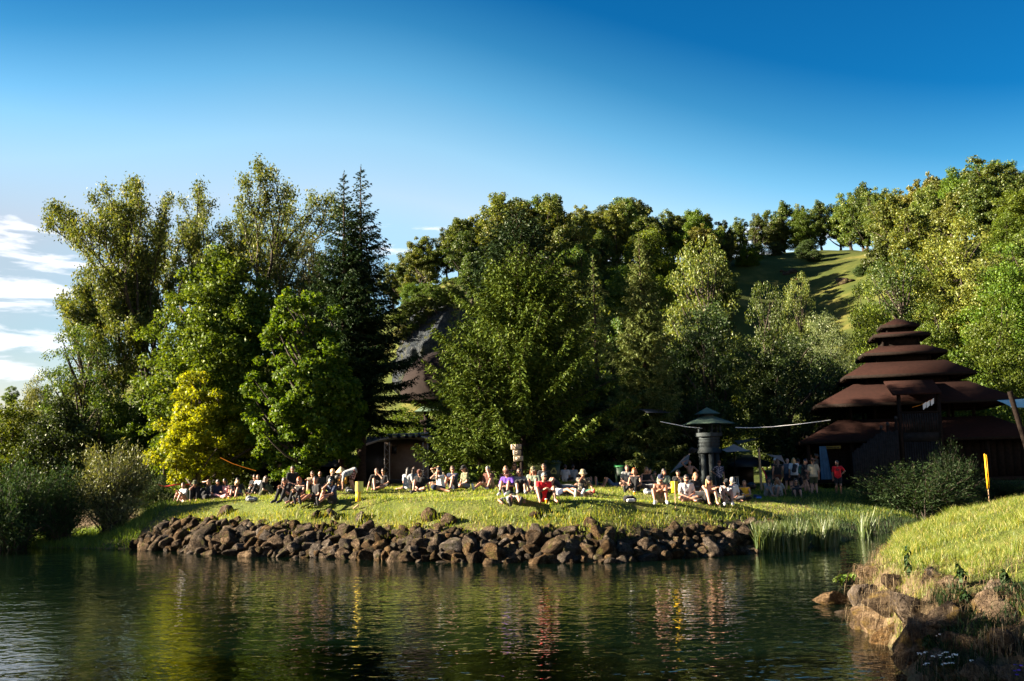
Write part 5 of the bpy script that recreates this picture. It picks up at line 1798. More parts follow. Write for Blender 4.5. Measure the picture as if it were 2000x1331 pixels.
# ------------------------------------------------------------------ plants of the near bank
def sprig(name, pts, nleaf, ln, wd, mat, seed, label, droop=0.4, cat='plant'):
    r = np.random.default_rng(seed)
    pts = np.array(pts, dtype=float)
    o_ = pts[0].copy()
    pts -= o_
    e = empty(name, o_, 0, label, cat)
    t = np.linspace(0, len(pts) - 1, 14)
    P = np.stack([np.interp(t, np.arange(len(pts)), pts[:, k]) for k in range(3)], -1)
    MB().tube(P, np.linspace(.008, .003, 14), 5).link('stem', M['weed'], e)
    leaf = None
    for i in range(nleaf):
        f = 0.3 + 0.7 * i / max(1, nleaf - 1)
        p = np.array([np.interp(f * 13, np.arange(14), P[:, k]) for k in range(3)])
        if leaf is None:
            v = [(0, 0, 0), (-.5 * wd / ln, .35, .06), (0, .45, 0), (.5 * wd / ln, .35, .06), (-.38 * wd / ln, .7, -.06), (.38 * wd / ln, .7, -.06), (0, 1, -.28)]
            leaf = mesh_np('leaf', np.array(v) * ln, [np.array([(0, 2, 1), (0, 3, 2), (4, 6, 2), (2, 6, 5), (1, 2, 4), (2, 3, 5)])], [mat])
        o = link('leaf', leaf, e, p)
        o.rotation_euler = (r.uniform(-droop - .5, -droop + .4), r.uniform(-.4, .4), i * 2.4 + r.uniform(-.4, .4))
        o.scale = (1, 1, 1) if f < 0.9 else (.7, .7, .7)
    return e


b = on_ground(1700, 1135, 9, 40)
D = b[1]
sprig('leafy_sprig', [b, at(1672, 1118, D - .1), at(1650, 1122, D - .15), at(1632, 1130, D - .2)], 15, .15, .085, M['weed'], 1, 'leafy green sprig leaning out over the water from the near bank')
b = on_ground(1776, 1130, 9, 40)
sprig('nettle', [b, at(1774, 1100, b[1] - .1), at(1771, 1062, b[1] - .15)], 16, .12, .06, M['leaf_shrub'], 2, 'tall dark nettle standing at the top edge of the clods', .8)
b = on_ground(1806, 1140, 9, 40)
sprig('weed', [b, at(1803, 1110, b[1]), at(1800, 1090, b[1])], 8, .09, .04, M['weed'], 3, 'thin weed stalk right of the tall nettle')
for i, (px, py, h) in enumerate([(1880, 1150, 50), (1965, 1150, 40), (1795, 1240, 40), (1890, 1190, 40), (1820, 1270, 30)]):
    b = on_ground(px, py, 7, 40)
    sprig('nettle', [b, at(px - 3, py - h * .6, b[1] - .05), at(px - 8, py - h, b[1] - .1)], 14, .13, .07, M['leaf_shrub'], 10 + i,
          ['nettle in the shade at the foot of the near grass', 'nettle near the right edge under the grass', 'dark nettle among the shaded boulders', 'nettle growing over the shaded boulder', 'low weed beside the white flowers'][i], .8)
M['petal'] = plain('white_petals', (0.75, 0.74, 0.68), 0.7, 0.05)
M['violet'] = plain('violet_petals', (0.10, 0.05, 0.45), 0.7, 0.2)
for i, (px, py) in enumerate([(1808, 1275), (1822, 1283), (1834, 1281), (1848, 1275), (1856, 1284), (1866, 1279), (1838, 1240), (1846, 1297), (1812, 1297), (1858, 1296), (1898, 1291), (1794, 1277)]):
    b = on_ground(px, py + 22, 7, 40)
    tp = at(px, py, b[1] - .05) - b
    e = empty('white_flower', b, 0, 'white flower head on a thin stem above the shaded boulders', 'flower', 'white flowers on the near bank')
    MB().tube([(0, 0, -.03), tp * .5 + (.01, 0, 0), tp], .003, 4).link('stem', M['weed'], e)
    mb = MB()
    r = np.random.default_rng(i)
    for k in range(11):
        q = r.normal(0, .022, 2)
        mb.ell(tp + (q[0], q[1], .008 - 6 * (q[0] ** 2 + q[1] ** 2)), (.009, .009, .005), 6, 4)
    mb.link('flower_head', M['petal'], e, True)
for i, (px, py) in enumerate([(1983, 1299), (1990, 1309), (1986, 1318), (1994, 1300), (1981, 1310)]):
    b = on_ground(px, py + 18, 7, 40)
    tp = at(px, py, b[1]) - b
    e = empty('violet_flower', b, 0, 'small violet flower at the lower right corner', 'flower', 'violet flowers on the near bank')
    MB().tube([(0, 0, -.03), tp], .003, 4).link('stem', M['weed'], e)
    mb = MB()
    for k in range(5):
        mb.ell(tp + (.012 * math.cos(k * 1.26), .012 * math.sin(k * 1.26), 0), (.011, .011, .006), 6, 4)
    mb.link('flower_head', M['violet'], e, True)
grow_grass('flower_bed_grass', 9000, (4.7, 6.4), (9.5, 13.2), lambda x, y, r: (s_near(x, y) > 0.0) & (vnoise(x, y, .5, 95) > .45), lambda x, y, r: r.uniform(.06, .28, len(x)), .012, M['leaf_shrub'], 96, .5, 2)
# ------------------------------------------------------------------ people
class Field:
    """distance field of rounded limbs; its zero surface becomes one continuous skin"""
    def __init__(self):
        self.p = []

    def cap(self, a, b, ra, rb=None):
        self.p.append(('c', np.asarray(a, float), np.asarray(b, float), ra, ra if rb is None else rb))
        return self

    def ell(self, c, r, A=None):
        self.p.append(('e', np.asarray(c, float), np.asarray(r, float), np.eye(3) if A is None else np.asarray(A)))
        return self

    def mesh(self, vox, k=0.03, planes=()):
        lo, hi = np.full(3, 1e9), np.full(3, -1e9)
        bb = []
        for q in self.p:
            if q[0] == 'c':
                rr = max(q[3], q[4])
                l, h = np.minimum(q[1], q[2]) - rr, np.maximum(q[1], q[2]) + rr
            else:
                l, h = q[1] - q[2].max(), q[1] + q[2].max()
            bb.append((l - k - 2 * vox, h + k + 2 * vox))
            lo, hi = np.minimum(lo, l), np.maximum(hi, h)
        lo -= 3 * vox
        hi += 3 * vox
        dim = np.ceil((hi - lo) / vox).astype(int) + 1
        ax = [lo[i] + vox * np.arange(dim[i]) for i in range(3)]
        F = np.full(dim, 0.25, dtype=np.float32)
        for q, (l, h) in zip(self.p, bb):
            i0 = np.clip(((l - lo) / vox).astype(int), 0, dim)
            i1 = np.clip(((h - lo) / vox).astype(int) + 2, 0, dim)
            sl = tuple(slice(a, b) for a, b in zip(i0, i1))
            X, Y, Z = ax[0][sl[0]][:, None, None], ax[1][sl[1]][None, :, None], ax[2][sl[2]][None, None, :]
            if q[0] == 'c':
                a, b = q[1], q[2]
                d = b - a
                dd = d @ d + 1e-9
                t = np.clip(((X - a[0]) * d[0] + (Y - a[1]) * d[1] + (Z - a[2]) * d[2]) / dd, 0, 1)
                D = np.sqrt((X - a[0] - t * d[0]) ** 2 + (Y - a[1] - t * d[1]) ** 2 + (Z - a[2] - t * d[2]) ** 2) - (q[3] + (q[4] - q[3]) * t)
            else:
                c, r, A = q[1], q[2], q[3]
                u = [((X - c[0]) * A[i, 0] + (Y - c[1]) * A[i, 1] + (Z - c[2]) * A[i, 2]) / r[i] for i in range(3)]
                n = np.sqrt(u[0] ** 2 + u[1] ** 2 + u[2] ** 2)
                D = (n - 1) * r.min()
            f = F[sl]
            m = np.minimum(f, D)
            e = np.maximum(k - np.abs(f - D), 0)
            F[sl] = m - e * e / (4 * k)
        for n, c in planes:                       # keep the side where n.p < c
            n = np.asarray(n, float)
            F = np.maximum(F, ax[0][:, None, None] * n[0] + ax[1][None, :, None] * n[1] + ax[2][None, None, :] * n[2] - c)
        # surface nets
        ins = F < 0
        cells = np.zeros(dim - 1)
        pos = np.zeros((*(dim - 1), 3))
        cnt = np.zeros(dim - 1)
        C = [(i, j, l) for i in (0, 1) for j in (0, 1) for l in (0, 1)]
        s = lambda A, c: A[c[0]:A.shape[0] - 1 + c[0], c[1]:A.shape[1] - 1 + c[1], c[2]:A.shape[2] - 1 + c[2]]
        for a in C:
            for b in C:
                df = [b[i] - a[i] for i in range(3)]
                if sum(df) == 1 and min(df) == 0:
                    Fa, Fb = s(F, a), s(F, b)
                    m = (Fa < 0) != (Fb < 0)
                    t = np.where(m, Fa / np.where(m, Fa - Fb, 1), 0)
                    cnt += m
                    for i in range(3):
                        pos[..., i] += np.where(m, a[i] + (t if df[i] else 0), 0)
        act = cnt > 0
        vid = np.full(dim - 1, -1)
        vid[act] = np.arange(act.sum())
        idx = np.argwhere(act)
        V = lo + vox * (idx + pos[act] / cnt[act][:, None])
        Q = []
        for axn in range(3):
            b, c = (axn + 1) % 3, (axn + 2) % 3
            sh = [slice(None)] * 3
            sh2 = [slice(None)] * 3
            sh[axn], sh2[axn] = slice(0, -1), slice(1, None)
            A, B = ins[tuple(sh)], ins[tuple(sh2)]
            e = np.argwhere(A != B)
            e = e[(e[:, b] > 0) & (e[:, c] > 0) & (e[:, b] < dim[b] - 1) & (e[:, c] < dim[c] - 1)]
            if not len(e):
                continue
            flip = A[tuple(e.T)]
            q = []
            for ob, oc in ((1, 1), (0, 1), (0, 0), (1, 0)):
                g_ = e.copy()
                g_[:, b] -= ob
                g_[:, c] -= oc
                q.append(vid[tuple(g_.T)])
            q = np.stack(q, -1)
            q[~flip] = q[~flip][:, ::-1]
            Q.append(q)
        return V, np.concatenate(Q)


def ik(a, b, l1, l2, pole):
    """middle joint of a two-bone limb; also pulls the end in reach"""
    a, b = np.asarray(a, float), np.asarray(b, float)
    d = b - a
    L = np.linalg.norm(d)
    mx = (l1 + l2) * 0.995
    if L > mx:
        b = a + d / L * mx
        d = b - a
        L = mx
    u = d / (L + 1e-9)
    p = np.asarray(pole, float)
    p = p - u * (p @ u)
    p /= np.linalg.norm(p) + 1e-9
    x = (l1 * l1 - l2 * l2 + L * L) / (2 * L)
    h = math.sqrt(max(0, l1 * l1 - x * x))
    return a + u * x + p * h, b


SKINS = {'fair': (0.32, 0.165, 0.105), 'tan': (0.25, 0.12, 0.07), 'pale': (0.38, 0.21, 0.145), 'brown': (0.18, 0.09, 0.05)}
_mc = {}


def skinmat(k):
    if k not in _mc:
        m, g = new_mat('skin_' + k)
        tc = g.n('ShaderNodeTexCoord').outputs['Object']
        nz = g.n('ShaderNodeTexNoise', {'Vector': tc, 'Scale': 9.0, 'Detail': 4.0}).outputs[0]
        c = SKINS[k]
        col = g.ramp(nz, [(0.3, c4(tuple(x * .86 for x in c))), (0.7, c4((min(1, c[0] * 1.12), c[1] * 1.06, c[2] * 1.04)))])
        out_mat(g, g.n('ShaderNodeBsdfPrincipled', {'Base Color': col, 'Roughness': 0.55, 'Subsurface Weight': 0.08, 'Subsurface Radius': (0.02, 0.008, 0.004)}).outputs[0])
        _mc[k] = m
    return _mc[k]


FAB = {'black': (.011, .011, .012), 'white': (.48, .47, .47), 'grey': (.16, .165, .165), 'dark': (.025, .025, .028), 'navy': (.014, .020, .045), 'blue': (.03, .12, .42), 'red': (.50, .012, .018),
       'yellow': (.60, .30, .015), 'purple': (.085, .04, .24), 'brown': (.075, .03, .02), 'olive': (.055, .06, .03), 'beige': (.32, .27, .18), 'green': (.02, .10, .06), 'sage': (.17, .21, .15),
       'khaki': (.22, .18, .11), 'pink': (.55, .27, .27), 'denim': (.05, .085, .14), 'teal': (.02, .08, .075), 'orange': (.62, .28, .03), 'lightgrey': (.26, .27, .27), 'darkgreen': (.018, .03, .022), 'straw': (.55, .40, .20),
       'slate': (.06, .075, .10)}
HAIRC = {'dark': (.012, .008, .006), 'brown': (.045, .022, .011), 'light': (.16, .085, .035), 'blond': (.34, .20, .075), 'red': (.30, .075, .012), 'grey': (.13, .12, .11), 'black': (.006, .005, .005)}


def fabric(col, pat=None):
    """pat: None, 'print' (flat chest print), 'floral', 'camo', 'stripe'"""
    key = ('f', col, pat)
    if key not in _mc:
        m, g = new_mat('cloth_' + col + ('_' + str(pat) if pat else ''))
        tc = g.n('ShaderNodeTexCoord').outputs['Object']
        c = FAB[col]
        nz = g.n('ShaderNodeTexNoise', {'Vector': tc, 'Scale': 7.0, 'Detail': 5.0}).outputs[0]
        cc = g.ramp(nz, [(0.3, c4(tuple(x * .8 for x in c))), (0.7, c4(tuple(min(1, x * 1.15) for x in c)))])
        if pat and pat[0] == 'print':
            # flat print on the chest: blotches inside an upright oval
            _, pc, cz, hw, hh = pat
            sp_ = g.n('ShaderNodeSeparateXYZ', {0: tc})
            ex = g.math('POWER', g.math('DIVIDE', sp_.outputs[0], hw), 2.0)
            ez = g.math('POWER', g.math('DIVIDE', g.math('SUBTRACT', sp_.outputs[2], cz), hh), 2.0)
            ins_ = g.math('LESS_THAN', g.math('ADD', ex, ez), 1.0)
            fr = g.math('LESS_THAN', sp_.outputs[1], 0.0)
            bl = g.math('GREATER_THAN', g.n('ShaderNodeTexNoise', {'Vector': tc, 'Scale': 26.0, 'Detail': 2.0}).outputs[0], 0.46)
            cc = g.mix(g.math('MULTIPLY', g.math('MULTIPLY', ins_, fr), bl), cc, c4(FAB[pc]))
        elif pat:
            pc = {'floral': FAB['slate'], 'camo': FAB['khaki'], 'stripe': FAB['white'], 'plaid': FAB['pink'], 'dots': FAB['white'], 'whitepink': (.5, .4, .42)}[pat]
            v = g.n('ShaderNodeTexNoise', {'Vector': tc, 'Scale': 17.0 if pat != 'dots' else 30.0, 'Detail': 2.0}).outputs[0]
            cc = g.mix(g.n('ShaderNodeMapRange', {0: v, 1: .52, 2: .56, 3: 0.0, 4: 0.9}, clamp=True).outputs[0], cc, c4(pc))
        fold = g.n('ShaderNodeTexNoise', {'Vector': tc, 'Scale': 11.0, 'Detail': 3.0, 'Distortion': 1.2}).outputs[0]
        b = g.n('ShaderNodeBump', {'Strength': 0.7, 'Distance': 0.03, 'Height': fold}).outputs[0]
        out_mat(g, g.n('ShaderNodeBsdfPrincipled', {'Base Color': cc, 'Roughness': 0.9, 'Normal': b, 'Specular IOR Level': 0.15, 'Sheen Weight': 0.1}).outputs[0])
        _mc[key] = m
    return _mc[key]


def hairmat(c):
    if ('h', c) not in _mc:
        m, g = new_mat('hair_' + c)
        tc = g.n('ShaderNodeTexCoord').outputs['Object']
        mp = g.n('ShaderNodeMapping', {0: tc, 'Scale': (60, 60, 12)}).outputs[0]
        nz = g.n('ShaderNodeTexNoise', {'Vector': mp, 'Scale': 1.0, 'Detail': 3.0}).outputs[0]
        k = HAIRC[c]
        cc = g.ramp(nz, [(0.3, c4(tuple(x * .6 for x in k))), (0.7, c4(tuple(x * 1.4 for x in k)))])
        b = g.n('ShaderNodeBump', {'Strength': 0.8, 'Distance': 0.02, 'Height': nz}).outputs[0]
        out_mat(g, g.n('ShaderNodeBsdfPrincipled', {'Base Color': cc, 'Roughness': 0.5, 'Normal': b}).outputs[0])
        _mc[('h', c)] = m
    return _mc[('h', c)]


M['glass_dark'] = plain('sunglass_lens', (.006, .005, .005), 0.15, 0.1)
M['eye'] = plain('eye_dark', (.02, .013, .01), 0.3, 0.1)
M['lip'] = plain('lips', (.33, .13, .11), 0.5, 0.1)
M['shoe'] = plain('shoe_dark', (.02, .02, .022), 0.6, 0.3)
M['shoe_white'] = plain('shoe_white', (.42, .42, .42), 0.6, 0.1)
M['beer'] = plain('beer_in_cup', (.62, .28, .02), 0.15, 0.1)
M['foam'] = plain('beer_foam', (.75, .72, .62), 0.6, 0.05)
M['can'] = plain('drink_can', (.55, .03, .03), 0.3, 0.1)
M['bottle'] = plain('dark_bottle', (.02, .05, .07), 0.2, 0.1)
M['screen'] = plain('phone_back', (.02, .02, .022), 0.25, 0.1)


def person(px, py, face=0, pose='knees', arms=('knees', 'knees'), top=('tee', 'black'), bottom=('shorts', 'dark'), hair=('short', 'dark'), hat=None, D=None,
           skin='fair', lean=0.12, tilt=0.0, look=0.0, nod=0.1, glasses=False, beard=None, shoe=None, sc=1.0, label='', pat=None, bpat=None, vox=0.024, bag=None, legs=None, zoff=0.0, sock=None, group=None):
    """one figure; face = degrees it is turned from the camera towards the right of the picture"""
    g3 = stand(px, D, py) if D else on_ground(px, py, 15, 62)
    if D is None and g3[1] > 60:
        g3 = stand(px, 55, py)
    L = {'th': .44, 'sh': .43, 'ua': .29, 'fa': .26}
    X, Y, Z = np.eye(3)
    stand_ = pose in ('stand', 'walk', 'bend')
    lying = pose in ('lie', 'lieknees')
    P = np.array((0, 0, 0.90 if stand_ else (0.13 if lying else 0.125)))
    if pose == 'bend':
        up = unit(np.array((0.0, -0.95, -0.32)))
        fw = unit(np.array((0.0, 0.32, -0.95)))
    elif lying:
        up = unit(np.array((tilt, 1.0, 0.06)))
        fw = np.array((0.0, -0.05, 1.0))
    else:
        up = unit(np.array((tilt, -lean, 1.0)))
        fw = unit(np.array((0.0, -1.0, -lean)))
    rt = np.cross(up, -fw)
    rt /= np.linalg.norm(rt)                      # towards the figure's +x side
    if rt[0] < 0:
        rt = -rt
    if lying and up[1] > 0 and False:
        rt = -rt
    base = P + up * 0.50
    sh = {s: P + up * 0.45 + rt * 0.185 * s for s in (-1, 1)}
    hip = {s: P + rt * 0.095 * s for s in (-1, 1)}
    # head frame
    cy, sy = math.cos(R(look)), math.sin(R(look))
    hf = unit(fw * cy + rt * sy)
    hup = unit(up * 0.75 + Z * (0.25 if not lying else 0.0) if pose != 'bend' else up)
    hf = unit(hf - hup * (hf @ hup))
    hr = np.cross(hup, hf) * -1
    cn, sn = math.cos(nod), math.sin(nod)
    hf, hup = hf * cn - hup * sn, hup * cn + hf * sn
    hr = np.cross(hf, hup)
    if hr @ rt < 0 and abs(look) < 90:
        hr = -hr
    hc = base + up * 0.085 + hup * 0.085 + hf * 0.02
    HA = np.stack([hr, hf, hup])
    # legs
    lg = legs or {'knees': (('up', 'up')), 'cross': ('x', 'x'), 'ext': ('ext', 'ext'), 'oneup': ('up', 'ext'), 'oneupx': ('up', 'x'), 'side': ('sd', 'sd'), 'lie': ('fl', 'fl'), 'lieknees': ('lk', 'lk'), 'stand': ('st', 'st'), 'bend': ('st', 'st'), 'walk': ('wf', 'wb')}[pose]
    knee, ank, toe = {}, {}, {}
    for s, k in zip((-1, 1), lg):
        T = {'up': ((.13 * s, -.50, .075), (.05 * s, -.1, 1), (.02 * s, -1, -.1)), 'upw': ((.24 * s, -.50, .075), (.3 * s, -.1, 1), (.2 * s, -1, -.1)), 'x': ((-.13 * s, -.34, .08), (s, -.45, .22), (-.6 * s, -.8, .1)),
             'ext': ((.16 * s, -.80, .07), (0, 0, 1), (.1 * s, -.35, .93)), 'sd': ((.42 - .05 * s, -.12, .07), (-.5, -1, .3), (1, .3, 0)), 'fl': ((.15 * s, -.82, .07), (0, 0, 1), (.25 * s, -.4, .9)),
             'lk': ((.13 * s, -.44, .075), (0, 0, 1), (.05 * s, -1, 0)), 'st': ((.11 * s, .0, .075), (0, -1, 0), (.25 * s, -1, -.15)), 'wf': ((.09 * s, -.28, .075), (0, -1, 0), (0, -1, 0)),
             'wb': ((.09 * s, .30, .14), (0, -1, 0), (0, -1, -.5)), 'upl': ((.13 * s - .3, -.46, .075), (-.1, -.1, 1), (-.3, -1, -.1))}[k]
        a = np.array(T[0]) + (0, 0, 0)
        if pose == 'bend':
            a = a + (0, 0.05, 0)
        knee[s], ank[s] = ik(hip[s], a, L['th'], L['sh'], T[1])
        toe[s] = ank[s] + unit(np.array(T[2], float)) * 0.17 + (0, 0, -.035 if k in ('up', 'upw', 'st', 'lk', 'wf', 'x', 'sd', 'upl') else 0)
    # arms
    el, wr = {}, {}
    mouth = hc + hf * 0.10 - hup * 0.06
    for s, k in zip((-1, 1), arms):
        kn = knee[s]
        if k == 'knees':
            h, p = (kn + knee[-s]) / 2 + np.array((.05 * s, -.10, -.03)), (s * .45, .2, -1)
        elif k == 'knee':
            h, p = kn + np.array((-.02 * s, -.04, .05)), (s * .5, .3, -1)
        elif k == 'shins':
            h, p = (ank[s] + ank[-s]) / 2 + np.array((.05 * s, -.06, .17)), (s * .6, .2, -.6)
        elif k == 'folded':
            h, p = (kn + knee[-s]) / 2 + np.array((-.12 * s, -.02, .055)), (s * .6, -.1, -1)
        elif k == 'lap':
            h, p = P + fw * .26 + rt * .06 * s + Z * .10, (s, .6, -.2)
        elif k == 'phone':
            h, p = P + fw * .30 + rt * .05 * s + up * .24, (s, .3, -.6)
        elif k == 'back':
            h, p = P + np.array((.22 * s, .34, -.08)), (s * .3, 1, 0)
        elif k == 'ground':
            h, p = P + np.array((.36 * s, -.02, -.08)), (s * .4, .8, .1)
        elif k in ('face', 'drink'):
            h, p = mouth + hr * .02 + hf * .035 + rt * .03 * s, (s * .7, -.4, -.8)
        elif k == 'brow':
            h, p = hc + hf * .12 + hup * .06 + rt * .05 * s, (s, -.2, .1)
        elif k == 'hang':
            h, p = sh[s] + np.array((.06 * s, -.05, -.52)), (s * .3, 1, 0)
        elif k == 'hip':
            h, p = P + rt * .17 * s + up * .10 - fw * .0, (s, .6, 0)
        elif k == 'overhead':
            h, p = hc + hup * .10 + rt * .16 * s, (s, .1, .9)
        elif k == 'fwd':
            h, p = P + fw * .34 + up * .20 + rt * .08 * s, (s, .4, -.6)
        elif k == 'down':
            h, p = sh[s] + np.array((.02 * s, -.06, -.54)), (s * .4, -.6, 0)
        elif k == 'flat':
            h, p = sh[s] + rt * .18 * s - up * .42 + np.array((0, 0, -.06)), (s, 0, 0)
        elif k == 'cross':
            h, p = (knee[-s] * .6 + kn * .4) + np.array((0, .02, .07)), (s, -.3, .1)
        el[s], wr[s] = ik(sh[s], h, L['ua'], L['fa'], p)
    hw = 0.92 if hair[0] in ('long', 'bun', 'curly', 'tail') else 1.0
    # body
    f = Field()

    def torso(f, e):
        f.cap(P - rt * .06, P + rt * .06, .100 + e)
        f.cap(P + up * .06, P + up * .28, .105 * hw + e, .112 * hw + e)
        for s in (-1, 1):
            f.cap(P + up * .24 + rt * .045 * s, P + up * .39 + rt * .075 * s, .094 * hw + e, .092 * hw + e)
        f.cap(sh[-1] - rt * -.015, sh[1] - rt * .015, .052 + e)
    torso(f, 0)
    f.cap(P + up * .44, hc - hup * .05, .055, .05)
    f.ell(hc, (.078, .097, .118), HA)
    f.ell(hc + hf * .025 - hup * .062, (.056, .072, .056), HA)
    f.cap(hc + hf * .09 + hup * .0, hc + hf * .112 - hup * .025, .011, .014)
    for s in (-1, 1):
        f.cap(sh[s], el[s], .047, .039)
        f.cap(el[s], wr[s], .040, .027)
        d = unit(wr[s] - el[s])
        f.cap(wr[s], wr[s] + d * .07, .028, .032)
        f.cap(hip[s], knee[s], .086, .056)
        c_ = knee[s] + (ank[s] - knee[s]) * .3
        f.cap(knee[s], c_, .054, .058)
        f.cap(c_, ank[s], .057, .036)
        f.cap(ank[s], toe[s], .039, .031)
        hl = unit(ank[s] - toe[s]) * .045
        f.cap(ank[s] + hl + (0, 0, -.02), toe[s], .034, .03)
    V, Q = f.mesh(vox, .025)
    mb = MB().add(V, Q)
    nskin = len(Q)
    tris, quads = 0, len(Q)
    # fingers, ears, eyes and mouth join the same skin
    for s in (-1, 1):
        d = unit(wr[s] - el[s])
        side = np.cross(d, Z if abs(d[2]) < .9 else Y)
        side /= np.linalg.norm(side) + 1e-9
        pal = unit(np.cross(side, d))
        if pal[2] > 0:
            pal = -pal
        b0 = wr[s] + d * .085
        for j in range(4):
            q0 = b0 + side * (-.027 + .018 * j)
            ln = (.062, .075, .07, .052)[j]
            mb.tube([q0 - d * .03, q0 + d * ln * .45 + pal * .006, q0 + d * ln * .8 + pal * .026, q0 + d * ln * .85 + pal * .048], [.010, .0095, .009, .007], 5)
        q0 = wr[s] + d * .035 - side * .03 * s
        mb.tube([q0, q0 - side * .028 * s + d * .025 + pal * .01, q0 - side * .03 * s + d * .06 + pal * .022], [.012, .011, .008], 5)
    for s in (-1, 1):
        mb.ell(hc + hr * .080 * s - hf * .005 - hup * .005, (.012, .025, .034), 7, 5, HA.T)
    body = mb.mesh('person', [skinmat(skin), M['eye'], M['lip']], True)
    o = link('person', body, None)
    mb = MB()
    for s in (-1, 1):
        mb.ell(hc + hr * .034 * s + hf * .086 + hup * .012, (.015, .012, .009), 7, 5, HA.T)
    mb.link('eyes', M['eye'], o, True)
    MB().ell(hc + hf * .095 - hup * .058, (.026, .012, .009), 7, 5, HA.T).link('mouth', M['lip'], o, True)
    if glasses:
        gm = MB()
        for s in (-1, 1):
            gm.ell(hc + hr * .036 * s + hf * .098 + hup * .012, (.032, .012, .024), 9, 5, HA.T)
            gm.tube([hc + hr * .066 * s + hf * .09 + hup * .016, hc + hr * .085 * s + hup * .012], .005, 4)
        gm.tube([hc - hr * .01 + hf * .108 + hup * .018, hc + hr * .01 + hf * .108 + hup * .018], .005, 4)
        gm.link('sunglasses', M['glass_dark'], o, True)
    # clothes
    cv = vox * 0.95

    def garment(name, fl, mat, planes=()):
        V, Q = fl.mesh(cv, .03, planes)
        if len(V):
            return link(name, mesh_np(name, V, Q, [mat], True), o)
    neck = (up, float(up @ (P + up * .488)))
    if top:
        f = Field()
        torso(f, .016)
        kind = top[0]
        if kind in ('tee', 'long'):
            for s in (-1, 1):
                if kind == 'tee':
                    e_ = sh[s] + (el[s] - sh[s]) * .62
                    f.cap(sh[s], e_, .062, .064)
                else:
                    f.cap(sh[s], el[s], .062, .056)
                    f.cap(el[s], wr[s] - (wr[s] - el[s]) * .08, .056, .044)
        pls = [neck] if kind == 'tank' else []
        for s in (-1, 1):                         # the cloth hangs straight from chest to hip
            f.cap(P + up * .34 + rt * .062 * s, P + up * .0 + rt * .066 * s, .108, .119)
        if stand_:
            f.cap(P - rt * .07 - up * .04, P + rt * .07 - up * .04, .126)
            pls.append((-up, float(-up @ (P - up * (.10 if kind != 'tank' else .02)))))
        garment('shirt' if kind != 'tank' else 'tank_top', f, fabric(top[1], pat), pls)
    if bottom:
        f = Field()
        kind, col = bottom
        f.cap(P - rt * .062, P + rt * .062, .116)
        f.cap(P, P + up * .06, .112)
        for s in (-1, 1):
            if kind == 'shorts':
                f.cap(hip[s], hip[s] + (knee[s] - hip[s]) * .72, .105, .088)
            elif kind == 'trunks':
                f.cap(hip[s], hip[s] + (knee[s] - hip[s]) * .45, .104, .095)
            elif kind == 'pants':
                f.cap(hip[s], knee[s], .102, .072)
                f.cap(knee[s], ank[s] + (knee[s] - ank[s]) * .06, .072, .052)
            elif kind == 'skirt':
                f.cap(hip[s], knee[s], .108, .085)
                f.cap((hip[1] + hip[-1]) / 2, (knee[1] + knee[-1]) / 2, .11, .09)
            elif kind == 'longskirt':
                f.cap(hip[s], knee[s], .11, .10)
                f.cap(knee[s], ank[s], .10, .11)
                f.cap((knee[1] + knee[-1]) / 2, (ank[1] + ank[-1]) / 2, .10, .12)
        garment({'pants': 'trousers', 'trunks': 'shorts'}.get(kind, kind.replace('long', '')), f, fabric(col, bpat))
    if shoe or sock:
        for s in (-1, 1):
            if sock:
                garment('sock', Field().cap(ank[s] + (knee[s] - ank[s]) * .25, ank[s], .047, .044), fabric(sock))
            if shoe:
                hl = unit(ank[s] - toe[s]) * .05
                garment('shoe', Field().cap(ank[s] + hl + (0, 0, -.022), toe[s], .043, .041).cap(ank[s], toe[s], .046, .038), M['shoe_white'] if shoe == 'white' else M['shoe'])
    # hair, beard, hat
    style, hcx = hair
    if style != 'bald':
        f = Field()
        v = {'short': 1.07, 'buzz': 1.03, 'long': 1.10, 'bun': 1.07, 'curly': 1.22, 'tail': 1.07, 'shag': 1.15}[style]
        f.ell(hc - hf * .012 + hup * .012, (.080 * v, .098 * v, .116 * v), HA)
        pl = [(hf - hup * 0.75, float((hf - hup * .75) @ (hc + hf * .032 + hup * .0)))]
        V, Q = f.mesh(.017, .02, pl)
        h = link('hair', mesh_np('hair', V, Q, [hairmat(hcx)], True), o)
        if style in ('long', 'curly', 'shag'):
            f = Field()
            ext = .30 if style == 'long' else (.16 if style == 'curly' else .08)
            dn = unit(-up * .8 - Z * .5 if not lying else -up * .3 + Z * -.2 + rt * .5)
            for s in (-1, 1):
                a = hc + hr * .075 * s - hf * .01
                f.cap(a, a + dn * ext + hr * .03 * s + fw * .02, .034, .030 if style != 'curly' else .06)
            a = hc - hf * .06
            f.cap(a, a + dn * (ext + .02) - fw * .05, .066, .055)
            V, Q = f.mesh(.02, .03)
            link('hair', mesh_np('hair', V, Q, [hairmat(hcx)], True), o)
        if style == 'bun':
            MB().ell(hc + hup * .12 - hf * .06, (.045, .045, .04), 8, 6).link('hair_bun', hairmat(hcx), o, True)
        if style == 'tail':
            MB().tube([hc - hf * .10 + hup * .02, hc - hf * .15 - hup * .08, hc - hf * .13 - hup * .26], [.028, .034, .012], 7).link('ponytail', hairmat(hcx), o, True)
    if beard:
        f = Field().ell(hc + hf * .030 - hup * .075, (.062, .078, .060), HA)
        if beard == 'long':
            f.cap(hc + hf * .07 - hup * .09, hc + hf * .085 - hup * .20, .04, .02)
        V, Q = f.mesh(.015, .02, [(hup, float(hup @ (hc - hup * .045)))])
        link('beard', mesh_np('beard', V, Q, [hairmat('dark' if hcx == 'blond' else hcx)], True), o)
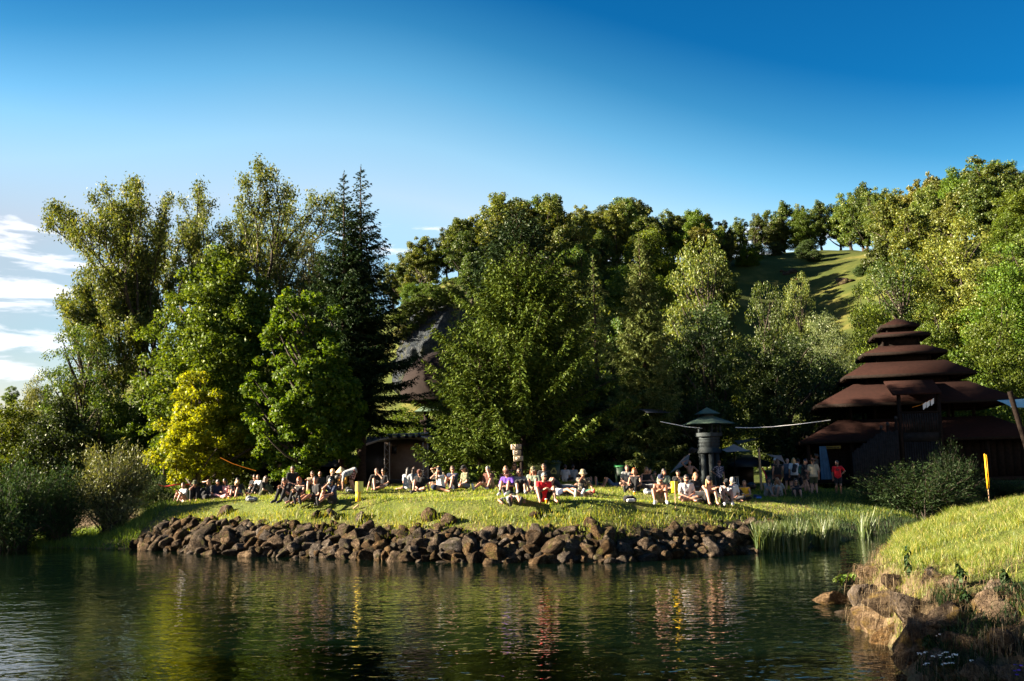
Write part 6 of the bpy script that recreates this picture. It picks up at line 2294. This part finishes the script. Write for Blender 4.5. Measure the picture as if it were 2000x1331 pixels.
    if hat:
        k, col = hat
        f = Field()
        t = hc + hup * .045
        mb = MB()
        n = 18
        th = np.linspace(0, 2 * np.pi, n, endpoint=False)

        def rings(prof):
            v = [t + hr * r0 * .9 * math.cos(a) + hf * r0 * 1.08 * math.sin(a) + hup * z for r0, z in prof for a in th]
            F_ = [(j * n + i, j * n + (i + 1) % n, (j + 1) * n + (i + 1) % n, (j + 1) * n + i) for j in range(len(prof) - 1) for i in range(n)]
            mb.add(v, F_)
        if k in ('cap', 'backcap'):
            rings([(.097, -.02), (.097, .02), (.086, .058), (.055, .083), (.001, .093)])
            s = 1 if k == 'cap' else -1
            br = [t + hf * s * (.085 + .085 * math.sin(b)) + hr * .085 * math.cos(b) + hup * (-.018 - .02 * math.sin(b)) for b in np.linspace(0, math.pi, 9)]
            c0 = t + hf * s * .06 - hup * .012
            mb.add([c0] + br + [c0 - hup * .012] + [b - hup * .012 for b in br], [(0, i, i + 1) for i in range(1, 9)] + [(10, 11 + i, 10 + i) for i in range(1, 9)])
        elif k == 'bucket':
            rings([(.165, -.055), (.103, -.005), (.096, .06), (.070, .082), (.001, .084)])
            rings([(.160, -.062), (.10, -.015)])
        elif k == 'brim':
            rings([(.20, -.02), (.15, -.025), (.100, -.01), (.094, .06), (.06, .095), (.001, .085)])
            rings([(.19, -.03), (.10, -.02)])
        elif k == 'cone':
            rings([(.26, -.05), (.13, .06), (.03, .155), (.001, .165)])
            rings([(.255, -.058), (.10, .05)])
        elif k == 'beanie':
            rings([(.099, -.025), (.103, .0), (.095, .06), (.06, .10), (.001, .112)])
        mb.link({'cap': 'cap', 'backcap': 'cap', 'bucket': 'bucket_hat', 'brim': 'brimmed_hat', 'cone': 'straw_hat', 'beanie': 'beanie'}[k], fabric(*([col] if isinstance(col, str) else col)), o, True)
    if bag:
        f = Field().cap(P + up * .12 - fw * .19, P + up * .38 - fw * .19, .10, .09).cap(P + up * .12 - fw * .17 + rt * .06, P + up * .35 - fw * .17 - rt * .06, .10)
        V, Q = f.mesh(.03, .03)
        b = link('backpack', mesh_np('backpack', V, Q, [fabric(bag)], True), o)
    o.location = (g3[0], g3[1], g3[2] - 0.01 + zoff)
    o.rotation_euler = (0, 0, R(face))
    o.scale = (sc,) * 3
    tag(o, label, 'person', group)
    Rz = np.array(Matrix.Rotation(R(face), 3, 'Z'))
    return {'o': o, 'hand': {s: np.array(o.location) + sc * Rz @ (wr[s] + unit(wr[s] - el[s]) * .10) for s in (-1, 1)}}


def cup(p, label, kind='beer', rz=0.0):
    e = empty({'beer': 'beer_cup', 'can': 'drink_can', 'bottle': 'bottle', 'phone': 'phone'}[kind], p, rz, label, {'beer': 'cup', 'can': 'can', 'bottle': 'bottle', 'phone': 'phone'}[kind])
    if kind == 'beer':
        MB().tube([(0, 0, -.075), (0, 0, .04)], [.032, .042], 12).link('drink', M['beer'], e, True)
        MB().tube([(0, 0, .0405), (0, 0, .062)], [.0425, .044], 12).link('foam', M['foam'], e, True)
    elif kind == 'can':
        MB().tube([(0, 0, -.06), (0, 0, -.052), (0, 0, .052), (0, 0, .06)], [.026, .033, .033, .026], 12).link('body', M['can'], e, True)
        MB().tube([(0, 0, .0605), (0, 0, .063)], [.026, .026], 12).link('top', M['metal'], e, True)
    elif kind == 'bottle':
        MB().tube([(0, 0, -.11), (0, 0, .03), (0, 0, .07), (0, 0, .12)], [.033, .033, .014, .013], 12).link('body', M['bottle'], e, True)
        MB().tube([(0, 0, .121), (0, 0, .132)], [.015, .015], 10).link('cap', M['metal'], e, True)
    else:
        MB().box((-.036, -.005, -.072), (.036, .005, .072)).link('case', M['screen'], e)
        MB().box((-.033, .0055, -.068), (.033, .0065, .068)).link('screen', M['glass_dark'], e)
    return e


def bag_thing(px, py, col, label, w=.26, h=.2, D=None, col2=None, name='backpack'):
    b = stand(px, D, py) if D else on_ground(px, py)
    f = Field().cap((-w * .5, 0, .09), (w * .4, 0, .08), .10, .08).cap((-w * .4, .05, .12), (w * .2, .03, h * .75), .10, .07)
    V, Q = f.mesh(.022, .05)
    e = empty(name, b, 0.3, label, 'bag')
    link('body', mesh_np('body', V, Q, [fabric(col)], True), e)
    f = Field().cap((-w * .45, -.10, .07), (w * .2, -.10, .07), .055)
    V, Q = f.mesh(.02, .03)
    link('pocket', mesh_np('pocket', V, Q, [fabric(col2 or col)], True), e)
    MB().tube([(-w * .4, .06, h * .9), (-w * .1, .10, h * 1.15), (w * .2, .06, h * .8)], .012, 5).link('strap', fabric('black'), e, True)
    return e
# ------------------------------------------------------------------ the crowd, left to right
K2 = ('knees', 'knees')
person(361, 974, -35, 'knees', ('knee', 'knee'), ('tee', 'white'), ('shorts', 'pink'), ('short', 'brown'), beard='short', look=25, D=44, label='bearded man in white t-shirt sitting first at the left end of the lawn')
person(381, 968, 10, 'knees', ('face', 'lap'), ('tee', 'black'), ('pants', 'black'), ('short', 'dark'), ('bucket', 'olive'), D=44, label='person in black with dark bucket hat beside the narrow yellow notice')
person(411, 969, -40, 'oneupx', ('brow', 'lap'), ('tee', 'dark'), ('longskirt', 'black'), ('long', 'light'), D=44, label='woman in long black skirt shading her eyes with a raised hand', look=20)
person(424, 966, 20, 'cross', ('lap', 'lap'), ('tee', 'navy'), ('pants', 'dark'), ('tail', 'dark'), nod=.5, look=20, D=44, label='person in dark blue bending her head behind the woman in the black skirt')
r1 = person(443, 966, -25, 'cross', ('phone', 'lap'), ('tank', 'pink'), ('pants', 'pink'), ('long', 'dark'), skin='tan', nod=.35, D=44, label='long-haired woman in pink trousers with a beer cup before her')
person(452, 967, 60, 'knees', ('shins', 'shins'), ('tee', 'black'), ('shorts', 'denim'), ('shag', 'blond'), lean=.5, nod=.6, D=44, label='blond person bowed forward over the knees beside the woman in pink')
person(466, 967, -15, 'knees', ('ground', 'back'), ('tee', 'dark'), ('shorts', 'denim'), ('short', 'dark'), beard='short', look=10, D=44, label='dark-haired man with bare raised knees left of the bald bearded man')
person(507, 966, -40, 'knees', ('knees', 'knees'), ('tee', 'white'), ('pants', 'dark'), ('bald', 'dark'), beard='short', look=35, label='bald bearded man in white t-shirt with arms on his knees', skin='tan')
person(499, 958, -10, 'cross', ('lap', 'lap'), ('tee', 'dark'), ('pants', 'dark'), ('short', 'dark'), glasses=True, D=46, label='man in sunglasses half hidden behind the bald bearded man')
person(512, 970, 75, 'knees', ('fwd', 'lap'), ('tee', 'black'), ('pants', 'olive'), ('long', 'brown'), lean=.25, label='long-haired man in black t-shirt seen from the side in olive trousers')
person(562, 981, -30, 'knees', ('knee', 'knee'), ('tee', 'black'), ('pants', 'black'), ('long', 'brown'), shoe='dark', nod=.5, look=45, lean=.3, label='long-haired person all in black with dark boots bending towards a neighbour')
person(570, 962, 35, 'cross', ('lap', 'lap'), ('tee', 'black'), ('pants', 'dark'), ('short', 'dark'), glasses=True, D=40, zoff=.25, look=-30, label='tall dark-haired man in black behind the red-haired woman')
person(590, 982, -30, 'knees', ('knees', 'knees'), ('tank', 'black'), ('pants', 'black'), ('short', 'red'), glasses=True, label='red-haired woman with round sunglasses and black sleeveless top', lean=.2)
person(597, 957, 150, 'cross', ('lap', 'lap'), ('tee', 'blue'), ('shorts', 'dark'), ('short', 'dark'), ('bucket', 'beige'), label='person in bright blue shirt and pale bucket hat seen from behind')
person(611, 955, 0, 'knees', ('folded', 'folded'), ('tee', 'khaki'), ('shorts', 'dark'), ('short', 'brown'), glasses=True, D=43, label='man in sunglasses behind the dark shirted man with the stretched leg')
person(625, 952, 10, 'cross', ('lap', 'lap'), ('tee', 'dark'), ('pants', 'dark'), ('bald', 'brown'), glasses=True, D=46, label='bald man in sunglasses far back between two heads')
person(620, 982, -45, 'ext', ('lap', 'lap'), ('tee', 'black'), ('shorts', 'black'), ('buzz', 'dark'), shoe='dark', skin='tan', look=35, label='short-haired man in black t-shirt with his leg stretched out and dark shoe')
person(646, 962, 55, 'cross', ('lap', 'lap'), ('tee', 'black'), ('pants', 'dark'), ('short', 'blond'), beard='short', D=40, zoff=.1, label='fair-haired bearded man in black looking right behind the drinking man')
r2 = person(650, 984, -38, 'oneup', ('drink', 'knee'), ('tee', 'navy'), ('shorts', 'black'), ('short', 'black'), beard='long', pat='floral', skin='tan', shoe='dark', look=10, label='black-bearded man in dark patterned shirt drinking from a can')
cup(r2['hand'][-1] + (0.0, -.03, .02), 'small dark bottle at the mouth of the black-bearded man', 'bottle')
person(668, 957, -10, 'knees', ('lap', 'knee'), ('long', 'orange'), ('pants', 'khaki'), ('short', 'dark'), ('cone', 'straw'), label='person in orange wearing a pointed straw hat')
person(691, 964, -68, 'bend', ('down', 'down'), ('tee', 'lightgrey'), ('shorts', 'brown'), ('short', 'dark'), pat='floral', bpat='plaid', label='man in pale blue patterned shirt bending right over on his feet', shoe='dark')
person(735, 958, 15, 'oneupx', ('ground', 'face'), ('tee', 'black'), ('shorts', 'black'), ('short', 'brown'), pat=('print', 'white', .36, .11, .06), nod=.3, label='man in black t-shirt with white chest print, hand at his face')
person(750, 953, -10, 'cross', ('lap', 'lap'), ('tee', 'dark'), ('pants', 'dark'), ('short', 'brown'), glasses=True, D=45, label='person in sunglasses sitting in front of the stage')
person(795, 957, 150, 'side', ('ground', 'lap'), ('tee', 'lightgrey'), ('shorts', 'white'), ('long', 'dark'), label='long-haired woman in light grey top seen from behind')
person(808, 957, 165, 'cross', ('lap', 'lap'), ('long', 'lightgrey'), ('pants', 'grey'), ('long', 'brown'), D=41, label='brown-haired person in pale hooded top seen from behind')
person(822, 962, -15, 'oneupx', ('lap', 'ground'), ('tee', 'black'), ('shorts', 'dark'), ('short', 'brown'), ('backcap', 'brown'), beard='short', nod=.5, shoe='dark', label='man in black t-shirt and brown cap looking down at the grass')
person(860, 953, -20, 'cross', ('brow', 'lap'), ('tee', 'beige'), ('shorts', 'khaki'), ('shag', 'blond'), D=43, label='fair-haired person shielding the eyes behind the curly-haired woman')
person(862, 961, -50, 'side', ('face', 'face'), ('tee', 'white'), ('skirt', 'navy'), ('curly', 'black'), skin='tan', label='woman with curly dark hair in white t-shirt and navy skirt')
person(886, 957, -25, 'knees', ('folded', 'folded'), ('tee', 'navy'), ('shorts', 'dark'), ('short', 'brown'), glasses=True, look=35, label='man in dark blue shirt with arms folded on his knees facing the camo shirt')
person(911, 955, -60, 'cross', ('lap', 'lap'), ('tee', 'olive'), ('shorts', 'grey'), ('tail', 'brown'), ('cap', 'black'), pat='camo', label='person in camouflage t-shirt and black cap facing left')
person(944, 950, 0, 'cross', ('lap', 'lap'), ('tee', 'black'), ('pants', 'black'), ('short', 'dark'), D=55, label='person in black sitting in the shade right of the green-lidded bin')
person(957, 957, -35, 'oneupx', ('lap', 'face'), ('tee', 'brown'), ('shorts', 'khaki'), ('short', 'grey'), legs=('ext', 'upw'), look=10, nod=.3, shoe='white', label='man in brown t-shirt covering his face with one hand')
person(989, 958, -5, 'cross', ('lap', 'lap'), ('tank', 'brown'), ('shorts', 'dark'), ('long', 'light'), D=38, label='long-haired woman right behind the person in the purple t-shirt')
r3 = person(993, 967, -20, 'knees', ('phone', 'phone'), ('tee', 'purple'), ('shorts', 'dark'), ('short', 'brown'), ('cap', 'brown'), glasses=True, nod=.5, sock='black', shoe='white', label='person in purple t-shirt and cap looking at a phone')
cup((r3['hand'][-1] + r3['hand'][1]) / 2 + (0, 0, .03), 'phone held by the person in the purple t-shirt', 'phone', .2)
person(1006, 953, -5, 'cross', ('lap', 'lap'), ('tank', 'dark'), ('shorts', 'dark'), ('long', 'brown'), glasses=True, D=42, zoff=.12, label='woman with long brown hair and sunglasses, tallest of her group')
person(1016, 967, 5, 'knees', ('ground', 'ground'), ('tee', 'grey'), ('skirt', 'black'), ('long', 'brown'), glasses=True, sock='white', shoe='dark', lean=-.1, look=-25, label='woman in black skirt with white socks and raised bare knees')
person(1002, 985, 5, 'lie', ('flat', 'flat'), ('tee', 'grey'), ('shorts', 'black'), ('short', 'brown'), bpat='dots', shoe='dark', label='person lying on the back, shoe soles towards the river')
person(1043, 962, -10, 'knees', ('lap', 'lap'), ('long', 'sage'), ('shorts', 'dark'), ('long', 'red'), ('cap', ('olive', 'camo')), glasses=True, label='person with ginger hair, camouflage cap and sunglasses in a pale jacket')
person(1063, 957, 0, 'cross', ('lap', 'ground'), ('tee', 'black'), ('shorts', 'black'), ('short', 'brown'), glasses=True, D=40, zoff=.1, label='man in black t-shirt and sunglasses sitting tall before the recycling bin')
r4 = person(1062, 981, 12, 'knees', ('knees', 'knees'), ('tee', 'red'), ('shorts', 'black'), ('short', 'grey'), glasses=True, look=15, skin='fair', legs=('upw', 'upw'), shoe=None, label='man in bright red t-shirt and sunglasses sitting with arms over his knees')
cup(on_ground(1067, 984) + (0, -.1, .09), 'plastic cup of beer between the feet of the red t-shirt man')
person(1094, 961, -75, 'lieknees', ('flat', 'flat'), ('tee', 'grey'), ('shorts', 'dark'), ('short', 'brown'), label='person lying with one bare knee raised right of the red t-shirt man')
person(1098, 969, 40, 'lie', ('flat', 'flat'), ('tee', 'white'), ('trunks', 'navy'), ('short', 'dark'), pat='stripe', shoe='white', skin='tan', label='person lying flat under a white striped towel')
r5 = person(1139, 969, 5, 'cross', ('face', 'knee'), ('tee', 'dark'), ('shorts', 'green'), ('short', 'brown'), ('bucket', 'khaki'), pat='camo', skin='tan', label='cross-legged man in khaki bucket hat and green shorts')
cup(r5['hand'][1] + (.02, -.03, .02), 'red can in the hand of the man with the khaki bucket hat', 'can')
person(1160, 946, -10, 'lieknees', ('flat', 'flat'), ('tee', 'dark'), ('shorts', 'teal'), ('short', 'dark'), D=48, label='person lying with two bare knees raised behind the man in the khaki hat')
person(1104, 948, 160, 'cross', ('lap', 'lap'), ('tee', 'white'), ('pants', 'black'), ('short', 'dark'), D=54, zoff=.15, label='person in white t-shirt sitting in the shade right of the recycling bin')
person(1120, 948, 170, 'cross', ('lap', 'lap'), ('tee', 'lightgrey'), ('pants', 'black'), ('short', 'dark'), D=55, zoff=.15, label='person in pale grey shirt sitting in the shade with back turned')
person(1030, 950, 20, 'cross', ('lap', 'lap'), ('tee', 'teal'), ('pants', 'black'), ('short', 'dark'), D=54, label='person in dark teal sitting in the shade behind the women')
person(1196, 947, -80, 'lieknees', ('flat', 'flat'), ('tee', 'denim'), ('shorts', 'denim'), ('short', 'dark'), D=46, label='person in blue denim lying behind the man in the grey t-shirt')
person(1191, 944, 10, 'stand', ('hang', 'hip'), ('tee', 'black'), ('pants', 'black'), ('short', 'dark'), D=64, vox=.03, label='person in black standing far back in the shade, left of two')
person(1201, 944, -10, 'stand', ('fwd', 'hang'), ('tee', 'black'), ('pants', 'dark'), ('short', 'brown'), D=64, vox=.03, pat=('print', 'grey', 1.22, .1, .1), label='person in printed black shirt standing far back in the shade, right of two')
person(1222, 945, 170, 'cross', ('lap', 'lap'), ('tank', 'brown'), ('pants', 'dark'), ('bald', 'dark'), ('cap', 'blue'), D=54, label='person with blue cap seen from behind above the green-lidded bin')
person(1226, 952, -5, 'cross', ('lap', 'lap'), ('tee', 'grey'), ('shorts', 'khaki'), ('short', 'brown'), D=41, zoff=.08, label='man in plain grey t-shirt left of the red-blond person')
person(1242, 961, -25, 'oneup', ('knee', 'lap'), ('tank', 'black'), ('pants', 'black'), ('shag', 'red'), sock=None, shoe='dark', legs=('ext', 'up'), label='red-blond person in black vest with one leg stretched forward')
person(1262, 948, 10, 'cross', ('phone', 'phone'), ('tank', 'black'), ('skirt', 'dark'), ('long', 'light'), D=43, zoff=.08, skin='fair', label='woman in black camisole holding a cigarette paper before her')
person(1269, 946, 5, 'cross', ('lap', 'lap'), ('tee', 'olive'), ('pants', 'black'), ('short', 'dark'), D=47, zoff=.08, label='man in dark olive shirt behind the woman in the black camisole')
person(1280, 944, -15, 'cross', ('lap', 'lap'), ('tee', 'black'), ('pants', 'black'), ('short', 'dark'), D=51, label='person in black whose face shows beside the dark olive shirt')
person(1262, 966, -62, 'lie', ('flat', 'flat'), ('tee', 'grey'), ('shorts', 'dark'), ('short', 'dark'), beard='short', look=-30, D=39, label='bearded man lying behind the bare-chested man in the cap')
person(1297, 956, -5, 'oneupx', ('knee', 'lap'), ('tee', 'sage'), ('shorts', 'grey'), ('long', 'dark'), look=25, D=39, label='man with tied-back dark hair in grey green t-shirt')
person(1291, 983, -2, 'knees', ('knees', 'knees'), None, ('shorts', 'khaki'), ('short', 'dark'), ('cap', 'navy'), beard='short', skin='tan', shoe='white', legs=('upw', 'up'), label='bare-chested man in dark cap sitting left of the bright yellow notice')
person(1326, 958, -10, 'knees', ('lap', 'knee'), ('tee', 'black'), ('pants', 'black'), ('short', 'black'), D=41, label='dark-haired person with blue glasses pushed up, above the bright yellow notice')
person(1337, 949, 70, 'lieknees', ('flat', 'overhead'), ('tee', 'teal'), ('pants', 'denim'), ('short', 'dark'), D=46, lean=0, label='person in dark teal shirt and jeans reclining behind the crowd')
person(1341, 981, 2, 'cross', ('lap', 'lap'), ('tee', 'white'), ('shorts', 'navy'), ('short', 'dark'), glasses=True, beard='short', pat=('print', 'brown', .33, .06, .05), shoe=None, skin='fair', label='cross-legged man in white t-shirt with small brown chest print')
person(1358, 966, 10, 'cross', ('lap', 'lap'), ('tee', 'black'), ('pants', 'dark'), ('tail', 'light'), look=20, pat=('print', 'slate', .4, .12, .03), D=37, label='fair woman in black printed t-shirt behind the white t-shirt man')
person(1368, 966, 60, 'lie', ('flat', 'flat'), ('tee', 'black'), ('pants', 'black'), ('short', 'dark'), D=36.5, label='person in black lying between the white t-shirt and the long blond hair')
person(1385, 985, 5, 'knees', ('folded', 'folded'), None, ('shorts', 'black'), ('long', 'blond'), ('backcap', 'dark'), glasses=True, legs=('up', 'up'), label='bare-shouldered person with long blond hair, sunglasses and backwards cap')
person(1419, 985, -5, 'knees', ('shins', 'folded'), ('tee', 'white'), ('shorts', 'dark'), ('short', 'dark'), ('cap', 'black'), pat='floral', nod=.65, lean=.35, shoe='white', label='person with black cap and bowed head in patterned white shirt')
person(1428, 974, 10, 'cross', ('lap', 'lap'), ('tee', 'white'), ('pants', 'dark'), ('short', 'brown'), ('cap', 'grey'), nod=.4, lean=.2, D=35.5, label='person in white t-shirt and grey cap behind the bowed black cap')
r6 = person(1456, 980, -25, 'oneupx', ('knees', 'fwd'), ('tank', 'yellow'), ('pants', 'black'), ('short', 'light'), look=20, sock='white', label='person in yellow vest raising a cup of beer')
cup(r6['hand'][1] + (0, -.05, .03), 'cup of beer held by the person in the yellow vest')
cup(stand(447, 43.3, 968) + (0, 0, .08), 'cup of beer in front of the woman in pink trousers')
person(1349, 947, 178, 'walk', ('hip', 'overhead'), None, ('pants', 'darkgreen'), ('bald', 'dark'), D=49, skin='tan', label='bare-backed man striding away while pulling a shirt over his head')
b = at(1352, 880, 48.9)
V, Q = Field().ell((0, 0, 0), (.16, .12, .14)).cap((-.1, 0, -.06), (.12, .02, -.02), .08, .07).cap((.12, 0, 0), (.24, .0, .06), .06, .04).mesh(.025, .05)
o = link('shirt', mesh_np('shirt', V, Q, [fabric('black')], True), None, b)
tag(o, 'black shirt being pulled over the head of the bare-backed man', 'shirt')
person(1405, 943, 5, 'stand', ('hip', 'hang'), ('tee', 'navy'), ('pants', 'black'), ('short', 'dark'), ('beanie', 'brown'), pat='whitepink', D=52, label='man in beanie and navy shirt with white and pink print standing by the kiosk')
person(1499, 970, 30, 'knees', ('knees', 'folded'), ('tee', 'grey'), ('pants', 'grey'), ('long', 'black'), nod=.4, label='black-haired person in grey leaning on the knees right of the yellow vest')
person(1522, 971, -40, 'knees', ('knees', 'back'), ('tee', 'lightgrey'), ('shorts', 'lightgrey'), ('curly', 'light'), bpat='floral', nod=.5, skin='tan', label='person in pale patterned shorts left of the woman with crossed arms')
person(1555, 974, -3, 'knees', ('folded', 'folded'), ('tank', 'black'), ('skirt', 'dark'), ('long', 'dark'), glasses=True, skin='fair', label='dark-haired woman in sunglasses with arms crossed on her knees')
person(1513, 947, 40, 'stand', ('fwd', 'fwd'), ('tee', 'black'), ('shorts', 'black'), ('short', 'dark'), ('cap', 'white'), D=51, label='standing person in black with white cap')
person(1521, 947, 175, 'stand', ('fwd', 'hang'), ('tank', 'black'), ('trunks', 'brown'), ('long', 'brown'), D=50, skin='fair', label='standing woman in black top and short brown shorts seen from behind')
person(1540, 948, 160, 'stand', ('fwd', 'hang'), ('tank', 'slate'), ('shorts', 'navy'), ('bald', 'dark'), D=51.5, skin='pale', label='standing bald man in blue grey vest')
person(1553, 949, 170, 'stand', ('hang', 'hang'), ('tee', 'white'), ('shorts', 'black'), ('long', 'blond'), D=51, bag='dark', label='standing blond woman with a dark backpack')
person(1560, 943, 0, 'stand', ('hang', 'lap'), ('tee', 'black'), ('pants', 'black'), ('short', 'dark'), ('cap', 'black'), D=54, label='standing person in black cap facing the river')
person(1571, 955, 60, 'walk', ('fwd', 'hang'), ('tee', 'black'), ('trunks', 'black'), ('short', 'black'), D=49.5, bag='teal', skin='fair', lean=.15, label='standing person in black t-shirt with teal backpack stepping right')
person(1591, 959, 172, 'stand', ('hang', 'hang'), ('tee', 'beige'), ('shorts', 'olive'), ('tail', 'brown'), ('brim', 'brown'), D=48.5, skin='fair', sc=1.02, label='standing man in cream t-shirt and brown brimmed hat seen from behind')
person(1638, 961, -12, 'stand', ('hang', 'hip'), ('tee', 'red'), ('shorts', 'black'), ('short', 'black'), beard='short', look=-35, pat=('print', 'dark', 1.24, .09, .06), D=49.5, skin='tan', label='standing man in red t-shirt with dark print, one hand on his hip')
person(1584, 938, 0, 'stand', ('hang', 'hang'), ('tee', 'brown'), ('pants', 'dark'), ('long', 'brown'), D=56.5, zoff=.25, label='long-haired person on the pagoda deck behind the brimmed hat')
person(1594, 938, 40, 'stand', ('hang', 'hang'), ('tee', 'grey'), ('pants', 'dark'), ('short', 'dark'), ('cap', 'denim'), D=56.5, zoff=.25, label='person in blue cap on the pagoda deck beside the blue cloth')
person(1579, 955, -20, 'oneupx', ('lap', 'knee'), ('tee', 'black'), ('shorts', 'sage'), ('short', 'dark'), ('cap', 'black'), D=50.5, label='person in black sitting on the grass between the standing legs')
# things left on the grass
bag_thing(1232, 982, 'black', 'black and white bag dropped on the grass below the red-blond person', .30, .2, None, 'white')
bag_thing(1366, 982, 'black', 'small black bag between the white t-shirt and the long blond hair', .2, .14)
bag_thing(1481, 976, 'navy', 'blue backpack lying on the grass right of the yellow vest', .26, .17, None, 'blue')
bag_thing(1268, 966, 'lightgrey', 'crumpled white cloth bag beside the bare-chested man in the cap', .22, .1, None, 'white', 'cloth_bag')
bag_thing(684, 962, 'dark', 'dark striped bag at the feet of the bending man', .2, .12, None, 'lightgrey')
bag_thing(493, 980, 'grey', 'grey cloth spread on the grass below the long-haired man in olive trousers', .3, .04, None, 'lightgrey', 'blanket')
bag_thing(1000, 972, 'darkgreen', 'dark bag between the purple t-shirt and the woman with white socks', .18, .12)
for px, py, kind, lab in [(1239, 967, 'beer', 'cup standing on the grass right of the stretched foot'), (1187, 941, 'bottle', 'bottle standing at the feet of the two people far back'),
                          (531, 968, 'beer', 'pale cup on the grass before the long-haired man in olive trousers'), (1126, 972, 'can', 'can on the grass beside the lying towel')]:
    p = on_ground(px, py) if kind != 'bottle' else stand(px, 60, py)
    cup(p + (0, 0, .075 if kind != 'bottle' else .11), lab, kind)

# ------------------------------------------------------------------ labels of look-alikes: tell them apart by their order
look = {}
for o in scn.objects:
    if o.parent is None and o.get('label') and o.get('group'):
        look.setdefault(o['label'], []).append(o)
for lab, L_ in look.items():
    if len(L_) > 1:
        L_.sort(key=lambda o: o.location.x / max(o.location.y, 1.0))
        for k, o in enumerate(L_):
            o['label'] = f'{lab}, {ORD[min(k, 15)]} from left'
